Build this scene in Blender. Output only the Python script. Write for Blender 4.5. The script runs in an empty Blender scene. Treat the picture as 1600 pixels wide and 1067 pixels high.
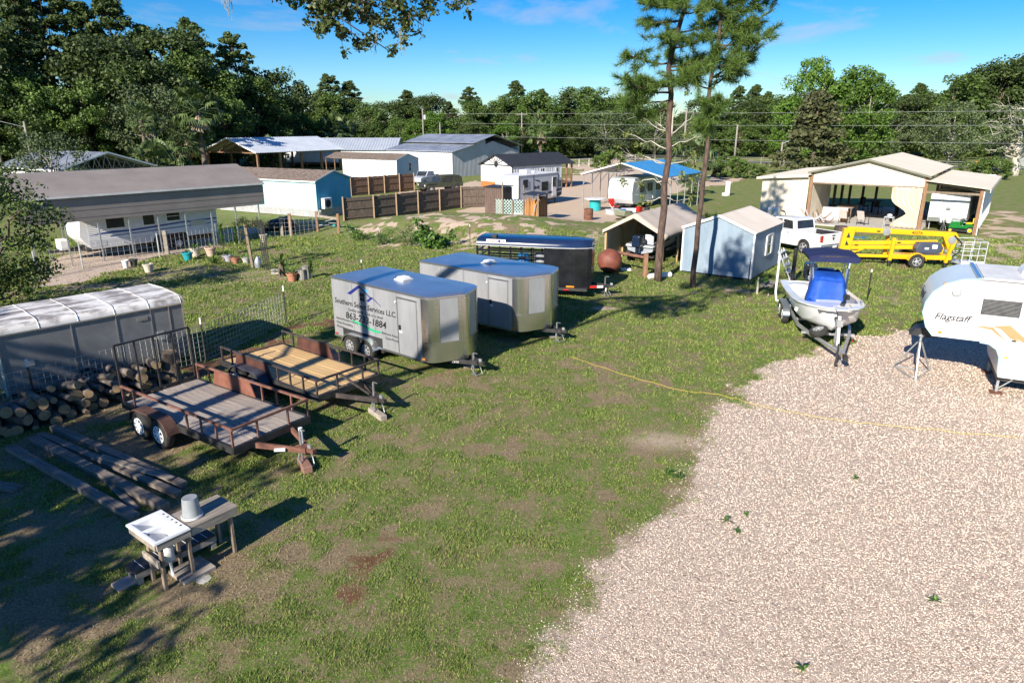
import bpy, math, random
import numpy as np
from mathutils import Vector, Matrix, Euler

sc = bpy.context.scene
COL = sc.collection
R = math.radians

# ---------------------------------------------------------------- camera
CAM_H, PITCH, FPX = 7.2, R(17.6), 1067.0          # height in metres, tilt down, focal length in photo pixels
cam_d = bpy.data.cameras.new('camera')
cam_d.sensor_width = 36.0
cam_d.lens = 36.0 * FPX / 1600.0
cam_d.clip_start = 0.1
cam_d.clip_end = 4000.0
cam = bpy.data.objects.new('camera', cam_d)
COL.objects.link(cam)
cam.location = (0, 0, CAM_H)
cam.rotation_euler = (R(90) - PITCH, 0, 0)
sc.camera = cam

# ---------------------------------------------------------------- sky and sun
SUN_AZ = R(210)      # clockwise from +Y: the sun stands behind the camera, to its left
SUN_EL = R(28)
w = bpy.data.worlds.new('World')
sc.world = w
w.use_nodes = True
nt = w.node_tree
nt.nodes.clear()
N = nt.nodes.new
out = N('ShaderNodeOutputWorld')
bg = N('ShaderNodeBackground')
sky = N('ShaderNodeTexSky')
sky.sky_type = 'NISHITA'
sky.sun_disc = False
sky.sun_elevation = SUN_EL
sky.sun_rotation = SUN_AZ
sky.air_density = 1.0
sky.dust_density = 0.0
sky.ozone_density = 3.5
hsv = N('ShaderNodeHueSaturation')
hsv.inputs['Saturation'].default_value = 1.6
hsv.inputs['Value'].default_value = 1.0
tc = N('ShaderNodeTexCoord')
sep = N('ShaderNodeSeparateXYZ')
nt.links.new(tc.outputs['Generated'], sep.inputs[0])
zz = N('ShaderNodeMath'); zz.operation = 'ADD'; zz.inputs[1].default_value = 0.10
nt.links.new(sep.outputs['Z'], zz.inputs[0])
dx = N('ShaderNodeMath'); dx.operation = 'DIVIDE'
dy = N('ShaderNodeMath'); dy.operation = 'DIVIDE'
nt.links.new(sep.outputs['X'], dx.inputs[0]); nt.links.new(zz.outputs[0], dx.inputs[1])
nt.links.new(sep.outputs['Y'], dy.inputs[0]); nt.links.new(zz.outputs[0], dy.inputs[1])
cmb = N('ShaderNodeCombineXYZ')
nt.links.new(dx.outputs[0], cmb.inputs[0]); nt.links.new(dy.outputs[0], cmb.inputs[1])
nz = N('ShaderNodeTexNoise')
nz.inputs['Scale'].default_value = 0.85; nz.inputs['Detail'].default_value = 7
nz.inputs['Roughness'].default_value = 0.6; nz.inputs['Distortion'].default_value = 0.4
mp = N('ShaderNodeMapping'); mp.inputs['Location'].default_value = (3.2, 7.7, 0); mp.inputs['Scale'].default_value = (1, 0.75, 1)
nt.links.new(cmb.outputs[0], mp.inputs[0]); nt.links.new(mp.outputs[0], nz.inputs['Vector'])
rp = N('ShaderNodeValToRGB')
rp.color_ramp.elements[0].position = 0.53; rp.color_ramp.elements[0].color = (0, 0, 0, 1)
rp.color_ramp.elements[1].position = 0.74; rp.color_ramp.elements[1].color = (0.75, 0.75, 0.75, 1)
nt.links.new(nz.outputs['Fac'], rp.inputs[0])
mx = N('ShaderNodeMixRGB')
mx.inputs['Color2'].default_value = (5.0, 4.9, 5.3, 1)
nt.links.new(sky.outputs[0], hsv.inputs['Color'])
nt.links.new(rp.outputs[0], mx.inputs['Fac'])
tint = N('ShaderNodeMixRGB'); tint.blend_type = 'MULTIPLY'; tint.inputs['Fac'].default_value = 1.0
tint.inputs['Color2'].default_value = (0.66, 0.84, 1.06, 1)      # a clean, deep blue air
nt.links.new(hsv.outputs[0], tint.inputs['Color1'])
nt.links.new(tint.outputs[0], mx.inputs['Color1'])
nt.links.new(mx.outputs[0], bg.inputs['Color'])
bg.inputs['Strength'].default_value = 0.075
nt.links.new(bg.outputs[0], out.inputs['Surface'])

sun_d = bpy.data.lights.new('sun', 'SUN')
sun_d.energy = 4.9
sun_d.angle = R(0.53)
sun_d.color = (1.0, 0.92, 0.79)
sun = bpy.data.objects.new('sun', sun_d)
COL.objects.link(sun)
sdir = Vector((math.sin(SUN_AZ) * math.cos(SUN_EL), math.cos(SUN_AZ) * math.cos(SUN_EL), math.sin(SUN_EL)))
sun.rotation_euler = (-sdir).to_track_quat('-Z', 'Y').to_euler()
sun.location = (-20, -30, 30)

sc.view_settings.view_transform = 'Standard'
sc.view_settings.look = 'None'
sc.view_settings.gamma = 1.0
sc.view_settings.exposure = 0.76
sc.view_settings.use_curve_mapping = False
sc.cycles.use_denoising = True
sc.cycles.max_bounces = 6
sc.cycles.transparent_max_bounces = 6
sc.cycles.caustics_reflective = False
sc.cycles.caustics_refractive = False

# ---------------------------------------------------------------- helpers
def G(px, py, z=0.0):
    """point where the photo pixel's ray meets the level z (a thing's foot on the ground)"""
    u, v = (px - 800) / FPX, (533.5 - py) / FPX
    d = (u, math.cos(PITCH) + v * math.sin(PITCH), -math.sin(PITCH) + v * math.cos(PITCH))
    t = (z - CAM_H) / d[2]
    return Vector((t * d[0], t * d[1], z))

MATS = {}
def mat(name, c, c2=None, s=4.0, rough=0.75, metal=0.0, bump=0.0, bs=None, st=(1, 1, 1), rnd=0.0, det=5, lo=.35, hi=.65, trans=0.0, island=None, coat=0.0, wave=None):
    if name in MATS: return MATS[name]
    m = bpy.data.materials.new(name); m.use_nodes = True
    t = m.node_tree; t.nodes.clear(); n = t.nodes.new; l = t.links.new
    o = n('ShaderNodeOutputMaterial'); b = n('ShaderNodeBsdfPrincipled')
    c2 = c2 or tuple(x * 0.8 for x in c)
    tc = n('ShaderNodeTexCoord'); mp = n('ShaderNodeMapping'); mp.inputs['Scale'].default_value = st
    l(tc.outputs['Object'], mp.inputs[0])
    nz = n('ShaderNodeTexNoise'); nz.inputs['Scale'].default_value = s; nz.inputs['Detail'].default_value = det; nz.inputs['Roughness'].default_value = .62
    l(mp.outputs[0], nz.inputs['Vector'])
    rp = n('ShaderNodeValToRGB'); e = rp.color_ramp.elements
    e[0].position = lo; e[1].position = hi; e[0].color = (*c, 1); e[1].color = (*c2, 1)
    if island:
        ge = n('ShaderNodeNewGeometry')
        mm = n('ShaderNodeMath'); mm.operation = 'MULTIPLY_ADD'
        mm.inputs[1].default_value = island; l(ge.outputs['Random Per Island'], mm.inputs[0])
        m2 = n('ShaderNodeMath'); m2.operation = 'MULTIPLY_ADD'; m2.inputs[1].default_value = 1 - island; m2.inputs[2].default_value = 0
        l(nz.outputs['Fac'], m2.inputs[0]); l(m2.outputs[0], mm.inputs[2]); l(mm.outputs[0], rp.inputs[0])
    else:
        l(nz.outputs['Fac'], rp.inputs[0])
    col = rp.outputs[0]
    if rnd:
        oi = n('ShaderNodeObjectInfo'); mr = n('ShaderNodeMapRange')
        mr.inputs['To Min'].default_value = 1 - rnd; mr.inputs['To Max'].default_value = 1 + rnd
        l(oi.outputs['Random'], mr.inputs[0])
        h = n('ShaderNodeHueSaturation'); l(mr.outputs[0], h.inputs['Value']); l(col, h.inputs['Color']); col = h.outputs[0]
    l(col, b.inputs['Base Color'])
    b.inputs['Roughness'].default_value = rough; b.inputs['Metallic'].default_value = metal
    if coat: b.inputs['Coat Weight'].default_value = coat
    if bump:
        nb = n('ShaderNodeTexNoise'); nb.inputs['Scale'].default_value = bs or s * 4; nb.inputs['Detail'].default_value = 4
        l(mp.outputs[0], nb.inputs['Vector'])
        bp = n('ShaderNodeBump'); bp.inputs['Strength'].default_value = bump; bp.inputs['Distance'].default_value = .02
        l(nb.outputs['Fac'], bp.inputs['Height']); l(bp.outputs[0], b.inputs['Normal'])
    if trans:
        tr = n('ShaderNodeBsdfTranslucent'); l(col, tr.inputs['Color'])
        ms = n('ShaderNodeMixShader'); ms.inputs[0].default_value = trans
        l(b.outputs[0], ms.inputs[1]); l(tr.outputs[0], ms.inputs[2]); l(ms.outputs[0], o.inputs['Surface'])
    else:
        l(b.outputs[0], o.inputs['Surface'])
    MATS[name] = m
    return m

class B:
    """collects boxes, bars, tubes, prisms into one mesh"""
    def __init__(s): s.v = []; s.f = []
    def add(s, vs, fs):
        k = len(s.v); s.v += [tuple(v) for v in vs]; s.f += [tuple(i + k for i in f) for f in fs]; return s
    def box(s, x0, y0, z0, x1, y1, z1):
        x0, x1 = min(x0, x1), max(x0, x1); y0, y1 = min(y0, y1), max(y0, y1); z0, z1 = min(z0, z1), max(z0, z1)
        return s.add([(x0,y0,z0),(x1,y0,z0),(x1,y1,z0),(x0,y1,z0),(x0,y0,z1),(x1,y0,z1),(x1,y1,z1),(x0,y1,z1)],
                     [(3,2,1,0),(4,5,6,7),(0,1,5,4),(1,2,6,5),(2,3,7,6),(3,0,4,7)])
    def beam(s, p, q, w, h=None, up=(0, 0, 1)):
        h = h or w; p, q = Vector(p), Vector(q); d = (q - p).normalized(); u = Vector(up)
        if abs(d.dot(u)) > .98: u = Vector((1, 0, 0))
        a = d.cross(u).normalized() * w / 2; b = a.cross(d).normalized() * h / 2
        return s.add([p-a-b,p+a-b,p+a+b,p-a+b,q-a-b,q+a-b,q+a+b,q-a+b],
                     [(0,1,2,3),(7,6,5,4),(4,5,1,0),(5,6,2,1),(6,7,3,2),(7,4,0,3)])
    def tube(s, pts, r, n=6, cap=True):
        P = [Vector(p) for p in pts]; k = len(P)
        rr = list(r) if isinstance(r, (list, tuple)) else [r] * k
        b0 = len(s.v); u = None
        for i, p in enumerate(P):
            d = (P[min(i+1, k-1)] - P[max(i-1, 0)]).normalized()
            if u is None:
                u = d.orthogonal().normalized()
            else:
                u = (u - d * u.dot(d))
                u = u.normalized() if u.length > 1e-6 else d.orthogonal().normalized()
            v = d.cross(u)
            for j in range(n):
                a = 2 * math.pi * j / n
                s.v.append(tuple(p + (u * math.cos(a) + v * math.sin(a)) * rr[i]))
        for i in range(k - 1):
            for j in range(n):
                a = b0 + i*n + j; b = b0 + i*n + (j+1) % n
                s.f.append((a, b, b + n, a + n))
        if cap:
            s.f.append(tuple(b0 + j for j in reversed(range(n)))); s.f.append(tuple(b0 + (k-1)*n + j for j in range(n)))
        return s
    def cyl(s, p, q, r, r2=None, n=10): return s.tube([p, q], [r, r2 if r2 is not None else r], n)
    def prism(s, poly, a0, a1, axis='z'):
        """poly in the two other axes, pushed along axis"""
        k = len(poly)
        def mk(u, v, t): return {'z': (u, v, t), 'y': (u, t, v), 'x': (t, u, v)}[axis]
        vs = [mk(u, v, a0) for u, v in poly] + [mk(u, v, a1) for u, v in poly]
        fs = [tuple(reversed(range(k))), tuple(range(k, 2*k))] + [(i, (i+1) % k, (i+1) % k + k, i + k) for i in range(k)]
        return s.add(vs, fs)
    def lathe(s, prof, c=(0, 0, 0), axis='z', n=14):
        c = Vector(c); k = len(prof); b0 = len(s.v)
        for r, h in prof:
            for j in range(n):
                a = 2 * math.pi * j / n; x, y = r * math.cos(a), r * math.sin(a)
                s.v.append(tuple(c + Vector({'z': (x, y, h), 'y': (x, h, y), 'x': (h, x, y)}[axis])))
        for i in range(k - 1):
            for j in range(n):
                a = b0 + i*n + j; b = b0 + i*n + (j+1) % n
                s.f.append((a, b, b+n, a+n))
        s.f.append(tuple(b0 + j for j in reversed(range(n)))); s.f.append(tuple(b0 + (k-1)*n + j for j in range(n)))
        return s
    def ball(s, c, r, n=12, sz=1.0):
        return s.lathe([(max(1e-3, r * math.sin(math.pi * i / n)), -r * sz * math.cos(math.pi * i / n)) for i in range(n + 1)], c, 'z', n + 4)
    def loft(s, rings, close=False, caps=True):
        b0 = len(s.v); n = len(rings[0])
        for rg in rings: s.v += [tuple(p) for p in rg]
        for i in range(len(rings) - 1):
            for j in range(n if close else n - 1):
                a = b0 + i*n + j; b = b0 + i*n + (j+1) % n
                s.f.append((a, b, b+n, a+n))
        if caps and close:
            s.f.append(tuple(b0 + j for j in reversed(range(n)))); s.f.append(tuple(b0 + (len(rings)-1)*n + j for j in range(n)))
        return s
    def quad(s, a, b, c, d): return s.add([a, b, c, d], [(0, 1, 2, 3)])

def fixn(me):
    import bmesh
    bm = bmesh.new(); bm.from_mesh(me); bmesh.ops.recalc_face_normals(bm, faces=bm.faces); bm.to_mesh(me); bm.free()

def ob(name, b, m, parent=None, smooth=False, bevel=0.0, solid=0.0, kind=None, auto=None):
    if isinstance(b, B):
        me = bpy.data.meshes.new(name); me.from_pydata(b.v, [], b.f); fixn(me)
        if m: me.materials.append(m)
    else:
        me = b
    o = bpy.data.objects.new(name, me); COL.objects.link(o)
    if smooth or auto:
        me.polygons.foreach_set('use_smooth', [True] * len(me.polygons))
    if auto:
        me.set_sharp_from_angle(angle=R(auto))
    if solid:
        md = o.modifiers.new('solid', 'SOLIDIFY'); md.thickness = solid; md.offset = 0
    if bevel:
        md = o.modifiers.new('bevel', 'BEVEL'); md.width = bevel; md.segments = 2; md.limit_method = 'ANGLE'; md.angle_limit = R(40)
    if parent: o.parent = parent
    if kind: o['kind'] = kind
    return o

def thing(name, label, cat, loc=(0, 0, 0), rz=0.0, group=None):
    o = bpy.data.objects.new(name, None); COL.objects.link(o); o.empty_display_size = .3
    o.location = (loc[0], loc[1], loc[2] if len(loc) > 2 else 0.0); o.rotation_euler = (0, 0, R(rz))
    tag(o, label, cat, group); return o

def tag(o, label, cat, group=None):
    o['label'] = label; o['category'] = cat
    if group: o['group'] = group
    return o

KIDS = {}
def dup(root, loc, rz=0.0, label=None, group=None, scale=None):
    """a copy of a thing with copies of its parts and sub-parts"""
    def kids(o): return [c for c in bpy.data.objects if c.parent == o]
    if root.name not in KIDS: KIDS[root.name] = [(c, kids(c)) for c in kids(root)]
    r = root.copy(); COL.objects.link(r)
    r.location = loc if len(loc) == 3 else (loc[0], loc[1], 0); r.rotation_euler = (0, 0, R(rz))
    if scale is not None: r.scale = scale if hasattr(scale, '__len__') else (scale,) * 3
    if label: r['label'] = label
    if group: r['group'] = group
    for c, gs in KIDS[root.name]:
        k = c.copy(); COL.objects.link(k); k.parent = r
        for g in gs:
            q = g.copy(); COL.objects.link(q); q.parent = k
    return r

def mesh_np(name, V, F, m=None):
    """fast mesh from arrays, every face with the same number of corners"""
    me = bpy.data.meshes.new(name); nv, (nf, k) = len(V), F.shape
    me.vertices.add(nv); me.vertices.foreach_set('co', np.asarray(V, np.float32).ravel())
    me.loops.add(nf * k); me.loops.foreach_set('vertex_index', np.asarray(F, np.int32).ravel())
    me.polygons.add(nf); me.polygons.foreach_set('loop_start', np.arange(0, nf * k, k, dtype=np.int32))
    try: me.polygons.foreach_set('loop_total', np.full(nf, k, np.int32))
    except Exception: pass
    me.update(calc_edges=True)
    if m: me.materials.append(m)
    return me

def letters(name, s, size, M, m, parent, ext=.002, shear=0.0, align='LEFT', sx=1.0, bold=0.0):
    cu = bpy.data.curves.new('lettering', 'FONT'); cu.body = s; cu.size = size; cu.extrude = ext; cu.shear = shear
    cu.align_x = align; cu.resolution_u = 2; cu.offset = bold
    t = bpy.data.objects.new('lettering_tmp', cu); COL.objects.link(t)
    dg = bpy.context.evaluated_depsgraph_get()
    me = bpy.data.meshes.new_from_object(t.evaluated_get(dg)); bpy.data.objects.remove(t); bpy.data.curves.remove(cu)
    me.transform(M @ Matrix.Diagonal((sx, 1, 1, 1))); me.materials.clear(); me.materials.append(m)
    o = bpy.data.objects.new(name, me); COL.objects.link(o); o.parent = parent
    return o

def frame(o, xdir, up):
    """matrix with text running along xdir and rising along up, at o"""
    x = Vector(xdir).normalized(); u = Vector(up).normalized(); z = x.cross(u).normalized(); y = z.cross(x)
    M = Matrix((x, y, z)).transposed().to_4x4(); M.translation = Vector(o); return M

def ribbed(b, p0, u, v, lu, lv, pitch=.25, dep=.025, n=None, flat=.6):
    """a ribbed sheet: ribs run along v, repeat along u"""
    p0, u, v = Vector(p0), Vector(u).normalized(), Vector(v).normalized(); n = (Vector(n) if n else u.cross(v)).normalized()
    k = max(1, round(lu / pitch)); st = lu / k; xs = []
    for i in range(k):
        a = i * st; xs += [(a, 0), (a + st*flat, 0), (a + st*(flat + .1), dep), (a + st*.9, dep)]
    xs.append((lu, 0))
    r0 = [p0 + u*x + n*h for x, h in xs]; r1 = [p + v*lv for p in r0]
    return b.loft([r0, r1])

# ---------------------------------------------------------------- ground
def hash2(ix, iy, seed):
    h = (ix.astype(np.int64) * 374761393 + iy.astype(np.int64) * 668265263 + seed * 974634777) & 0xffffffff
    h = ((h ^ (h >> 13)) * 1274126177) & 0xffffffff
    return ((h ^ (h >> 16)) & 0xffff) / 65535.0
def vnoise(x, y, seed=0):
    ix, iy = np.floor(x), np.floor(y); fx, fy = x - ix, y - iy
    fx = fx * fx * (3 - 2 * fx); fy = fy * fy * (3 - 2 * fy)
    a, b = hash2(ix, iy, seed), hash2(ix + 1, iy, seed); c, d = hash2(ix, iy + 1, seed), hash2(ix + 1, iy + 1, seed)
    return (a * (1 - fx) + b * fx) * (1 - fy) + (c * (1 - fx) + d * fx) * fy
def fbm(x, y, s, o=4, seed=0):
    t, a, n = 0, 1, 0
    for i in range(o):
        t = t + a * vnoise(x * s, y * s, seed + i); n += a; a *= .55; s *= 2.1
    return t / n
def sm(x, a, b):
    t = np.clip((x - a) / (b - a), 0, 1); return t * t * (3 - 2 * t)
def inside(x, y, poly):
    r = np.zeros(x.shape, bool); k = len(poly)
    for i in range(k):
        (x0, y0), (x1, y1) = poly[i][:2], poly[(i + 1) % k][:2]
        if y0 == y1: continue
        c = ((y0 > y) != (y1 > y)) & (x < (x1 - x0) * (y - y0) / (y1 - y0) + x0); r ^= c
    return r
def PG(*pp): return [tuple(G(*p)[:2]) for p in pp]
def spot(x, y, px, py, rx, ry):
    c = G(px, py); return np.exp(-(((x - c[0]) / rx) ** 2 + ((y - c[1]) / ry) ** 2) * 1.5)

def height(x, y):
    x, y = np.asarray(x, float), np.asarray(y, float)
    b = 0.95 * np.exp(-(((x + 3.5) / 8.5) ** 2 + ((y - 50) / 5.0) ** 2) ** 1.4)
    b = b + .45 * np.exp(-(((x - 1.5) / 4) ** 2 + ((y - 44) / 3.5) ** 2))
    near = sm(y, 90, 40)
    return b * (0.8 + .4 * fbm(x, y, .5, 3, 5)) + near * (fbm(x, y, .6, 3, 3) - .5) * .05

GRAVEL = [(-.6, 4), (-.1, 6.2)] + PG((830,1067),(870,990),(920,920),(962,860),(1050,775),(1078,742),(1085,705),(1105,662),(1160,603),(1215,575),(1262,546),(1345,524),(1430,518)) + [(19, 23.3), (30, 20), (32, 2), (0, 2)]
LOT = PG((20,455),(70,430),(95,395),(345,360),(415,352),(425,362),(330,385),(250,405),(120,440))
YARD = PG((700,330),(770,318),(830,300),(880,288),(905,268),(1000,262),(1090,272),(1165,279),(1140,288),(1090,292),(1065,300),(1000,322),(985,345),(900,352),(850,350),(800,345),(760,335))
LANE = PG((560,310),(650,299),(740,283),(800,285),(760,318),(650,318),(545,330))
ROADSAND = PG((880,262),(960,246),(1010,246),(935,268))
TRACK = PG((280,585),(330,560),(450,513),(520,497),(530,505),(450,530),(340,580),(300,605))
DRY = PG((1530,330),(1600,330),(1640,420),(1500,400))

def masks(x, y):
    d = np.sqrt(x * x + y * y)
    k = np.clip(d / 14, .6, 2.2)
    wx = x + (fbm(x, y, .9, 4, 11) - .5) * 1.5 * k + (fbm(x, y, 4.1, 2, 14) - .5) * .5; wy = y + (fbm(x, y, .9, 4, 21) - .5) * 1.5 * k + (fbm(x, y, 4.1, 2, 24) - .5) * .5
    n1, n2, n3 = fbm(x, y, .33, 4, 1), fbm(x, y, 1.1, 4, 2), fbm(x, y, .12, 3, 9)
    gravel = sum(np.where(inside(wx + a_, wy + b_, GRAVEL), 1.0, 0.0) for a_, b_ in ((0, 0), (.3, .1), (-.3, -.1), (.1, -.3), (-.1, .3), (.55, .3), (-.55, -.3))) / 7
    lot = np.where(inside(wx, wy, LOT), 1.0, 0.0)
    sand = np.maximum.reduce([np.where(inside(wx, wy, q), 1.0, 0.0) for q in (YARD, LANE, ROADSAND)])
    sand = np.maximum(sand, lot * .85)
    berm = np.exp(-(((x + 2.5) / 10) ** 2 + ((y - 46.5) / 6.5) ** 2) ** 2)
    sand = np.maximum(sand, berm * sm(n2 + (fbm(x, y, 2.6, 3, 62) - .5) * .35, .53, .63) * .95)
    sand = np.maximum(sand, spot(x, y, 1035, 688, 2.0, 1.3) * .56)
    sand = np.maximum(sand, spot(x, y, 1110, 455, 3.2, 1.0) * sm(n2, .40, .52) * .8)
    sand = np.maximum(sand, spot(x, y, 945, 482, .9, .5) * .8)
    sand = np.maximum(sand, spot(x, y, 1330, 470, 6, 2.5) * sm(n2, .48, .56) * .55)
    sand = np.maximum(sand, np.where(inside(wx, wy, DRY), sm(n2, .4, .55) * .6, 0))
    # flower bed strip in front of the carport
    bed = PG((60,455),(230,428),(300,412),(420,425),(470,432),(470,442),(400,447),(290,432),(160,455))
    sand = np.maximum(sand, np.where(inside(wx, wy, bed), .45, 0))
    dirt = spot(x, y, 570, 865, 1.0, 1.2) * sm(n2 * .6 + .4 * fbm(x, y, 3.7, 3, 64), .36, .58) * .9
    dirt = np.maximum(dirt, spot(x, y, 545, 930, .5, .45) * .8 * sm(fbm(x, y, 3.7, 3, 64), .35, .55))
    dirt = np.maximum(dirt, np.where(inside(wx, wy, TRACK), .62, 0))
    edge = np.where(inside(wx - .3, wy + .3, GRAVEL), 1, 0) * (1 - gravel) * .8 * sm(n2, .38, .52)
    dirt = np.maximum(dirt, edge)
    # bare earth, not coloured separately: less grass
    bare = np.maximum.reduce([spot(x, y, 330, 900, 2.0, 1.5), spot(x, y, 60, 960, 1.8, 1.4), spot(x, y, 120, 820, 2.6, 1.6) * .8,
                              spot(x, y, 230, 690, 2.4, 1.6) * .9, spot(x, y, 640, 680, 1.6, 1.2) * .45, spot(x, y, 760, 600, 3.5, 2.5) * .4,
                              spot(x, y, 900, 580, 4, 2) * .35, spot(x, y, 420, 850, 1.2, .8) * .9, spot(x, y, 80, 640, 3, 2)])
    n5 = fbm(x, y, 2.6, 4, 61)
    g = .82 - bare * (.55 + .6 * n2) + (n1 - .5) * 1.0 + (n2 - .5) * 1.2 + (n5 - .5) * 1.8
    g = g + .14 * sm(y, 12, 20)
    g = g - sm(y, 24, 34) * sm(y, 60, 40) * (.02 + .5 * (n3 - .4))
    g = np.clip(g, 0, 1) * (1 - sand) * (1 - np.where(inside(wx, wy, TRACK), .8, 0)) * (1 - dirt * .9)
    g = np.maximum(g, sand * np.where(berm > .3, sm(n1, .5, .62) * .7, 0))
    grav = np.maximum(gravel, lot * .6)
    return np.stack([g * (1 - gravel) ** .7, sand, grav, np.clip(dirt, 0, 1) * (1 - gravel * .8)], -1)

def axis(pts):
    o = []
    for a, b, s in pts: o += list(np.arange(a, b, s))
    return np.array(o + [pts[-1][1]])
gx = axis([(-1500,-400,120),(-400,-120,20),(-120,-40,2.5),(-40,-18,.6),(-18,18,.2),(18,45,.6),(45,120,2.5),(120,400,20),(400,1500,120)])
gy = axis([(-300,-20,35),(-20,3,1.5),(3,30,.2),(30,62,.4),(62,130,1.5),(130,260,6),(260,600,40),(600,2000,140)])
X, Y = np.meshgrid(gx, gy); Xf, Yf = X.ravel(), Y.ravel()
V = np.stack([Xf, Yf, height(Xf, Yf)], 1)
nx, ny = len(gx), len(gy)
ii = (np.arange(ny - 1)[:, None] * nx + np.arange(nx - 1)[None, :]).ravel()
F = np.stack([ii, ii + 1, ii + nx + 1, ii + nx], 1)
gme = mesh_np('ground', V, F)
MK = masks(Xf, Yf)
at = gme.attributes.new('mask', 'FLOAT_COLOR', 'POINT'); at.data.foreach_set('color', MK.astype(np.float32).ravel())

def ground_mat():
    m = bpy.data.materials.new('ground'); m.use_nodes = True
    t = m.node_tree; t.nodes.clear(); n = t.nodes.new; l = t.links.new
    o = n('ShaderNodeOutputMaterial'); b = n('ShaderNodeBsdfPrincipled'); b.inputs['Roughness'].default_value = .95
    b.inputs['Specular IOR Level'].default_value = .15
    tc = n('ShaderNodeTexCoord'); at = n('ShaderNodeAttribute'); at.attribute_name = 'mask'
    sp = n('ShaderNodeSeparateColor'); l(at.outputs['Color'], sp.inputs[0])
    def noise(s, d=6, r=.6):
        k = n('ShaderNodeTexNoise'); k.inputs['Scale'].default_value = s; k.inputs['Detail'].default_value = d; k.inputs['Roughness'].default_value = r
        l(tc.outputs['Object'], k.inputs['Vector']); return k.outputs['Fac']
    def ramp(f, *st):
        k = n('ShaderNodeValToRGB'); e = k.color_ramp.elements
        while len(e) < len(st): e.new(.5)
        for i, (p, c) in enumerate(st): e[i].position = p; e[i].color = (*c, 1)
        l(f, k.inputs[0]); return k.outputs[0]
    def mix(f, a, c):
        k = n('ShaderNodeMixRGB'); l(f, k.inputs['Fac']); l(a, k.inputs['Color1']); l(c, k.inputs['Color2']); return k.outputs[0]
    def brk(f, ns, w, a=.35, c=.65):
        s = n('ShaderNodeMath'); s.operation = 'MULTIPLY_ADD'; l(ns, s.inputs[0]); s.inputs[1].default_value = w
        q = n('ShaderNodeMath'); q.operation = 'SUBTRACT'; l(f, q.inputs[0]); q.inputs[1].default_value = w / 2; l(q.outputs[0], s.inputs[2])
        r = n('ShaderNodeMapRange'); r.interpolation_type = 'SMOOTHSTEP'; r.inputs['From Min'].default_value = a; r.inputs['From Max'].default_value = c
        l(s.outputs[0], r.inputs[0]); return r.outputs[0]
    nf, nm, nl, nn = noise(30, 8, .78), noise(9, 6, .7), noise(1.3, 5), noise(140, 3)
    ne = noise(26, 8, .78)
    earth = ramp(ne, (.3, (.12, .085, .045)), (.46, (.25, .185, .11)), (.56, (.36, .28, .175)), (.72, (.53, .43, .30)))
    grass = ramp(nf, (.34, (.040, .10, .012)), (.5, (.14, .225, .038)), (.66, (.33, .36, .11)))
    dry = ramp(nf, (.3, (.17, .14, .065)), (.7, (.38, .31, .18)))
    lawn = mix(brk(nl, nm, 1.1, .40, .66), grass, dry)
    sand = ramp(nm, (.3, (.50, .375, .27)), (.55, (.63, .49, .365)), (.8, (.70, .58, .46)))
    red = ramp(nm, (.3, (.13, .06, .032)), (.6, (.22, .11, .06)), (.8, (.30, .18, .11)))
    vo = n('ShaderNodeTexVoronoi'); vo.inputs['Scale'].default_value = 34; l(tc.outputs['Object'], vo.inputs['Vector'])
    vs = n('ShaderNodeSeparateColor'); l(vo.outputs['Color'], vs.inputs[0])
    grav = ramp(vs.outputs[0], (0, (.30, .215, .16)), (.14, (.50, .385, .30)), (.6, (.62, .495, .395)), (1, (.69, .575, .48)))
    c = mix(brk(sp.outputs[0], nf, .9, .30, .60), earth, lawn)
    c = mix(brk(sp.outputs[1], nf, .5), c, sand)
    c = mix(brk(at.outputs['Alpha'], nm, .7, .3, .7), c, red)
    c = mix(brk(sp.outputs[2], nf, .4), c, grav)
    l(c, b.inputs['Base Color'])
    bp = n('ShaderNodeBump'); bp.inputs['Strength'].default_value = .7; bp.inputs['Distance'].default_value = .03
    ad = n('ShaderNodeMath'); ad.operation = 'ADD'; l(nf, ad.inputs[0]); l(nn, ad.inputs[1])
    l(ad.outputs[0], bp.inputs['Height']); l(bp.outputs[0], b.inputs['Normal'])
    l(b.outputs[0], o.inputs['Surface']); return m
gme.materials.append(ground_mat())
ground = ob('ground', gme, None, smooth=True)
ground['kind'] = 'structure'

rng = np.random.default_rng(7)
def scatter(n, r0, r1, wide=.9):
    r = np.exp(rng.uniform(math.log(r0), math.log(r1), n)); x = rng.uniform(-wide, wide, n) * r
    return x, r
def hz(x, y): return height(x, y)

# short lawn, thinning out over the bare ground
m_blade = mat('grass_blade', (.065, .165, .016), (.36, .40, .105), s=.9, rough=.8, island=.55, lo=.24, hi=.74, trans=.25)
x, y = scatter(760000, 6.5, 46)
mk = masks(x, y)
cl = fbm(x, y, 3.1, 3, 40)
keep = rng.uniform(0, 1, len(x)) < np.clip(mk[:, 0] * 1.5 - .18, 0, 1) * sm(cl, .30, .52) * .98
x, y, mk, cl = x[keep], y[keep], mk[keep], cl[keep]
k = len(x); r = np.sqrt(x * x + y * y)
a = rng.uniform(0, 2 * math.pi, k); wd = .0011 * r ** .9 * rng.uniform(.6, 1.3, k)
h = (.016 + .0020 * r) * rng.uniform(.5, 1.3, k) * (.45 + 1.1 * mk[:, 0] * sm(cl, .35, .7))
ln = rng.uniform(.2, 1.0, k) * h; la = rng.uniform(0, 2 * math.pi, k)
z = hz(x, y) - .004
A = np.stack([x - np.cos(a) * wd, y - np.sin(a) * wd, z], 1); Bv = np.stack([x + np.cos(a) * wd, y + np.sin(a) * wd, z], 1)
C = np.stack([x + np.cos(la) * ln, y + np.sin(la) * ln, z + h], 1)
gv = np.stack([A, Bv, C], 1).reshape(-1, 3)
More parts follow.
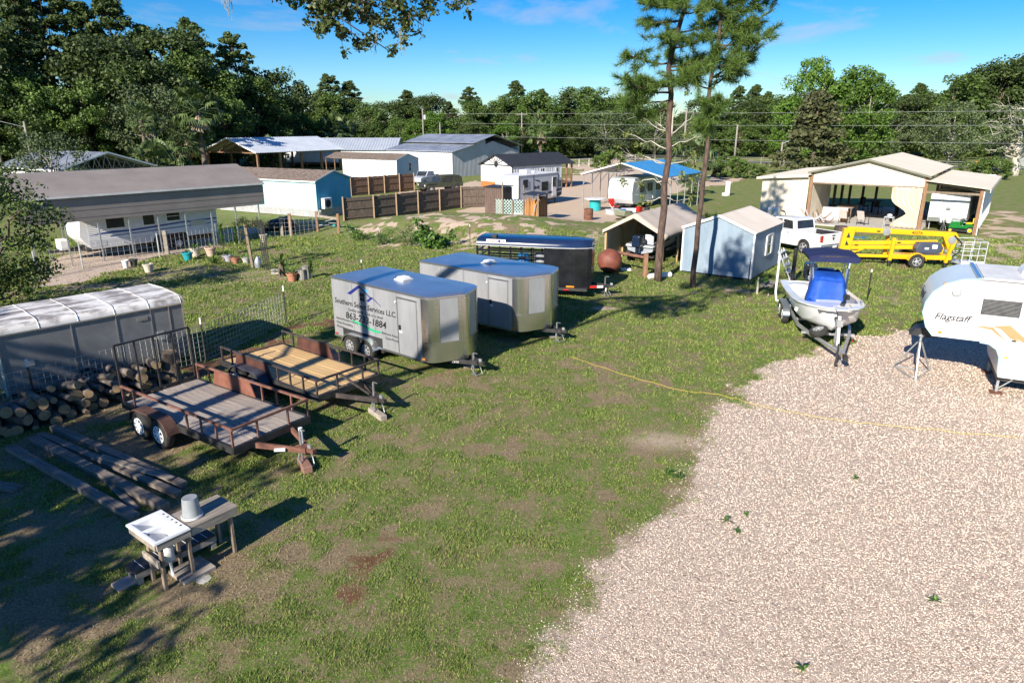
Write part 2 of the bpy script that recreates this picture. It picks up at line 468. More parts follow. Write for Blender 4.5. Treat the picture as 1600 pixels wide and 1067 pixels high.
grass = ob('lawn_grass', mesh_np('lawn_grass', gv, np.arange(k * 3).reshape(-1, 3), m_blade), None, kind='stuff')
tag(grass, 'short patchy green lawn between the trailers and the gravel', 'grass')

# straw-coloured dead blades over the whole lawn
m_straw = mat('straw_blade', (.13, .095, .05), (.46, .37, .22), s=1.5, rough=.9, island=.7, lo=.15, hi=.85, trans=.15)
x, y = scatter(420000, 6.5, 40)
mk = masks(x, y)
keep = rng.uniform(0, 1, len(x)) < (1 - mk[:, 2]) * (1 - mk[:, 1] * .8) * (.14 + .5 * fbm(x, y, .8, 3, 77) + .25 * spot(x, y, 800, 620, 5, 4))
x, y = x[keep], y[keep]; k = len(x); r = np.sqrt(x * x + y * y)
a = rng.uniform(0, 2 * math.pi, k); wd = .0009 * r ** .9 * rng.uniform(.6, 1.3, k); ln = (.02 + .0022 * r) * rng.uniform(.6, 1.5, k); z = hz(x, y) + .002
A = np.stack([x - np.sin(a) * wd, y + np.cos(a) * wd, z], 1); Bv = np.stack([x + np.sin(a) * wd, y - np.cos(a) * wd, z], 1)
C = np.stack([x + np.cos(a) * ln, y + np.sin(a) * ln, z + ln * rng.uniform(.1, .6, k)], 1)
straw = ob('dead_grass', mesh_np('dead_grass', np.stack([A, Bv, C], 1).reshape(-1, 3), np.arange(k * 3).reshape(-1, 3), m_straw), None, kind='stuff')
tag(straw, 'straw-coloured dead grass scattered through the lawn', 'grass')

# loose stones on the drive
m_stone = mat('gravel_stone', (.24, .165, .12), (.76, .63, .525), s=3, rough=.9, island=.9, lo=.12, hi=.30)
x, y = scatter(330000, 6.2, 26, 1.3)
mk = masks(x, y)
keep = (rng.uniform(0, 1, len(x)) < mk[:, 2] ** 1.6) & (y < 25.5) & (x > -2)
x, y = x[keep], y[keep]; k = len(x); r = np.sqrt(x * x + y * y)
s = (.005 + .00060 * r) * rng.uniform(.5, 1.7, k)
o8 = np.array([(1,0,0),(-1,0,0),(0,1,0),(0,-1,0),(0,0,1),(0,0,-1)], float)
P = o8[None] * rng.uniform(.6, 1.25, (k, 6, 1)) * np.array([1, 1, .7])
ca, sa = np.cos(a := rng.uniform(0, 6.28, k)), np.sin(a)
P = np.stack([P[..., 0] * ca[:, None] - P[..., 1] * sa[:, None], P[..., 0] * sa[:, None] + P[..., 1] * ca[:, None], P[..., 2] + P[..., 0] * rng.uniform(-.6, .6, (k, 1))], -1) * s[:, None, None]
P += np.stack([x, y, hz(x, y) + s * .12], 1)[:, None]
f8 = np.array([(0,2,4),(2,1,4),(1,3,4),(3,0,4),(2,0,5),(1,2,5),(3,1,5),(0,3,5)])
stones = ob('gravel_stones', mesh_np('gravel_stones', P.reshape(-1, 3), (f8[None] + (np.arange(k) * 6)[:, None, None]).reshape(-1, 3), m_stone), None, kind='stuff')
tag(stones, 'loose pale gravel stones covering the driveway', 'gravel')

# the road beyond the field
rd = B(); da = Vector((51, -27, 0)).normalized(); nn_ = Vector((-da.y, da.x, 0)); c0 = Vector((39, 147, 0))
rd.quad(*[c0 + da * t + nn_ * q + Vector((0, 0, .03)) for t, q in ((-160, -3), (140, -3), (140, 3), (-160, 3))])
road = ob('road', rd, mat('asphalt', (.10, .10, .105), (.15, .15, .15), s=2, rough=.9)); road['kind'] = 'structure'

# ---------------------------------------------------------------- trees
LEAF = dict(
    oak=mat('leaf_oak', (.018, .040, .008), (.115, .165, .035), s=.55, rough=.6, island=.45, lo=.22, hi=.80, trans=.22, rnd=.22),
    mid=mat('leaf_mid', (.025, .060, .010), (.16, .245, .045), s=.5, rough=.6, island=.45, lo=.22, hi=.80, trans=.25, rnd=.22),
    bright=mat('leaf_bright', (.030, .085, .010), (.20, .34, .045), s=.5, rough=.6, island=.45, lo=.2, hi=.8, trans=.3, rnd=.15),
    pine=mat('leaf_pine', (.020, .044, .010), (.125, .175, .040), s=.5, rough=.65, island=.45, lo=.22, hi=.8, trans=.15, rnd=.2),
    grey=mat('leaf_grey', (.035, .058, .022), (.16, .21, .085), s=.5, rough=.8, island=.5, lo=.2, hi=.8, trans=.15, rnd=.15),
    cedar=mat('leaf_cedar', (.030, .042, .016), (.16, .165, .06), s=.5, rough=.7, island=.45, lo=.22, hi=.8, trans=.1, rnd=.15),
    palm=mat('leaf_palm', (.030, .060, .014), (.16, .22, .07), s=2, rough=.5, island=.6, lo=.2, hi=.8, trans=.2, rnd=.1),
    needle=mat('leaf_needle', (.025, .070, .012), (.19, .29, .05), s=.8, rough=.6, island=.45, lo=.2, hi=.8, trans=.2),
    plant=mat('leaf_plant', (.025, .075, .012), (.14, .27, .04), s=3, rough=.55, island=.6, lo=.2, hi=.8, trans=.25, rnd=.2))
BARK = dict(
    brown=mat('bark_brown', (.085, .062, .046), (.20, .155, .12), s=3, rough=.95, bump=.6, bs=9, st=(3, 3, 1)),
    pine=mat('bark_pine', (.045, .030, .025), (.16, .105, .08), s=3, rough=.95, bump=.8, bs=8, st=(3, 3, .8)),
    grey=mat('bark_grey', (.16, .145, .125), (.36, .34, .30), s=3, rough=.95, bump=.5, bs=9, st=(2, 2, .8)),
    pale=mat('bark_pale', (.38, .35, .29), (.62, .58, .50), s=4, rough=.9, bump=.3))

def leaves(cs, rs, n, size, rg, up=.35, flat=.75, shell=.45, el=1.0):
    """leaf-sized quads through the volume of each clump"""
    cs = np.asarray(cs, float); rs = np.asarray(rs, float); k = len(cs)
    d = rg.normal(size=(k, n, 3)); d /= np.linalg.norm(d, axis=2, keepdims=True)
    rad = rg.uniform(0, 1, (k, n, 1)) ** shell
    p = (cs[:, None] + d * rad * rs[:, None, None] * np.array([1, 1, flat])).reshape(-1, 3)
    nr = (d * .6).reshape(-1, 3) + rg.normal(size=(k * n, 3)) * .7 + np.array([0, 0, up]); nr /= np.linalg.norm(nr, axis=1, keepdims=True)
    t = np.cross(nr, rg.normal(size=(k * n, 3))); t /= np.linalg.norm(t, axis=1, keepdims=True) + 1e-9
    b = np.cross(nr, t); s = (size * rg.uniform(.55, 1.35, (k * n, 1)))
    t = t * s * el; b = b * s * .62
    V = np.stack([p - t, p - b, p + t, p + b], 1).reshape(-1, 3)
    return V, np.arange(len(V)).reshape(-1, 4)

def limb(b, p, q, r0, r1, rg, k=5, wob=.06, sag=0.0, n=6):
    p, q = np.array(p, float), np.array(q, float); L = np.linalg.norm(q - p); pts = []
    for i in range(k + 1):
        t = i / k; w_ = math.sin(math.pi * t) * L * wob
        pts.append(p + (q - p) * t + rg.normal(size=3) * w_ * .6 + np.array([0, 0, -sag * math.sin(math.pi * t)]))
    b.tube([tuple(x) for x in pts], [r0 + (r1 - r0) * i / k for i in range(k + 1)], n); return pts

def tree_parts(kind, H, W, seed, leafmat, bark, nclump=70, nleaf=70, size=.30, base=.25, trunk=.30):
    rg = np.random.default_rng(seed); tb = B(); cs, rs = [], []
    lean = rg.normal(size=2) * H * .03
    if kind == 'broad':
        main = limb(tb, (0, 0, -.2), (lean[0], lean[1], H * .78), trunk, trunk * .25, rg, 7, .04)
        for i in range(nclump):
            u = rg.uniform(base, 1); ph = rg.uniform(0, 6.283)
            prof = math.sin(math.pi * min(1, max(.02, (u - base * .6) / (1.06 - base * .6)))) ** .6
            q = (rg.uniform(.25, 1) ** .6) * W / 2 * prof * rg.uniform(.75, 1.12)
            c = np.array([math.cos(ph) * q + lean[0] * u, math.sin(ph) * q + lean[1] * u, u * H * .97]); cs.append(c); rs.append(rg.uniform(.10, .20) * W * .8)
            if i % 4 == 0:
                j = main[min(7, max(1, int(u * 5.5)))]; limb(tb, j, c, trunk * .35, .03, rg, 4, .08, 0, 5)
        fl, sh, up = .7, .45, .35
    elif kind == 'pine':
        main = limb(tb, (0, 0, -.2), (lean[0], lean[1], H * .97), trunk, trunk * .22, rg, 8, .025)
        for i in range(nclump):
            u = base + (1 - base) * rg.uniform(0, 1) ** .8; ph = rg.uniform(0, 6.283)
            prof = (1 - ((u - base) / (1.04 - base)) ** 2.2) * (.45 + .55 * min(1, (u - base) / .18))
            q = rg.uniform(.35, 1) * W / 2 * prof
            c = np.array([math.cos(ph) * q + lean[0] * u, math.sin(ph) * q + lean[1] * u, u * H]); cs.append(c); rs.append(rg.uniform(.055, .12) * W)
            if i % 2 == 0:
                j = main[min(8, int(u * 8))]; limb(tb, j, c, trunk * .22, .03, rg, 3, .06, 0, 5)
        fl, sh, up = .5, .5, .5
    else:   # cone of drooping sprays, a cedar
        limb(tb, (0, 0, -.2), (lean[0], lean[1], H * .95), trunk, .04, rg, 6, .02)
        for i in range(nclump):
            u = rg.uniform(.08, 1); ph = rg.uniform(0, 6.283); q = rg.uniform(.2, 1) ** .6 * W / 2 * (1.05 - u) ** .75
            cs.append((math.cos(ph) * q, math.sin(ph) * q, u * H)); rs.append(rg.uniform(.08, .16) * W)
        fl, sh, up = .6, .45, .1
    V, F = leaves(cs, rs, nleaf, size, rg, up, fl, sh)
    tb_me = bpy.data.meshes.new('trunk'); tb_me.from_pydata(tb.v, [], tb.f); tb_me.materials.append(bark)
    tb_me.polygons.foreach_set('use_smooth', [True] * len(tb_me.polygons))
    return tb_me, mesh_np('crown', V, F, leafmat)

PROTO = {}
def proto(key, *a, **k): PROTO[key] = tree_parts(*a, **k)
proto('oak', 'broad', 14, 13, 1, LEAF['oak'], BARK['brown'], 90, 170, .20, .16)
proto('oak2', 'broad', 13, 12, 2, LEAF['oak'], BARK['grey'], 80, 170, .20, .12)
proto('mid', 'broad', 14, 10, 3, LEAF['mid'], BARK['brown'], 85, 170, .19, .14)
proto('mid2', 'broad', 12, 10, 4, LEAF['mid'], BARK['brown'], 80, 170, .19, .10)
proto('bright', 'broad', 13, 9, 5, LEAF['bright'], BARK['grey'], 85, 170, .18, .10)
proto('pine', 'pine', 22, 8.5, 6, LEAF['pine'], BARK['pine'], 120, 95, .21, .50)
proto('pine2', 'pine', 20, 8, 7, LEAF['pine'], BARK['pine'], 130, 95, .21, .38)
proto('pine3', 'pine', 24, 9, 8, LEAF['pine'], BARK['pine'], 105, 95, .22, .60)
proto('grey', 'broad', 12, 13, 9, LEAF['grey'], BARK['grey'], 60, 110, .18, .22)
proto('cedar', 'cone', 9, 7.5, 10, LEAF['cedar'], BARK['brown'], 85, 90, .20)
proto('shrub', 'broad', 2.6, 3.2, 12, LEAF['mid'], BARK['brown'], 26, 90, .12, .05, .06)

def tree(key, name, label, cat, x, y, s=1.0, rz=None, group=None, z=0.0, sz=None):
    r = thing(name, label, cat, (x, y, z), rz if rz is not None else (x * 37 + y * 91) % 360, group)
    r.scale = (s, s, sz or s)
    t, c = PROTO[key]
    ob('trunk', t, None, r); ob('crown', c, None, r); return r

rg = random.Random(3)
def px_at(px, dist):      # sideways place for a photo column at a given depth (ground level)
    return (px - 800) / FPX * (dist * math.cos(PITCH) + CAM_H * math.sin(PITCH))
def top_h(py, dist):      # height that a crown must have to reach photo row py at that depth
    return CAM_H + dist * math.tan(math.atan((533.5 - py) / FPX) - PITCH)
HB = dict(oak=14, oak2=13, mid=14, mid2=12, bright=13, pine=22, pine2=20, pine3=24, grey=12, cedar=9, shrub=2.6)
KIND = dict(oak=('oak_tree', 'dark green spreading oak'), oak2=('oak_tree', 'dense dark green oak'), mid=('broadleaf_tree', 'mid green leafy tree'), mid2=('broadleaf_tree', 'bushy mid green tree'),
            bright=('broadleaf_tree', 'fresh bright green leafy tree'), pine=('pine_tree', 'tall pine with a rounded dark crown'), pine2=('pine_tree', 'tall dark pine with a long crown'),
            pine3=('pine_tree', 'tall pine with a flat crown'), grey=('oak_tree', 'greyish mossy oak'), cedar=('cedar_tree', 'brownish green cedar'))
MARKS = [(40, 'behind the pole with the transformer'), (130, 'behind the grey-blue barn roof'), (205, 'left of the slim cabbage palm'), (280, 'behind the slim cabbage palm'), (340, 'behind the small grey cottage'), (450, 'behind the open pole barn'),
         (560, 'behind the long low barn'), (650, 'behind the white shed'), (720, 'behind the warehouse lean-to'), (800, 'behind the warehouse ridge'), (880, 'behind the black roofed cottage'), (950, 'past the sandy lane'),
         (1030, 'across the road behind the blue carport'), (1120, 'across the road behind the two pines'), (1215, 'across the road beyond the open field'), (1300, 'across the road behind the cedar'), (1400, 'across the road behind the bright trees'), (1500, 'across the road behind the barn roof'), (9999, 'across the road near the pale oak')]
BACK = {'trees of the left wood': 121, 'trees of the middle tree line': 186, 'trees across the road': 181}
def side_of(px, d): return next(p for x, p in MARKS if px < x)
def plant_px(key, px, py_top, dist, where, group, wide=1.0):
    H = top_h(py_top, dist) * (1.07 if 'pine' in key else 1.13); s = H / HB[key]
    nm, lb = KIND[key]
    if group != 'bright trees behind the barn' and group: where = side_of(px, dist) + (' further back' if dist > BACK.get(group, 0) else '')
    t = tree(key, nm, lb + ' ' + where, 'tree', px_at(px, dist), dist, s * wide, None, group, 0, s); return t

# the tall wood behind the carports at the left
W1 = 'in the tall wood behind the carports'
for key, px, py, d in [('pine2',-60,-30,112),('pine',25,-38,116),('pine3',95,-25,120),('pine2',75,10,108),('oak',20,70,104),('oak2',110,105,108),('mid',60,130,100),
                       ('pine2',165,22,122),('pine',215,12,124),('pine2',250,55,128),('oak',190,85,112),('oak2',235,110,110),('mid',150,140,104),('oak',10,140,98),('oak2',-50,120,100),
                       ('pine3',312,48,132),('oak',285,75,126),('mid',320,100,124),('oak2',275,135,114),('mid2',350,130,122),('grey',250,150,104),
                       ('pine3',393,68,140),('mid',372,120,134),('mid2',410,140,136),('oak',345,150,128),('oak2',435,125,146),('oak',180,150,112),('mid2',300,175,110),('oak2',100,165,103)]:
    plant_px(key, px, py, d, W1, 'trees of the left wood')
# the lower tree line across the middle
W2 = 'in the tree line beyond the metal buildings'
cols = list(range(440, 960, 24))
for i, px in enumerate(cols):
    d = 178 + rg.uniform(-10, 14)
    plant_px(rg.choice(['oak', 'mid', 'oak2', 'mid2', 'mid', 'pine2']), px + rg.uniform(-8, 8), 160 + rg.uniform(-10, 14), d, W2, 'trees of the middle tree line', 1.15)
for px, py, d in [(524,126,190),(552,134,192),(640,148,200),(742,144,198),(812,134,190),(850,146,195),(905,152,198)]:
    plant_px(rg.choice(['pine', 'pine3']), px, py, d, W2, 'trees of the middle tree line', 1.15)
for i in range(15):
    px = 445 + i * 34 + rg.uniform(-10, 10)
    plant_px(rg.choice(['mid2', 'oak2', 'bright', 'grey', 'mid', 'oak']), px, 196 + rg.uniform(-12, 10), 160 + rg.uniform(-8, 8), W2, 'trees of the middle tree line', 1.3)
# the wood across the road at the right
W3 = 'in the wood across the road'
for i in range(27):
    px = 950 + i * 26 + rg.uniform(-8, 8)
    plant_px(rg.choice(['oak', 'oak2', 'oak', 'mid', 'mid2']), px, (172 if px < 1150 else 160 if px < 1450 else 140) + rg.uniform(-10, 16), 176 + rg.uniform(-9, 12), W3, 'trees across the road', 1.2)
for px, py, d in [(985,152,200),(1140,142,196),(1165,140,205),(1185,150,200),(1420,138,195),(1470,135,190),(1500,138,192),(1545,115,175),(1575,108,172),(1598,104,176),(1630,95,170),(1525,130,185)]:
    plant_px(rg.choice(['pine', 'oak', 'oak2']), px, py, d, W3, 'trees across the road', 1.1)
for i in range(17):
    px = 945 + i * 42 + rg.uniform(-12, 12)
    plant_px(rg.choice(['mid2', 'oak2', 'grey', 'mid', 'oak']), px, 192 + rg.uniform(-14, 12), 162 + rg.uniform(-5, 7), W3, 'trees across the road', 1.35)
# single trees that stand out
for px, py, d, wd in [(1258,112,128,.75),(1318,125,124,1.0),(1340,135,120,.9),(1225,165,132,.9)]:
    plant_px('bright', px, py, d, {1258: 'with a tall thin top behind the cream barn', 1318: 'the broadest one behind the cream barn', 1340: 'rising over the gable of the cream barn', 1225: 'the lowest one left of the cedar'}[px], 'bright trees behind the barn', wd)
plant_px('cedar', 1268, 160, 108, 'standing beside the bright green trees behind the barn', None, 1.25)
plant_px('grey', 1480, 172, 132, 'across the road behind the cream barn roof', None, 1.2)
plant_px('grey', 1085, 190, 150, 'across the road behind the two pines', None, 1.0)
# understorey: one dark mass along the foot of the woods
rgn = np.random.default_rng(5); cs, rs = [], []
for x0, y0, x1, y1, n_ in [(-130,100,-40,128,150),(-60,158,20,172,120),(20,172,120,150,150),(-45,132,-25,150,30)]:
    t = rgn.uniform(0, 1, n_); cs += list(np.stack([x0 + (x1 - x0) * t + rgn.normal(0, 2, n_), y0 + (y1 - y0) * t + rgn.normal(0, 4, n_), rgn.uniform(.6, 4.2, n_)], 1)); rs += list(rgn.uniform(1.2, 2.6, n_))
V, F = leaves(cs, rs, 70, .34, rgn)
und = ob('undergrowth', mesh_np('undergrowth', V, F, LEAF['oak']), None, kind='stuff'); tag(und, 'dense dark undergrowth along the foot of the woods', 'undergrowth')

# cabbage palms
def palm_mesh(H, seed, skirt=True):
    rg_ = np.random.default_rng(seed); tb = B(); limb(tb, (0, 0, -.2), (rg_.normal() * .3, 0, H), .22, .18, rg_, 6, .02, 0, 9)
    fb = B(); c = Vector((0, 0, H))
    for i in range(34):
        ph = rg_.uniform(0, 6.283); el = rg_.uniform(-.6, 1.3); L = rg_.uniform(1.0, 1.6)
        d = Vector((math.cos(ph) * math.cos(el), math.sin(ph) * math.cos(el), math.sin(el))); tip = c + d * L
        side = d.cross(Vector((0, 0, 1))).normalized(); upv = side.cross(d)
        fb.beam(c, tip, .03)
        for j in range(11):
            a = (j - 5) / 5 * 1.35; q = (d * math.cos(a) + side * math.sin(a)); e = tip + q * .85 + Vector((0, 0, -.35 * abs(a) - .12)); n_ = d * -math.sin(a) + side * math.cos(a)
            fb.add([tip, tip + q * .5 + n_ * .07, e, tip + q * .5 - n_ * .07], [(0, 1, 2, 3)])
    dead = B()
    if skirt:
        for i in range(22):
            ph = rg_.uniform(0, 6.283); L = rg_.uniform(1.1, 2.0); d = Vector((math.cos(ph) * .5, math.sin(ph) * .5, -.85))
            s_ = Vector((-math.sin(ph), math.cos(ph), 0)); t_ = c + d * L; dead.add([c + d * .3, t_ * .7 + c * .3 + s_ * .25, t_, t_ * .7 + c * .3 - s_ * .25], [(0, 1, 2, 3)])
    return tb, fb, dead
m_dead = mat('dead_frond', (.24, .18, .11), (.40, .31, .20), s=3)
def palm(px, py, H, dist, label, s=1.0, skirt=True):
    t = thing('palm_tree', label, 'palm', (px_at(px, dist), dist, 0), px * 7 % 360); tb, fb, dead = palm_mesh(H, px, skirt)
    t.scale = (s, s, s); ob('trunk', tb, BARK['brown'], t, smooth=True); ob('fronds', fb, LEAF['palm'], t)
    if skirt: ob('dead_fronds', dead, m_dead, t)
palm(238, 190, 6.2, 92, 'slim cabbage palm with brown skirt in front of the tall wood', 1.25)
palm(322, 200, 5.0, 100, 'stout cabbage palm beside the open pole barn', 1.8)
palm(300, 200, 3.2, 101, 'shaggy cabbage palm leaning on the stout one beside the pole barn', 1.6)
palm(250, 250, .9, 84, 'low palm clump behind the carport roof', 2.0, False)
palm(272, 255, .5, 86, 'small low palm next to the palm clump behind the carport', 1.6, False)
palm(425, 240, 1.4, 118, 'short palm inside the open pole barn', 1.6, False)
palm(530, 215, 3.4, 150, 'palm behind the low barn roof in the tree line', 1.8)
palm(845, 200, 3.4, 150, 'palm beside the big metal building in the tree line', 1.7)
palm(1078, 245, 1.6, 92, 'bushy palm behind the blue roofed carport', 1.8, False)
palm(1082, 275, 1.6, 75, 'small dark palm at the corner of the blue roofed carport', .8)

# ---------------------------------------------------------------- trees close by
def needles(ends, rg_, n=50, L=.36, wd=.0105):
    """tufts of needles: ends = (point, direction)"""
    p = np.array([e[0] for e in ends], float); d = np.array([e[1] for e in ends], float); k = len(p)
    d /= np.linalg.norm(d, axis=1, keepdims=True)
    v = rg_.normal(size=(k, n, 3)) * .62 + d[:, None] * .75 + np.array([0, 0, .18]); v /= np.linalg.norm(v, axis=2, keepdims=True)
    s = np.cross(v, rg_.normal(size=(k, n, 3))); s /= np.linalg.norm(s, axis=2, keepdims=True) + 1e-9
    ln = L * rg_.uniform(.7, 1.25, (k, n, 1)); b0 = p[:, None] + d[:, None] * rg_.uniform(-.30, .05, (k, n, 1))
    V = np.stack([b0 - s * wd, b0 + s * wd, b0 + v * ln], 2).reshape(-1, 3)
    return V, np.arange(len(V)).reshape(-1, 3)

def near_pine(label, x, y, H, r, seed, brs):
    rg_ = np.random.default_rng(seed); t = thing('pine_tree', label, 'tree', (x, y, 0)); tb = B(); ends = []
    main = limb(tb, (0, 0, -.3), (.25, .1, H), r, .05, rg_, 14, .012, 0, 9)
    for (z, ph, L, rise) in brs:
        f = z / H * 14; i = min(13, int(f)); j = main[i] + (main[i+1] - main[i]) * (f - i)
        L = L * .80; d = np.array([math.cos(ph), math.sin(ph), rise]); e = j + d * L
        pts = limb(tb, j, e, .030 + .010 * L, .014, rg_, 5, .04, .06 * L, 5)
        nsub = max(5, int(L * 6.5))
        for q in range(nsub):
            u = rg_.uniform(.30, 1.0); a = pts[min(4, int(u * 5))]; a = a + (pts[min(5, int(u * 5) + 1)] - a) * (u * 5 - int(u * 5)) if u < 1 else pts[5]
            sd = d * .5 + rg_.normal(size=3) * np.array([.75, .75, .45]); sd /= np.linalg.norm(sd); sl = rg_.uniform(.3, .95)
            tw = limb(tb, a, a + sd * sl, .013, .006, rg_, 2, .05, 0, 4)
            for w_ in (1.0, .74, .5):
                ends.append((a + sd * sl * w_, sd + rg_.normal(size=3) * .35))
        ends.append((pts[-1], d))
    ob('trunk', tb, BARK['pine'], t, smooth=True)
    V, F = needles(ends, rg_)
    ob('crown', mesh_np('crown', V, F, LEAF['needle']), None, t); return t

rg2 = random.Random(11)
def whorl(z0, z1, n, Lf, az=None):
    o = []
    for i in range(n):
        z = z0 + (z1 - z0) * (i + rg2.uniform(-.3, .3)) / n
        ph = az(i) if az else rg2.uniform(0, 6.283)
        o.append((z, ph, Lf(z) * rg2.uniform(.7, 1.15), rg2.uniform(-.05, .4)))
    return o
p1 = G(1028, 440); p2 = G(1083, 450)
near_pine('taller reddish-barked pine rising in front of the tan boat shelter', p1.x, p1.y, 17, .19, 1,
          whorl(8.6, 16.6, 30, lambda z: 2.5 - (z - 8.6) * .17) + [(8.3, 3.3, 2.6, -.05), (8.0, 2.9, 1.9, -.1), (8.9, 3.1, 2.4, .12), (9.6, .2, 1.5, .3), (9.2, 5.9, 1.5, .1), (9.9, 3.0, 2.4, .2)])
near_pine('slimmer forked pine rising in front of the blue-grey shed', p2.x, p2.y, 14.5, .135, 2,
          whorl(9.4, 14.2, 15, lambda z: 1.7 - (z - 9.4) * .1) + [(8.9, .25, 2.3, .65), (9.3, -.2, 2.6, .8), (10.2, .5, 2.5, .55), (10.8, 0, 2.4, .4), (8.7, 2.9, 1.1, .4), (7.4, 1, .7, .2), (7.2, 3.6, .6, .2), (7.6, 5, .7, .2), (7.0, 2.5, .6, .1), (7.9, 4.2, .8, .2)]
          + [(11.5, .1, 2.3, .3), (12.2, -.4, 2.0, .3)])
# a bare broken branch on the slim pine and the small pine bush at its foot
def sparse_tree():
    rg_ = np.random.default_rng(21); t = thing('sycamore_tree', 'thin pale-barked tree with bare limbs behind the tan boat shelter', 'tree', (9.55, 44.0, 0)); tb = B()
    main = limb(tb, (0, 0, -.2), (.35, 0, 8.6), .14, .03, rg_, 9, .02, 0, 8); cs = []
    for z, ph, L, ri in [(5.0, 3.0, 2.6, .25), (5.6, 3.5, 3.1, .18), (6.0, .1, 1.9, .5), (6.4, 2.7, 2.6, .35), (6.9, .5, 1.7, .6), (7.2, 3.3, 2.0, .5), (4.2, 2.9, 1.8, -.1), (4.0, .2, 1.6, .1), (5.2, .3, 1.8, .2), (7.8, 1, 1.1, .8), (7.6, 2.4, 1.3, .6), (3.4, 2.8, 1.2, -.2), (3.2, .4, 1.2, -.3)]:
        i = int(z / 8.6 * 9); d = np.array([math.cos(ph), math.sin(ph), ri]); pts = limb(tb, main[i], main[i] + d * L, .045, .012, rg_, 5, .09, 0, 5)
        for q in range(4):
            a = pts[rg_.integers(2, 6)]; e = a + (d + rg_.normal(size=3) * .6) * .55; limb(tb, a, e, .014, .006, rg_, 2, .1, 0, 4)
            if rg_.uniform() < .62: cs.append(e)
    ob('trunk', tb, BARK['pale'], t, smooth=True)
    V, F = leaves(cs, [.30] * len(cs), 34, .085, rg_)
    ob('crown', mesh_np('crown', V, F, mat('leaf_young', (.07, .11, .02), (.30, .33, .08), s=2, rough=.6, island=.6, lo=.2, hi=.8, trans=.3)), None, t)
sparse_tree()

